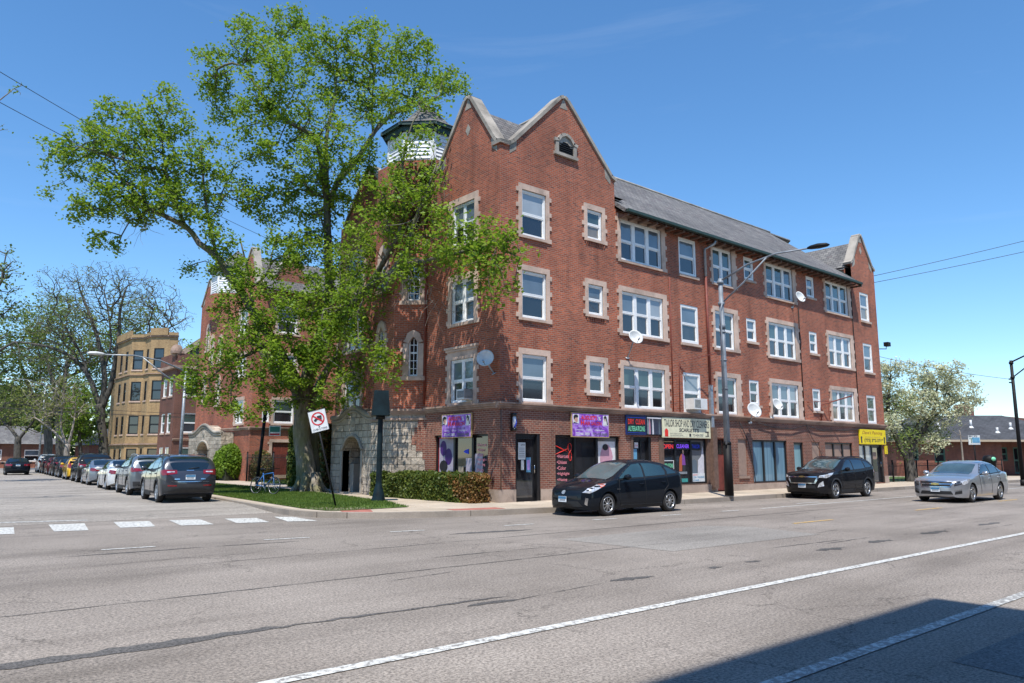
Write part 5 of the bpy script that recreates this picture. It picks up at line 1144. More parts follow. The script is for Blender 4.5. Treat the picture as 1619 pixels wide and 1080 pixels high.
def make_car(name,sp,paintm,label,loc,rz,group,plate=True,cat='car',detail=True):
    c=Car(sp); root=thing(name,loc,label,cat,group,rz); L_,W_,H_=sp['dim']
    ea=[0,.004,.012,.03,.06,.1,.15,.21,.28,.36]; xs=ea+[.36+(L_-.72)*k/56 for k in range(1,56)]+[L_-e for e in ea[::-1]]
    mb=MB(); rows=[]
    for x in xs:
        h=c.section(x); rows.append([(x,y,z) for y,z in h]+[(x,-y,z) for y,z in h[-2:0:-1]])
    mb.quadgrid(rows,0,True,True,True); body=mb.build('body',paintm,root,local=True,merge=True,fixn=True)
    wr=sp.get('wr',.33); wx=sp['wheels']; ar=wr+sp.get('gap',.055)
    body.data.materials.append(M('dark_trim'))
    for x in wx:
        for sg in (1,-1):
            cm=MB(); cm.lathe((x,sg*(W_/2+.1),wr),(0,-sg,0),[(0,0),(ar,0),(ar,.42),(0,.42)],28,0,False); co=cm.build('cut','dark_trim',None,merge=True,fixn=True)
            co.matrix_parent_inverse.identity()
            md=body.modifiers.new('b','BOOLEAN'); md.operation='DIFFERENCE'; md.object=co; md.solver='EXACT'; md.material_mode='TRANSFER'
            rl=root.location.copy(); rr=root.rotation_euler.copy(); root.location=(0,0,0); root.rotation_euler=(0,0,0); bpy.context.view_layer.update()
            dg=bpy.context.evaluated_depsgraph_get(); me=bpy.data.meshes.new_from_object(body.evaluated_get(dg)); body.modifiers.clear(); body.data=me; bpy.data.objects.remove(co)
            root.location=rl; root.rotation_euler=rr
    me=body.data
    for p in me.polygons: p.use_smooth = True
    try: me.set_sharp_from_angle(angle=math.radians(50))
    except Exception: pass
    # wheels
    def wheel(x,sg):
        tw=.21; yo=sg*(W_/2-.03); a=V((0,sg,0)); cc=V((x,yo-sg*tw/2,wr))
        mb=MB(); mb.lathe(cc,a,[(wr*.6,-tw/2),(wr*.93,-tw/2),(wr,-tw/2+.03),(wr,tw/2-.03),(wr*.93,tw/2),(wr*.72,tw/2+.004),(wr*.66,tw/2-.01)],36); w=mb.build('wheel','tyre_rubber',root,local=True)
        mb=MB(); mb.lathe(cc,a,[(wr*.67,tw/2-.01),(wr*.64,tw/2-.008),(wr*.6,tw/2-.06),(wr*.58,tw/2-.1)],32,1); mb.lathe(cc,a,[(wr*.68,tw/2-.004),(wr*.68,tw/2+.004),(wr*.62,tw/2+.002),(wr*.61,tw/2-.03)],32,0)
        mb.lathe(cc,a,[(wr*.6,tw/2-.1),(0,tw/2-.09)],24,1); mb.lathe(cc,a,[(wr*.16,tw/2-.06),(wr*.15,tw/2-.01),(wr*.08,tw/2-.004),(0,tw/2-.004)],16,0)
        ns=sp.get('spokes',5); u=V((1,0,0)); v=V((0,0,1)); f0=cc+a*(tw/2-.012)
        for k in range(ns):
            t=2*PI*k/ns+.3; r_=u*math.cos(t)+v*math.sin(t); q=u*-math.sin(t)+v*math.cos(t); w0,w1=(.035,.05) if ns<8 else (.02,.026)
            for sp_ in ((-.3,.3) if ns<=6 else (0,)):
                o=q*sp_*.12; i0=f0+r_*wr*.1; o0=f0+r_*wr*.64+o
                mb.face([i0-q*w0*.8,i0+q*w0*.8,o0+q*w1*.55,o0-q*w1*.55]); mb.face([o0-q*w1*.55,o0-q*w1*.55-a*.04,i0-q*w0*.8-a*.04,i0-q*w0*.8]); mb.face([o0+q*w1*.55,o0+q*w1*.55-a*.04,i0+q*w0*.8-a*.04,i0+q*w0*.8])
        mb.build('rim',['silver_rim' if not sp.get('darkrim') else 'galvanised','dark_trim'],w,local=True)
    for x in wx:
        for sg in (1,-1): wheel(x,sg)
    S_=lambda sg,off=.006:(lambda x,z:c.side(x,z,off,sg))
    gl=sp.get('glass','car_glass')
    for sg in (1,-1):
        if sp.get('winframe'): mapped('window_trim',sp.get('trimmat','dark_trim'),root,[sp['winframe']],S_(sg,.003),.1)
        for pts in sp['sidewins']: mapped('side_window',gl,root,[pts],S_(sg,.007),.1)
        # door seams
        mb=MB()
        for ln in sp.get('seams',[]):
            P_=[]
            for (a,b),(d,e) in zip(ln,ln[1:]):
                for k in range(8): P_.append(c.side(a+(d-a)*k/8,b+(e-b)*k/8,.0005,sg))
            P_.append(c.side(*ln[-1],.0005,sg)); mb=MB(); mb.tube(P_,.008,4); mb.build('door_seam','dark_trim',root,local=True)
        for hx,hz in sp.get('handles',[]):
            mb=MB(); mb.tube([c.side(hx+k*.045,hz+.004*k,.0 if k in(0,4) else .03,sg) for k in range(5)],.014,6); mb.build('door_handle',sp.get('handlemat',paintm),root,local=True)
        if sp.get('mirror'):
            mx,mz=sp['mirror']; b0=c.side(mx,mz,-.02,sg); mb=MB(); rows=[]
            for t,sx,sz in ((0,.03,.03),(.08,.04,.03),(.1,.09,.07),(.2,.11,.085),(.26,.09,.07),(.28,.03,.02)):
                cc=b0+V((0,sg*t,.05*min(1,t*8))); rows.append([cc+V((.9*sx*math.cos(q),0,sz*math.sin(q))) for q in [2*PI*k/12 for k in range(12)]])
            mb.quadgrid(rows,0,True,True,True); mb.build('wing_mirror',sp.get('mirrormat',paintm),root,local=True,fixn=True)
        if sp.get('cladding'):
            mb=MB()
            for x in wx:
                n=20; 
                prev=None
                for k in range(n+1):
                    t=PI*k/n; q=[c.side(x+r*math.cos(t),min(wr+r*math.sin(t),1.2),.012,sg) for r in (ar-.005,ar+.06)]
                    if prev: mb.face([prev[0],q[0],q[1],prev[1]],0,True)
                    prev=q
            mb.build('arch_trim','cladding',root,local=True)
            zl=sp['low'][2][1]; mapped('sill_trim','cladding',root,[[(wx[0]+ar,zl+.005),(wx[1]-ar,zl+.005),(wx[1]-ar,zl+.16),(wx[0]+ar,zl+.16)]],S_(sg,.01),.15)
        for key,mat,nm in (('headlight_s','clear_lens','headlight'),('taillight_s','red_lens','tail_light'),('orange_s','orange_lens','turn_signal'),('badge_s','chrome','badge'),('chrome_s','chrome','chrome_strip')):
            if sp.get(key): mapped(nm,mat,root,sp[key],S_(sg,.009),.06)
    # windscreen and rear glass by top projection
    def Ye(x,f):
        t,l,sh,cc,p=c.sec(x); th=math.radians(46); z=sh+cc*math.sin(th)**(2/p); return c.HW(x,z)*f
    def tp(x,f): y=Ye(x,f); return c.topz(x,y,.007)
    a,b=sp['screen']; mapped('windscreen',sp.get('screenglass',gl),root,[[(a,-1.03),(a+.001,0),(a,1.03),(b,.95),(b,0),(b,-.95)]],tp,.14)
    if sp.get('rearglass'): a,b=sp['rearglass']; mapped('rear_window',gl,root,[[(a,-.95),(b,-1.0),(b,1.0),(a,.95)]],tp,.14)
    for key,rear in (('F',False),('R',True)):
        for nm,mat,pts,off in sp.get(key,[]):
            both=[pts] if min(p[0] for p in pts)<0<max(p[0] for p in pts) or max(abs(p[0]) for p in pts)<.16 else [pts,[(-y,z) for y,z in pts]]
            for q in both: mapped(nm,mat,root,[q],lambda y,z:c.end(y,z,rear,off),.07)
    if plate:
        for rear in (False,True):
            pz=sp['platez'][1 if rear else 0]; x0=c.end(0,pz,rear,.02).x; sg=1 if rear else -1
            mb=MB(); mb.box((x0,-.155,pz-.078),(x0+sg*.012,.155,pz+.078)); pl=mb.build('number_plate','plate_white',root,local=True)
            mb=MB(); mb.box((x0+sg*.012,-.15,pz+.005),(x0+sg*.014,.15,pz+.073)); mb.build('plate_band','plate_blue',pl,local=True)
            mb=MB()
            for k in range(6): y=-.11+k*.038; mb.box((x0+sg*.012,y,pz-.05),(x0+sg*.0145,y+.022,pz+.0))
            mb.build('plate_marks','ink_grey',pl,local=True)
    if sp.get('rails'):
        a,b=sp['rails']
        for sg in (1,-1): mb=MB(); mb.tube([c.topz(a+(b-a)*k/8,sg*W_*.33,.0 if k in(0,8) else .045) for k in range(9)],.018,6); mb.build('roof_rail',sp.get('railmat','dark_trim'),root,local=True)
    if sp.get('wiper'):
        mb=MB(); mb.tube([c.end(-.05,sp['wiper'],True,.03),c.end(.3,sp['wiper']+.04,True,.03)],.01,4); mb.build('wiper','dark_trim',root,local=True)
    mb=MB(); xm=L_/2; mb.box((.5,-W_/2+.25,.16),(L_-.5,W_/2-.25,.32)); mb.build('underbody','dark_trim',root,local=True)
    return root
SUVF=[('headlight','clear_lens',[(.5,.78),(.88,.84),(.86,.93),(.55,.88)],.012)]
def sp_wagon():
    return dict(dim=(4.62,1.78,1.575),top=[(0,.52),(.03,.66),(.22,.79),(.6,.91),(1.0,1.0),(1.25,1.08),(1.9,1.41),(2.3,1.53),(2.85,1.565),(3.5,1.51),(4.0,1.38),(4.3,1.2),(4.5,.99),(4.58,.86),(4.62,.6)],low=[(0,.34),(.12,.2),(.6,.18),(4.1,.2),(4.45,.28),(4.62,.42)],belt=[(0,.5),(.3,.72),(.9,.88),(1.4,.96),(2.5,1.02),(3.6,1.09),(4.2,1.14),(4.62,1.0)],tum=.34,
     wheels=(.93,3.71),wr=.315,spokes=9,screen=(1.1,2.05),rearglass=(3.95,4.42),mirror=(1.62,1.02),front=(.75,2.3),rear=(.5,2.5),
     sidewins=[[(1.42,1.03),(1.85,1.28),(2.16,1.42),(2.5,1.455),(2.5,1.06)],[(2.58,1.07),(2.58,1.455),(3.0,1.45),(3.42,1.385),(3.52,1.2),(3.5,1.11)],[(3.6,1.13),(3.62,1.2),(3.54,1.355),(3.8,1.285),(4.04,1.18),(4.0,1.15)]],
     winframe=[(1.3,.985),(1.8,1.28),(2.15,1.45),(2.5,1.48),(3.0,1.48),(3.45,1.41),(3.85,1.305),(4.14,1.17),(4.05,1.12),(3.5,1.07),(2.5,1.02)],
     seams=[[(1.42,.98),(1.38,.7),(1.45,.3)],[(2.54,1.02),(2.56,.6),(2.54,.28)],[(3.55,1.1),(3.62,.8),(3.4,.62)],[(1.45,.28),(3.3,.28)],[(.75,.93),(1.35,1.0)]],handles=[(2.28,.86),(3.3,.9)],
     headlight_s=[[(.16,.66),(.3,.64),(.62,.78),(.88,.9),(.6,.87),(.3,.77)]],orange_s=[[(.6,.78),(.76,.83),(.86,.9),(.66,.885)]],taillight_s=[[(4.3,.98),(4.42,.84),(4.5,.84),(4.46,1.0),(4.36,1.12),(4.3,1.12)]],badge_s=[[(1.28,.72),(1.42,.72),(1.42,.75),(1.28,.75)]],
     F=[('grille','dark_trim',[(-.5,.5),(.5,.5),(.46,.56),(-.46,.56)],.008),('lower_grille','dark_trim',[(-.62,.27),(.62,.27),(.5,.42),(-.5,.42)],.008),('badge','galvanised',[(.075*math.cos(a),.66+.055*math.sin(a)) for a in [2*PI*k/14 for k in range(14)]],.014),('fog_light','chrome',[(.66,.34),(.71,.3),(.74,.5),(.68,.52)],.014)],
     R=[('rear_bumper_trim','dark_trim',[(-.6,.4),(.6,.4),(.6,.5),(-.6,.5)],.008)],platez=(.47,.8))
def sp_suv(L=4.65,W=1.84,H=1.66,**k):
    s=L/4.65; g=H/1.66; X=lambda l:[(a*s,b*g) for a,b in l]
    d=dict(dim=(L,W,H),top=X([(0,.7),(.02,.9),(.12,1.0),(.5,1.08),(1.05,1.13),(1.3,1.2),(1.9,1.5),(2.3,1.62),(2.9,1.66),(3.7,1.63),(4.15,1.56),(4.36,1.4),(4.52,1.1),(4.6,.95),(4.65,.7)]),low=X([(0,.42),(.15,.24),(.6,.21),(4.0,.23),(4.5,.32),(4.65,.5)]),belt=X([(0,.75),(.3,.95),(1.2,1.03),(2.5,1.07),(3.6,1.12),(4.3,1.18),(4.65,1.0)]),tum=.3,
     wheels=(.95*s,3.67*s),wr=.355,spokes=5,screen=(1.16*s,2.02*s),rearglass=(4.16*s,4.53*s),mirror=(1.72*s,1.1*g),front=(.6,2.6),rear=(.45,3),cladding=True,rails=(2.2*s,4.0*s),
     sidewins=[X([(1.5,1.1),(1.95,1.37),(2.2,1.49),(2.52,1.53),(2.52,1.13)]),X([(2.6,1.13),(2.6,1.53),(3.2,1.52),(3.5,1.49),(3.56,1.18)]),X([(3.64,1.2),(3.58,1.48),(3.85,1.44),(4.15,1.27),(4.05,1.22)])],
     winframe=X([(1.35,1.04),(1.9,1.37),(2.18,1.52),(2.55,1.565),(3.3,1.555),(3.9,1.48),(4.28,1.27),(4.05,1.17),(3.5,1.12),(2.5,1.07)]),
     seams=[X([(1.5,1.03),(1.44,.75),(1.5,.42)]),X([(2.56,1.08),(2.58,.7),(2.56,.4)]),X([(3.58,1.12),(3.68,.85),(3.42,.68)])],handles=[(2.28*s,.95*g),(3.3*s,.98*g)],
     headlight_s=[X([(.1,.82),(.3,.82),(.72,.98),(.5,.96),(.15,.9)])],taillight_s=[X([(4.25,1.03),(4.45,.93),(4.56,.95),(4.5,1.1),(4.3,1.13)])],
     F=[('grille_surround','chrome',[(-.5,.6),(-.62,.86),(.62,.86),(.5,.6)],.01),('grille','dark_trim',[(-.45,.64),(-.56,.83),(.56,.83),(.45,.64)],.014),('lower_grille','dark_trim',[(-.55,.42),(.55,.42),(.5,.54),(-.5,.54)],.01),('fog_light','clear_lens',[(.6,.44),(.78,.5),(.76,.66),(.62,.6)],.01)],
     R=[('lower_bumper','cladding',[(-.8,.36),(.8,.36),(.82,.56),(-.82,.56)],.01),('tail_light','red_lens',[(.45,.98),(.8,.95),(.8,1.1),(.45,1.08)],.01)],platez=(.52,.86),wiper=1.16*g)
    d.update(k); return d
def sp_sedan(L=4.85,W=1.83,H=1.46,**k):
    s=L/5.11; g=H/1.5; X=lambda l:[(a*s,b*g) for a,b in l]
    d=dict(dim=(L,W,H),top=X([(0,.55),(.02,.73),(.2,.83),(.7,.94),(1.35,1.01),(1.6,1.07),(2.2,1.36),(2.6,1.47),(3.1,1.5),(3.7,1.44),(4.2,1.24),(4.5,1.13),(4.9,1.1),(5.05,1.0),(5.11,.62)]),low=X([(0,.3),(.15,.2),(.7,.18),(4.4,.2),(4.9,.3),(5.11,.42)]),belt=X([(0,.5),(.3,.76),(1.4,.93),(2.6,.98),(3.9,1.02),(4.6,1.04),(5.11,.85)]),tum=.36,
     wheels=(1.0*s,3.87*s),wr=.335,spokes=5,screen=(1.46*s,2.28*s),rearglass=(3.72*s,4.38*s),mirror=(1.98*s,.99*g),front=(.65,2.4),rear=(.5,2.6),
     sidewins=[X([(1.85,1.01),(2.2,1.22),(2.5,1.35),(2.85,1.39),(2.87,1.03)]),X([(2.95,1.03),(2.93,1.395),(3.3,1.38),(3.72,1.28),(3.78,1.06)]),X([(3.86,1.07),(3.82,1.24),(4.1,1.12),(4.1,1.09)])],
     winframe=X([(1.72,.965),(2.15,1.24),(2.45,1.38),(2.9,1.43),(3.3,1.42),(3.75,1.33),(4.28,1.09),(4.0,1.03),(2.9,.99)]),trimmat='dark_trim',
     seams=[X([(1.8,.97),(1.76,.7),(1.85,.3)]),X([(2.91,1.0),(2.95,.6),(2.92,.28)]),X([(3.86,1.03),(3.92,.8),(3.7,.62)])],handles=[(2.62*s,.84*g),(3.6*s,.87*g)],
     headlight_s=[X([(.16,.68),(.3,.66),(.62,.76),(.8,.83),(.4,.8)])],taillight_s=[X([(4.75,.85),(5.0,.8),(5.04,.95),(4.8,1.0)])],
     F=[('grille','dark_trim',[(-.5,.56),(-.56,.7),(.56,.7),(.5,.56)],.01),('lower_grille','dark_trim',[(-.5,.28),(.5,.28),(.45,.4),(-.45,.4)],.01)],
     R=[('tail_light','red_lens',[(.42,.78),(.78,.76),(.78,.93),(.42,.92)],.01),('bumper_slot','dark_trim',[(-.5,.3),(.5,.3),(.5,.36),(-.5,.36)],.01)],platez=(.47,.84))
    d.update(k); return d
def sp_hatch(**k):
    d=sp_suv(4.1,1.7,1.52,cladding=False,rails=None,wr=.3,R=[('lower_bumper','dark_trim',[(-.6,.34),(.6,.34),(.62,.44),(-.62,.44)],.01),('tail_light','red_lens',[(.52,.8),(.76,.78),(.76,1.15),(.62,1.15),(.62,.92),(.52,.92)],.01)],taillight_s=[[(3.8,1.12),(3.7,1.1),(3.85,.82),(4.0,.82),(3.95,1.0)]]); d.update(k); return d
imp=sp_sedan(5.11,1.85,1.5,mirrormat='silver_paint',chrome_s=[[(1.9,1.41),(2.4,1.405),(2.9,1.45),(2.9,1.465),(2.4,1.42),(1.9,1.425)]],
  F=[('grille_surround','chrome',[(-.5,.56),(-.6,.78),(.6,.78),(.5,.56)],.01),('grille','dark_trim',[(-.46,.585),(-.56,.755),(.56,.755),(.46,.585)],.014),('grille_bar','chrome',[(-.53,.66),(.53,.66),(.54,.685),(-.54,.685)],.018),('badge','gold_badge',[(-.14,.645),(-.05,.645),(-.05,.63),(.05,.63),(.05,.645),(.14,.645),(.12,.7),(.05,.7),(.05,.715),(-.05,.715),(-.05,.7),(-.12,.7)],.022),
     ('headlight','dark_lens',[(.6,.6),(.62,.76),(.84,.8),(.86,.68)],.012),('lower_grille','dark_trim',[(-.56,.3),(.56,.3),(.5,.42),(-.5,.42)],.01),('fog_light','dark_trim',[(.6,.3),(.8,.34),(.8,.44),(.62,.4)],.012),('chrome_strip','chrome',[(.6,.43),(.8,.46),(.8,.48),(.6,.45)],.014)],headlight_s=None,
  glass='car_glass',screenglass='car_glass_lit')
imp.pop('headlight_s')
imp['headlight_s']=[[(.22,.66),(.34,.64),(.7,.77),(.9,.86),(.5,.83),(.26,.77)]]
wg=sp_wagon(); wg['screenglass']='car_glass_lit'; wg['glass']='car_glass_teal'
make_car('parked_wagon',wg,'black_blue_paint','glossy black hatchback wagon parked in front of the hair salon window',(-.95,-3.95,0),0,'cars parked along the main road')
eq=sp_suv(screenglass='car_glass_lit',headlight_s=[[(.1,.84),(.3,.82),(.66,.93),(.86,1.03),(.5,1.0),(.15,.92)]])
eq['F']=[('grille_surround','chrome',[(-.52,.6),(-.66,.84),(-.6,.88),(.6,.88),(.66,.84),(.52,.6)],.01),('grille','dark_trim',[(-.47,.635),(-.585,.845),(.585,.845),(.47,.635)],.014),('badge','gold_badge',[(-.13,.85),(-.05,.85),(-.05,.84),(.05,.84),(.05,.85),(.13,.85),(.11,.89),(.05,.89),(.05,.9),(-.05,.9),(-.05,.89),(-.11,.89)],.018),('lower_grille','dark_trim',[(-.55,.42),(.55,.42),(.5,.54),(-.5,.54)],.01),('fog_light','clear_lens',[(.6,.46),(.8,.52),(.78,.7),(.66,.62)],.01)]
make_car('parked_suv',eq,'black_paint','glossy black sport utility car with a gold grille badge parked below the yellow sign',(12.35,-3.85,0),0,'cars parked along the main road')
make_car('silver_sedan',imp,'silver_paint','silver four-door sedan driving along the main road at the right',(13.75,-8.25,0),0,None)
side_rz=-PI/2-math.atan(SK)
def park(y,left): # position of the front end of a car heading up the side street
    return (-8.02+SK*(y-8.2)+left,y,.006)
rows=[ # y of rear, length, spec, paint, label
 (7.4,'suv',dict(L=4.4,W=1.82,H=1.64,darkrim=True,rails=(2.0,3.8),R=[('lower_bumper','cladding',[(-.84,.3),(.84,.3),(.86,.62),(-.86,.62)],.012),('tail_light','red_lens',[(.42,.98),(.84,.93),(.84,1.12),(.42,1.1)],.012),('tail_light_bar','clear_lens',[(.5,1.03),(.74,1.02),(.74,1.06),(.5,1.06)],.02),('reflector','red_lens',[(.42,.56),(.7,.56),(.7,.61),(.42,.6)],.018),('chrome_strip','chrome',[(-.6,.7),(.6,.7),(.62,.72),(-.62,.72)],.014),('badge','chrome',[(-.12,1.07),(.12,1.07),(.12,1.1),(-.12,1.1)],.016),('badge','chrome',[(.34,.78),(.5,.78),(.5,.82),(.34,.82)],.016)]),'grey_paint','dark grey sport utility car nearest in the row up the side street'),
 (13.5,'suv',dict(L=4.6,W=1.84,H=1.66,railmat='silver_rim'),'mid_grey_paint','light grey sport utility car parked just ahead of the dark grey one'),
 (19.5,'sedan',dict(L=4.7,W=1.78,H=1.42,R=[('tail_light','red_lens',[(.38,.76),(.8,.74),(.8,.9),(.38,.92)],.01)]),'white_paint','white sedan with wide red tail lights in the parked row'),
 (26.6,'sedan',dict(L=4.7,W=1.8,H=1.42),'blue_grey_paint','blue-grey sedan parked ahead of the white sedan'),
 (32.2,'suv',dict(L=4.9,W=1.9,H=1.75),'black_paint','tall black van-like car between the blue-grey sedan and the yellow hatchback'),
 (38.7,'hatch',{},'yellow_paint','bright yellow hatchback in the parked row'),
 (44.3,'sedan',dict(L=4.6,W=1.8,H=1.46),'black_blue_paint','dark sedan parked ahead of the yellow hatchback'),
 (50.0,'suv',dict(L=4.5,W=1.84,H=1.64),'black_paint','dark sport utility car two places ahead of the yellow hatchback'),
 (55.6,'hatch',{},'maroon_paint','small dark red hatchback far up the parked row'),
 (61.0,'suv',dict(L=4.6,W=1.84,H=1.68),'black_blue_paint','dark blue sport utility car near the far end of the parked row'),
 (67.6,'suv',dict(L=4.6,W=1.84,H=1.8),'white_paint','white van at the far end of the parked row')]
for y,kind,kw,pm_,lab in rows:
    s_={'suv':sp_suv,'sedan':sp_sedan,'hatch':sp_hatch}[kind](**kw); Lc=s_['dim'][0]; yf=y+Lc*math.cos(math.atan(SK)); cxp=-8.42+SK*(y-7.4)+s_['dim'][1]/2+SK*Lc
    make_car({'suv':'parked_suv','sedan':'parked_sedan','hatch':'parked_hatchback'}[kind],s_,pm_,lab,(cxp,yf,SR),side_rz,'cars parked up the side street')
make_car('black_sedan',sp_sedan(4.8,1.83,1.45),'black_blue_paint','black sedan driving away in the lane at the far left',(-5.3,61.5,SR),side_rz,None)
TR=thing('box_truck',(-9.4,66,0),'white box truck cut off by the left edge of the picture','truck')
mb=MB(); mb.box((-10.6,60,.7),(-8.3,66,3.1)); mb.build('cargo_box','white_paint',TR); mb=MB(); mb.hexa([V(q) for q in ((-10.5,66.2,.5),(-8.4,66.2,.5),(-8.4,68,.5),(-10.5,68,.5),(-10.5,66.2,2.5),(-8.4,66.2,2.5),(-8.4,67.2,2.4),(-10.5,67.2,2.4))]); mb.build('cab','white_paint',TR)
for x in (-10.4,-8.5):
    for y in (61.5,67): mb=MB(); mb.lathe((x,y,.45),(1,0,0),[(0,-.12),(.45,-.12),(.45,.12),(0,.12)],20); mb.build('wheel','tyre_rubber',TR)
mb=MB(); mb.box((-10.4,60,.4),(-8.5,66.2,.7)); mb.build('chassis','black_metal',TR)
# ------------------------------------------------------------------ trees
CAMP=V((-16.2286,-19.6116,1.65)); AZ=math.radians(49.48); FW=V((math.cos(AZ),math.sin(AZ),0)); RT=V((math.sin(AZ),-math.cos(AZ),0))
def world(px,py,D,off=0):
    """a measured bearing/elevation (photo survey) turned into a point at distance D+off"""
    d=D+off; el=math.atan2(182,1200); b=-(py-540.)
    fw=1200*math.cos(el)-b*math.sin(el); zz=b*math.cos(el)+1200*math.sin(el)
    return CAMP+FW*d+RT*((px-809.5)*d/fw)+V((0,0,zz*d/fw))
def grow_tree(root,skel,attr,bark_m,leaf_m,bf=.25,leafn=18,leafs=.13,leafr=.28,twig=.006,rexp=2.3,minr=.01,seed=1,maxr=.09,droop=.15,extra_bare=None,limb_m=None,flat=False,leafprob=1):
    r=random.Random(seed); nodes=[]; par=[]; pl=[]; isk=[]
    # main limbs as continuous tubes
    tr=MB(); lb=MB()
    for ci,(pts,rads) in enumerate(skel):
        P=[]; Rr=[]
        n=len(pts)
        for i in range(n-1):
            p0=pts[max(i-1,0)];p1=pts[i];p2=pts[i+1];p3=pts[min(i+2,n-1)]
            k=max(2,int((p2-p1).length/.5))
            for j in range(k):
                t=j/k; q=.5*((2*p1)+(p2-p0)*t+(2*p0-5*p1+4*p2-p3)*t*t+(3*p1-p0-3*p2+p3)*t**3)
                rr=rads[i]+(rads[i+1]-rads[i])*t; q=q+V((r.uniform(-1,1),r.uniform(-1,1),r.uniform(-1,1)))*rr*(.12 if i+j>0 else 0); P.append(q); Rr.append(rr)
        P.append(pts[-1]); Rr.append(rads[-1])
        tgt=tr if ci==0 else lb
        tgt.tube(P,Rr,14 if ci==0 else 8)
        base=len(nodes)
        for i,q in enumerate(P): nodes.append(q); par.append(-1 if i==0 else base+i-1); pl.append(0 if ci==0 and i==0 else (0 if i==0 else pl[-1]+(q-P[i-1]).length*.5)); isk.append(Rr[i])
    arr=np.array([tuple(n) for n in nodes]+[(0,0,0)]*(len(attr)*5+5)); pla=np.array(pl+[0.]*(len(attr)*5+5)); cnt=len(nodes); base_cnt=cnt
    at=np.array([tuple(a) for a in attr]); d0=np.min(np.linalg.norm(at[:,None,:]-arr[None,:cnt,:],axis=2),axis=1); order=np.argsort(d0+np.array([r.uniform(0,.6) for _ in attr]))
    tips=[]
    for ai in order:
        a=at[ai]; dist=np.linalg.norm(arr[:cnt]-a,axis=1); k=int(np.argmin(dist+bf*pla[:cnt])); 
        if dist[k]<.12: tips.append((V(a),V((0,0,1)),k)); continue
        n0=V(arr[k]); v=V(a)-n0; L0=v.length; seg=max(1,min(4,int(L0/.4))); prev=k; 
        perp=v.orthogonal().normalized(); ang=r.uniform(0,2*PI); perp=Quaternion(v.normalized(),ang)@perp
        for s_ in range(1,seg+1):
            t=s_/seg; q=n0+v*t+perp*math.sin(PI*t)*L0*r.uniform(.02,.14)+V((0,0,1))*math.sin(PI*t)*L0*.08
            if s_==seg: q=V(a)
            nodes.append(q); par.append(prev); arr[cnt]=tuple(q); pla[cnt]=pla[prev]+(q-V(arr[prev])).length; isk.append(0); prev=cnt; cnt+=1
        tips.append((V(a),(V(a)-V(arr[par[prev]])).normalized(),prev))
    w=np.zeros(cnt)
    for _,_,k in tips: w[k]+=1
    for i in range(cnt-1,base_cnt-1,-1):
        if par[i]>=0: w[par[i]]+=w[i]
    rad=lambda i: min(maxr,max(twig,minr*(w[i]**(1/rexp))))
    for i in range(base_cnt,cnt):
        p=par[i]; a,b=nodes[p],nodes[i]
        r0=rad(p) if p>=base_cnt else min(rad(i)*1.25,isk[p]); r1=rad(i)
        lb.tube([a,b],[r0,r1],3 if r1<.018 else 5,cap=False)
    tr.build('trunk',bark_m,root); lb.build('limbs',limb_m or bark_m,root)
    # leaves
    vs=[];fs=[]; ro=root.location
    if leafn:
        for (a,d,k) in tips:
            if r.random()>leafprob: continue
            b=nodes[par[k]] if par[k]>=0 else a
            m=int(leafn*r.uniform(.4,1.5))
            for _ in range(m):
                t=r.random()**.6; c=b+(a-b)*t if (a-b).length<1.4 else a+(b-a).normalized()*r.uniform(0,.9)
                c=c+V((r.gauss(0,1),r.gauss(0,1),r.gauss(0,.8)))*leafr*.55-V((0,0,abs(r.gauss(0,1))*droop*leafr))-ro
                s=leafs*r.uniform(.55,1.25); u=V((r.gauss(0,1),r.gauss(0,1),r.gauss(0,.6))).normalized(); n=V((r.gauss(0,.6),r.gauss(0,.6),1)).normalized(); v=n.cross(u).normalized()
                i=len(vs); vs+=[c-u*s*.5,c-v*s*.42-u*s*.02,c+u*s*.55-n*s*.15,c+v*s*.42-u*s*.02]; fs.append((i,i+1,i+2,i+3))
        me=bpy.data.meshes.new('crown'); me.from_pydata([tuple(q) for q in vs],[],fs); me.materials.append(M(leaf_m)); o=bpy.data.objects.new('crown',me); COL.objects.link(o); o.parent=root
    return len(fs)
def blobs(lst,D,dens,seed,flatz=.8,depthf=1.0,dj=0):
    """sample attraction points inside measured crown lobes (x, y, radius in survey px; optional depth offset)"""
    r=random.Random(seed); out=[]
    for b in lst:
        px,py,rp=b[:3]; off=b[3] if len(b)>3 else r.uniform(-1,1)*dj; rad=rp*D/1213.; c=world(px,py,D,off); n=max(3,int(dens*(rp/40)**2))
        for _ in range(n):
            while True:
                q=V((r.uniform(-1,1),r.uniform(-1,1),r.uniform(-1,1)))
                if q.length<1: break
            out.append(c+RT*q.x*rad+FW*q.y*rad*depthf+V((0,0,q.z*rad*flatz)))
    return out
D0=33.0
def SKL(lst,D=D0): return ([world(p[0],p[1],D,p[2]) for p in lst],[p[3] for p in lst])
MT=thing('maple_tree',tuple(world(488,776,D0)*1.0),'large spreading maple with fresh green leaves on the corner lawn','tree'); b=world(488,776,D0); MT.location=(b.x,b.y,.12)
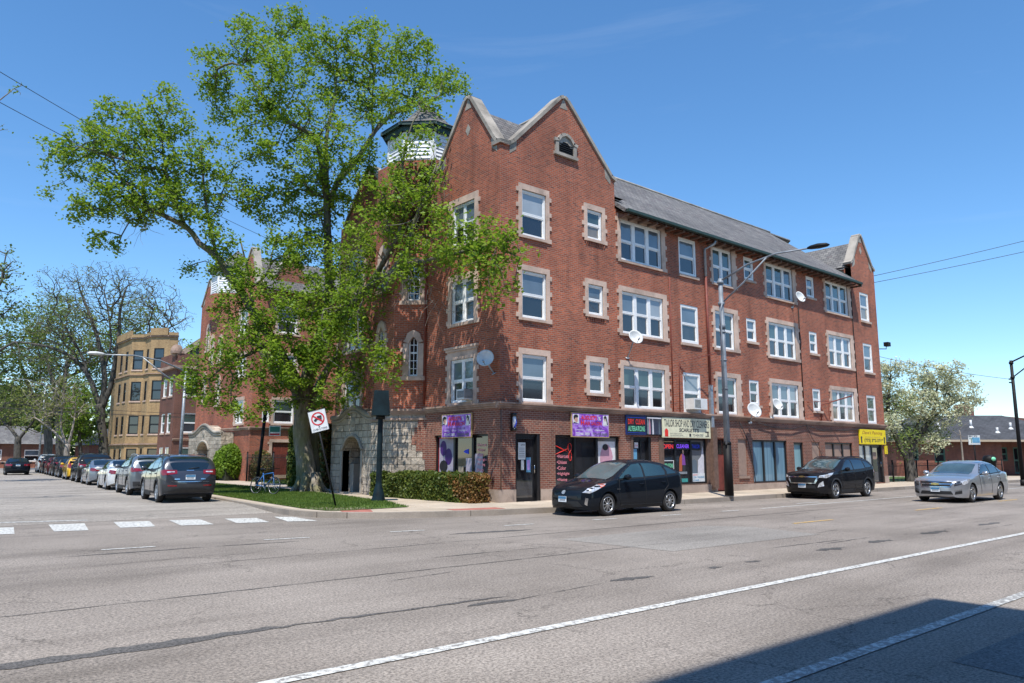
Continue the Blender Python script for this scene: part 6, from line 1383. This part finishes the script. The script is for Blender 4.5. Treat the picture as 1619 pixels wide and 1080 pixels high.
sk=[SKL([(492,790,0,.62),(488,770,0,.46),(483,740,0,.4),(479,700,0,.36),(477,660,0,.35),(475,635,0,.37),(473,615,0,.36)]),
 SKL([(476,640,0,.34),(466,600,-.3,.3),(450,570,-.6,.25),(433,537,-.9,.2),(412,512,-1.1,.19),(395,483,-1.2,.19),(371,448,-1.3,.17),(344,408,-1.4,.15),(315,385,-1.5,.13),(293,357,-1.6,.11),(242,332,-2,.1),(205,295,-2,.07),(160,262,-2,.03)]),
 SKL([(462,612,0,.2),(445,598,.4,.2),(425,572,.8,.17),(412,552,1.0,.15),(405,520,1.2,.12),(400,480,1.4,.08),(392,430,1.5,.05),(380,380,1.5,.03)]),
 SKL([(498,780,.6,.3),(497,740,.6,.25),(494,700,.6,.23),(490,650,.5,.25),(492,610,.4,.3)]),
 SKL([(476,640,0,.34),(486,600,.3,.34),(498,560,.6,.35),(508,528,.8,.3),(520,485,.9,.25),(521,440,.9,.22),(519,394,.8,.2),(518,350,.8,.18),(516,311,.7,.16),(516,260,.6,.12),(516,223,.5,.1),(522,185,.5,.08),(530,155,.5,.06),(532,90,.5,.03)]),
 SKL([(518,330,.8,.13),(508,262,0,.12),(501,223,-.5,.11),(480,205,-.8,.1),(454,192,-1,.1),(428,171,-1.2,.08),(408,140,-1.4,.06),(382,104,-1.5,.03)]),
 SKL([(517,330,.8,.15),(535,285,1.2,.14),(560,259,1.6,.13),(575,235,1.8,.12),(594,207,2,.1),(620,181,2.3,.08),(662,166,2.6,.05),(720,140,2.8,.03)]),
 SKL([(590,212,2,.06),(588,170,2,.05),(592,120,2,.04),(600,60,2,.02)]),
 SKL([(506,540,.6,.24),(530,515,-.5,.2),(558,480,-2,.17),(585,455,-3.4,.15),(612,436,-4.6,.13),(650,420,-5.8,.1),(700,405,-7.2,.07),(760,392,-9,.04),(815,378,-9.8,.02)]),
 SKL([(560,480,-2,.12),(590,440,-3.2,.11),(615,400,-4.4,.1),(632,365,-5,.08),(640,320,-5.2,.07),(636,262,-5,.06),(645,215,-4.6,.04)]),
 SKL([(612,436,-4.6,.09),(640,400,-5.4,.08),(655,350,-5.8,.07),(672,310,-6,.05),(690,260,-6,.03)]),
 SKL([(344,408,-1.4,.08),(330,350,-1.5,.07),(322,290,-1.5,.05),(318,230,-1.5,.03)]),
 SKL([(293,357,-1.6,.07),(262,270,-1.7,.05),(255,200,-1.8,.03)]),
 SKL([(371,448,-1.3,.06),(400,452,-1.5,.06),(424,430,-1.6,.05),(430,400,-1.6,.03)]),
 SKL([(433,537,-.9,.09),(395,560,-2,.07),(360,575,-2.8,.05),(330,600,-3.2,.03)]),
 SKL([(478,650,.3,.3),(492,640,1.2,.28),(505,610,2,.22),(520,580,2.6,.16),(545,545,3,.1),(570,500,3.2,.05)])]
crown=[(100,250,40,-2),(150,225,48,-2),(200,245,55,-2),(170,305,50,-2),(120,330,26,-2),(225,190,40,-2),(178,178,26,-2),(250,315,50,-1.8),(265,250,50,-1.8),(318,250,50,-1.6),(280,195,36,-1.7),(262,148,22,-1.8),(300,325,50,-1.6),(205,335,34,-2),(76,300,14,-2),(92,240,16,-2),(172,160,12,-2),(150,375,18,-2),(185,390,14,-2),(340,110,44),(395,60,46),(450,45,46),(468,14,16),(430,110,56),(350,165,46),(500,70,55),(555,62,46),(592,32,20),(620,75,46),(662,72,30),(650,120,52),(700,130,38),(735,133,18),(560,140,66),(480,165,66),(410,180,46),(610,170,46,-1),(680,170,26,-3),(540,225,60),(470,250,56),(400,235,36),
 (380,300,40,-1.3),(430,320,44,-.5),(500,320,56),(560,290,50),(500,400,56),(560,400,52,-1.5),(450,390,40),(600,350,44,-5),(620,300,36,-5.4),(662,300,34,-6.2),(690,270,18,-6.4),(640,430,34,-6),(520,470,56,-1.2),(580,470,46,-4),(500,530,54,-1.6),(556,540,50,-3),(540,605,40,-2.8),(598,560,32,-4.8),(618,590,18,-5.2),(480,590,36,-2),(400,520,34,-2),(440,480,46,-2),(360,490,34,-1.6),(400,440,40,-1.6),(350,380,34,-1.4),(340,560,40,-3),(330,620,30,-3),(395,600,34,-2.6),(440,560,40,-2),(362,640,18,-3),(392,655,14,-3),(300,600,22,-3.2),(420,640,12,-2.5),(455,620,26,-1.2),(515,640,22,-1.6),
 (690,345,26,-7),(725,385,36,-8.2),(765,372,34,-9.3),(806,352,14,-9.8),(780,415,34,-9.4),(830,400,13,-10),(750,430,28,-9),(800,450,17,-9.7),(775,470,10,-9.5),(690,400,28,-7),(660,380,26,-6),(300,420,16),(360,420,24)]
att=blobs(crown,D0,30,11,.85,1.15,2.2)+blobs([b_ for b_ in crown if b_[1]>300 and b_[0]<560]+[(640,215,30,-5.2),(690,205,30,-5.6),(620,245,20,-5),(690,205,30,-5.6),(650,240,22,-5.4),(640,205,30,-5.2),(350,300,40,-1),(330,420,30,-1.5),(470,440,40,-1.5),(430,520,36,-2.4),(470,540,36,-2.4),(500,480,40,-2),],D0,7,12,.85,1.1,1.5)
grow_tree(MT,sk,att,'maple_bark','maple_leaf',bf=.22,leafn=34,leafs=.14,leafr=.33,twig=.007,minr=.0085,maxr=.08,seed=5,limb_m='limb_bark')
# root flare
mb=MB()
for k in range(7):
    a=2*PI*k/7+.3; c=V((MT.location.x,MT.location.y,.12)); d=V((math.cos(a),math.sin(a),0)); mb.tube([c+d*.28+V((0,0,.8)),c+d*.48+V((0,0,.3)),c+d*.75+V((0,0,.03)),c+d*1.0+V((0,0,-.06))],[.2,.17,.11,.03],8)
mb.build('root_flare','maple_bark',MT)
# bare twigs hanging at the right side of the crown
r=random.Random(4); spots=[(690,470),(640,430),(700,300),(650,360),(230,340)]; mb=MB()
for k in range(50):
    if k and k%10==0: mb.build('dead_twigs','pale_bark',MT); mb=MB()
    px,py=spots[k//10]; p=world(px+r.uniform(-14,14),py+r.uniform(-20,20),D0,-6.2 if px>600 else -2); d=V((r.gauss(0,.5),r.gauss(0,.5),-1)); pts=[p]
    for j in range(5): d=d+V((r.gauss(0,.35),r.gauss(0,.35),r.gauss(0,.2))); p=p+d.normalized()*.25; pts.append(p)
    mb.tube(pts,[.012,.01,.008,.007,.006,.005],3,cap=False)
mb.build('dead_twigs','pale_bark',MT)
def simple_tree(name,label,D,base,height_px,crownl,bark_m,leaf_m,limbs,dens=20,leafn=20,leafs=.2,leafr=.5,trunk_r=.35,seed=1,group=None,dj=2,minr=.012,twig=.01,bf=.22,depthf=1.3,maxr=.2,leafprob=1,loc=None):
    b=world(base[0],base[1],D); t=thing(name,(b.x,b.y,0),label,'tree',group); p0=V((b.x,b.y,-.05))
    sk=[]
    for i,l in enumerate(limbs):
        pts=[world(p[0],p[1],D,p[2] if len(p)>3 else 0) for p in l]; rd=[p[-1] for p in l]
        if i==0: pts=[p0]+pts; rd=[trunk_r*1.25]+rd
        sk.append((pts,rd))
    n=grow_tree(t,sk,blobs(crownl,D,dens,seed,.85,depthf,dj),bark_m,leaf_m,bf=bf,leafn=leafn,leafs=leafs,leafr=leafr,twig=twig,minr=minr,maxr=maxr,seed=seed,leafprob=leafprob); return t
# near-bare elm up the side street
simple_tree('elm_tree','tall nearly bare elm with dark spreading limbs in front of the yellow flats',78,(165,748),0,
 [(90,450,34),(130,445,32),(170,440,36),(215,450,34),(250,470,36),(280,500,30),(200,490,44),(150,490,44),(100,500,40),(70,520,30),(240,520,40),(50,560,24),(120,550,40),(180,560,40),(285,545,18),(300,580,12),(250,570,26),(80,590,24)],'dark_bark','bud_leaf',
 [[(165,735,0.493),(163,700,0.435),(160,665,0.406),(158,640,0.435)],[(160,650,0.290),(150,620,0.290),(140,595,0.244),(120,570,0.209),(95,555,0.162),(60,545,0.116),(20,540,0.058)],[(160,645,0.290),(165,600,0.267),(160,560,0.232),(150,520,0.197),(135,480,0.139),(125,455,0.070)],[(162,645,0.290),(175,610,0.267),(182,570,0.220),(188,530,0.186),(190,490,0.139),(200,455,0.070)],[(178,600,0.174),(200,575,0.162),(225,545,0.128),(255,525,0.093),(285,510,0.046)],[(163,590,0.139),(175,545,0.116),(172,500,0.087),(165,460,0.046)],[(140,595,0.139),(128,560,0.116),(105,520,0.081),(85,490,0.046)]],
 dens=260,leafn=5,leafs=.17,leafr=.4,trunk_r=.6,seed=21,dj=4,minr=.010,twig=.015,maxr=.14,leafprob=.35,bf=.35)
BT='street trees up the side street'
simple_tree('ash_tree','broad fresh green tree in the middle distance left of the elm',95,(75,742),0,[(30,520,44),(70,500,44),(110,500,44),(60,560,56),(20,580,50),(110,560,50),(150,540,44),(200,540,44),(220,500,36),(190,590,44),(60,620,44),(10,640,40),(140,610,40),(230,560,30)],'dark_bark','mid_leaf',[[(75,720,.5),(76,690,.45),(75,660,.4)],[(75,665,.3),(50,620,.25),(30,570,.15)],[(75,665,.3),(100,600,.25),(120,540,.15)],[(100,600,.2),(160,570,.18),(210,540,.1)]],dens=60,leafn=24,leafs=.3,leafr=1.0,trunk_r=.5,seed=31,group=BT,dj=5,twig=.02)
simple_tree('ash_tree','leaning pale-barked tree with sparse twigs beside the dark sedan',72,(27,744),0,[(10,650,34),(40,655,34),(60,660,30),(20,620,36),(50,625,30)],'dark_bark','bud_leaf',[[(27,725,.32),(28,700,.28),(29,692,.26)],[(29,695,.18),(20,682,.14),(8,670,.1),(-8,655,.05)],[(29,695,.18),(38,684,.14),(50,670,.1),(62,650,.05)]],dens=90,leafn=6,leafs=.2,leafr=.5,trunk_r=.32,seed=33,group=BT,twig=.018)
simple_tree('ash_tree','dark trunked tree with crossing grey branches left of the yellow flats',70,(106,747),0,[(60,650,26),(85,640,30),(100,650,34),(120,640,26),(75,620,34),(110,610,30)],'pale_bark','bud_leaf',[[(106,735,.3),(106,715,.25),(107,702,.22)],[(107,705,.14),(95,692,.12),(78,676,.09),(55,660,.05)],[(107,705,.14),(100,690,.11),(96,670,.08),(98,645,.04)],[(106,706,.16),(112,690,.12),(118,660,.06)]],dens=90,leafn=5,leafs=.2,leafr=.4,trunk_r=.3,seed=34,group=BT,twig=.016)
simple_tree('ash_tree','thick straight dark trunk rising behind the parked cars, left of the bright willow',82,(97,744),0,[(70,560,34),(100,570,34),(90,600,30)],'dark_bark','dark_leaf',[[(97,720,.55),(96,690,.5),(95,650,.45)],[(95,655,.3),(85,610,.22),(75,570,.12)],[(95,655,.3),(102,610,.2),(105,570,.1)]],dens=24,leafn=9,leafs=.28,leafr=.8,trunk_r=.55,seed=35,group=BT,twig=.02)
simple_tree('willow_tree','bright yellow-green upright young tree in front of the yellow flats',76,(128,742),0,[(120,640,20),(130,620,16),(112,665,20),(135,660,22),(125,685,22),(140,690,16),(108,690,14),(120,600,8)],'dark_bark','bright_leaf',[[(128,725,.2),(126,700,.16),(125,680,.12)],[(125,682,.1),(120,650,.07),(118,610,.04)],[(125,682,.1),(133,650,.07),(134,620,.04)]],dens=150,leafn=18,leafs=.2,leafr=.5,trunk_r=.2,seed=36,group=BT,dj=1,twig=.012)
simple_tree('linden_tree','leafy tree entering from the left edge of the picture',46,(-90,752),0,[(-20,400,30),(10,395,14),(5,430,26),(20,450,18),(-10,470,40),(15,500,30),(30,480,14),(10,540,34),(-20,560,40),(25,410,8),(28,560,16),(0,600,30)],'dark_bark','mid_leaf',[[(-90,700,.4),(-92,620,.36)],[(-92,630,.28),(-60,560,.2),(-30,500,.14),(5,440,.07)],[(-92,620,.28),(-50,600,.16),(-10,560,.1),(25,540,.05)]],dens=55,leafn=9,leafs=.17,leafr=.35,trunk_r=.4,seed=37,dj=2,twig=.01,leafprob=.75)
simple_tree('locust_tree','bare twigs with a few buds poking in at the upper left edge',24,(-260,830),0,[(30,140,12),(38,133,8),(8,210,8),(-40,180,40)],'pale_bark','bright_leaf',[[(-260,700,.3),(-255,500,.25)],[(-255,520,.2),(-180,350,.12),(-90,230,.07),(-40,185,.04),(0,158,.02),(22,140,.012)],[(-90,230,.05),(-40,215,.02),(5,205,.01)]],dens=60,leafn=4,leafs=.09,leafr=.12,trunk_r=.3,seed=38,dj=.5,twig=.006,minr=.006,leafprob=.6)
# distant woods closing the street
def mass(name,label,pts,D,leaf_m,dens,seed):
    t=blobs(pts,D,dens,seed,.9,1.5,6); r=random.Random(seed); vs=[];fs=[]
    for a in t:
        for _ in range(16):
            c=a+V((r.gauss(0,1),r.gauss(0,1),r.gauss(0,1)))*1.1; s=r.uniform(.35,.8); u=V((r.gauss(0,1),r.gauss(0,1),r.gauss(0,1))).normalized(); v=u.orthogonal().normalized(); i=len(vs); vs+=[c-u*s,c-v*s*.8,c+u*s,c+v*s*.8]; fs.append((i,i+1,i+2,i+3))
    me=bpy.data.meshes.new(name); me.from_pydata([tuple(q) for q in vs],[],fs); me.materials.append(M(leaf_m)); o=bpy.data.objects.new(name,me); COL.objects.link(o); return tag(o,label,'trees',kind='stuff')
mass('far_trees','mass of distant green trees behind the bungalows at the left',[(0,660,40),(40,650,40),(80,665,36),(120,650,36),(160,670,36),(10,700,24),(60,695,20),(130,700,26),(170,710,20),(200,690,26),(-30,640,50),(230,700,20)],150,'dark_leaf',40,51)
mass('far_trees','strip of distant tree tops beyond the low buildings at the right',[(1560,700,10),(1580,705,10),(1610,700,12),(1640,702,14)],190,'dark_leaf',40,52)
# flowering tree
simple_tree('flowering_tree','white-blossomed tree with two dark leaning trunks beside the station building',47,(1440,767),0,
 [(1410,580,20),(1400,610,26),(1420,640,30),(1400,670,24),(1430,690,26),(1460,600,26),(1480,590,26),(1450,640,34),(1490,620,34),(1520,610,26),(1500,650,30),(1460,680,30),(1540,632,14),(1525,640,16),(1480,700,20),(1430,580,14),(1505,585,18),(1440,715,12),(1400,640,24),(1395,585,14)],'dark_bark','blossom',
 [[(1438,745,.2),(1432,720,.18),(1420,700,.16),(1408,670,.15),(1404,640,.1),(1408,600,.05)],[(1446,765,.2),(1445,745,.18),(1440,715,.16),(1452,690,.17),(1470,665,.13),(1478,640,.09),(1482,610,.04)],[(1425,705,.12),(1440,690,.09),(1455,660,.06),(1460,620,.03)],[(1470,665,.08),(1495,645,.06),(1520,632,.03)]],dens=130,leafn=23,leafs=.13,leafr=.26,trunk_r=.2,seed=61,dj=1.5,twig=.008,minr=.008)
b=world(1440,767,47); gt=[o for o in bpy.data.objects if o.name.startswith('flowering_tree')][0]
r=random.Random(8); vs=[];fs=[]
for a in blobs([(1420,640,28),(1400,670,26),(1430,700,26),(1460,690,30),(1485,690,20),(1440,660,30),(1470,650,26),(1500,660,18),(1405,600,20),(1455,620,20)],47,60,9,.85,1.1,1.2):
    for _ in range(14):
        c=a+V((r.gauss(0,1),r.gauss(0,1),r.gauss(0,1)))*.22-gt.location; s=.1*r.uniform(.6,1.3); u=V((r.gauss(0,1),r.gauss(0,1),r.gauss(0,.5))).normalized(); v=u.orthogonal().normalized(); i=len(vs); vs+=[c-u*s*.6,c-v*s*.45,c+u*s*.6,c+v*s*.45]; fs.append((i,i+1,i+2,i+3))
me=bpy.data.meshes.new('leaves'); me.from_pydata([tuple(q) for q in vs],[],fs); me.materials.append(M('mid_leaf')); o=bpy.data.objects.new('green_leaves',me); COL.objects.link(o); o.parent=gt
simple_tree('sapling','thin bare sapling with pale trunk before the station wall',52,(1523,757),0,[(1520,665,14),(1510,680,12),(1528,690,8),(1500,690,8)],'pale_bark','bud_leaf',[[(1523,735,.06),(1520,700,.05),(1517,680,.04)]],dens=60,leafn=0,trunk_r=.07,seed=63,dj=.3,twig=.006,minr=.006)
# hedges and shrubs
def hedge(name,label,P,u0,u1,d0,d1,z0,z1,n,leafm,second=None,split=None,seed=1,cat='hedge',leafs=.05,rnd=False):
    r=random.Random(seed); root=thing(name,tuple(P.p((u0+u1)/2,0,(d0+d1)/2)),label,cat); mb=MB(); P.box(mb,u0+.1+.25*rnd,u1-.1-.25*rnd,z0,z1-.12-.4*rnd,d0+.1+.2*rnd,d1-.1-.2*rnd); mb.build('inner_twigs','hedge_inner',root)
    sets={leafm:([],[]),second:([],[])} if second else {leafm:([],[])}
    ro=root.location
    for _ in range(n):
        k=r.random(); u=r.uniform(u0,u1); d=r.uniform(d0,d1); z=r.uniform(z0,z1)
        if k<.34: z=z1+r.gauss(0,.03)+.05*math.sin(u*5+seed)
        elif k<.78: d=d1+r.gauss(0,.04)+.06*math.sin(u*4.3)*math.sin(z*5)
        elif k<.9: u=r.choice((u0,u1))+r.gauss(0,.05)
        if rnd:
            q=V((r.gauss(0,1),r.gauss(0,1),r.gauss(0,1))).normalized()*r.uniform(.75,1.12); u=(u0+u1)/2+q.x*(u1-u0)/2; d=(d0+d1)/2+q.y*(d1-d0)/2; z=max(z0,(z0+z1)/2+q.z*(z1-z0)/2)
        c=P.p(u,z,d)-ro; s=leafs*r.uniform(.6,1.4); a=V((r.gauss(0,1),r.gauss(0,1),r.gauss(0,1))).normalized(); b=a.orthogonal().normalized(); b=Quaternion(a,r.uniform(0,6))@b
        m_=leafm
        if second and (u-split)*1.2+r.gauss(0,.35)+ .5*math.sin(z*6+u*3)>0: m_=second
        vs,fs=sets[m_]; i=len(vs); vs+=[c-a*s,c-b*s*.6,c+a*s,c+b*s*.6]; fs.append((i,i+1,i+2,i+3))
    for m_,(vs,fs) in sets.items():
        me=bpy.data.meshes.new('foliage'); me.from_pydata([tuple(q) for q in vs],[],fs); me.materials.append(M(m_)); o=bpy.data.objects.new('foliage',me); COL.objects.link(o); o.parent=root
plain('hedge_inner',(.018,.022,.01),1,var=.4)
PH=Plane((0,4.4,0),(0,-1,0))
hedge('clipped_hedge','clipped box hedge turning bronze at its right end below the salon window',PH,-2.2,4.1,.25,.98,.15,1.02,30000,'hedge_leaf','hedge_leaf_bronze',3.5,seed=2)
hedge('tall_hedge','tall dark hedge between the big trunk and the stone doorway',Plane((0,17.6,0),(0,-1,0)),0,3.9,-1.7,-.6,.15,3.1,14000,'hedge_leaf','vine_leaf',2.6,seed=6,leafs=.1)
hedge('round_shrub','round bright green shrub by the far stone doorway',Plane((0,31.0,0),(0,-1,0)),0,2.6,-3.0,-1.2,.15,2.35,9000,'bright_leaf',seed=7,cat='shrub',leafs=.09,rnd=True)
hedge('dark_shrub','dark tangled shrub behind the iron fence',Plane((0,28.0,0),(0,-1,0)),0,3.0,-3.2,-2.4,.15,1.95,8000,'vine_leaf',seed=8,cat='shrub',leafs=.08,rnd=True)
# climbing vine on the turret
r=random.Random(9); vs=[];fs=[]; TVv=thing('climbing_vine',(-1,6,8),'climbing vine on the brick turret under the white lantern','vine')
stems=MB()
for k in range(11):
    face=r.choice((3,4,4)); P,l=TP[face]; u=r.uniform(.1,l-.1); z=r.uniform(9.8,12.4); pts=[]
    for j in range(12):
        pts.append(P.p(min(l,max(0,u)),z,.04)); 
        for _ in range(10):
            c=P.p(u+r.gauss(0,.16),z+r.gauss(0,.14),.08+r.random()*.1)-TVv.location; s=r.uniform(.04,.1); a=V((r.gauss(0,1),r.gauss(0,1),r.gauss(0,1))).normalized(); b=a.orthogonal().normalized(); i=len(vs); vs+=[c-a*s,c-b*s*.8,c+a*s,c+b*s*.8]; fs.append((i,i+1,i+2,i+3))
        u+=r.gauss(0,.14); z+=r.uniform(.12,.34)
        if z>13.3: break
    if len(pts)>1: stems.tube(pts,.015,3)
me=bpy.data.meshes.new('foliage'); me.from_pydata([tuple(q) for q in vs],[],fs); me.materials.append(M('dark_leaf')); o=bpy.data.objects.new('foliage',me); COL.objects.link(o); o.parent=TVv; stems.build('stems','dark_bark',TVv)
# ------------------------------------------------------------------ light, sky, camera
W=bpy.data.worlds.new('World'); S.world=W; W.use_nodes=True; nt=W.node_tree; bg=nt.nodes['Background']
sky=nt.nodes.new('ShaderNodeTexSky'); sky.sky_type='NISHITA'; sky.sun_disc=False
Ls=V((.55,.55,-1.6)).normalized(); sd=-Ls
sky.sun_elevation=math.asin(sd.z); sky.sun_rotation=math.atan2(sd.x,sd.y); sky.altitude=0; sky.air_density=1.0; sky.dust_density=0.0; sky.ozone_density=6
hs=nt.nodes.new('ShaderNodeHueSaturation'); hs.inputs['Saturation'].default_value=1.13; hs.inputs['Hue'].default_value=.497
tc=nt.nodes.new('ShaderNodeTexCoord'); mp=nt.nodes.new('ShaderNodeMapping'); mp.inputs['Scale'].default_value=(1.2,1.2,9); mp.inputs['Rotation'].default_value=(0.1,.12,.5); nt.links.new(tc.outputs['Generated'],mp.inputs[0])
nz=N(nt,'ShaderNodeTexNoise',Scale=1.6,Detail=8,Roughness=.62,Distortion=.8); nt.links.new(mp.outputs[0],nz.inputs['Vector']); cf=ramp(nt,nz.outputs['Fac'],[(.58,(0,0,0)),(.88,(.07,.07,.07))])
nt.links.new(sky.outputs[0],hs.inputs['Color']); nt.links.new(mix(nt,cf,hs.outputs[0],(5.2,5.6,6.0)),bg.inputs['Color']); bg.inputs['Strength'].default_value=.14
sun=bpy.data.lights.new('sun','SUN'); sun.energy=4.2; sun.angle=math.radians(.53); sun.color=(1,.955,.88); so=bpy.data.objects.new('sun',sun); COL.objects.link(so); so.rotation_euler=Ls.to_track_quat('-Z','Y').to_euler(); so.location=(0,0,40)
cam=bpy.data.cameras.new('camera'); co=bpy.data.objects.new('camera',cam); COL.objects.link(co); S.camera=co
cam.sensor_width=36; cam.lens=1200/1619*36; cam.clip_end=3000; cam.clip_start=.1
co.location=(-16.2286,-19.6116,1.65); el=math.atan2(182,1200); dr=V((math.cos(AZ)*math.cos(el),math.sin(AZ)*math.cos(el),math.sin(el))); co.rotation_euler=dr.to_track_quat('-Z','Y').to_euler()
S.view_settings.view_transform='Standard'; S.view_settings.look='None'; S.view_settings.exposure=.55; S.view_settings.gamma=1
S.cycles.max_bounces=6; S.cycles.transparent_max_bounces=4; S.cycles.use_denoising=True
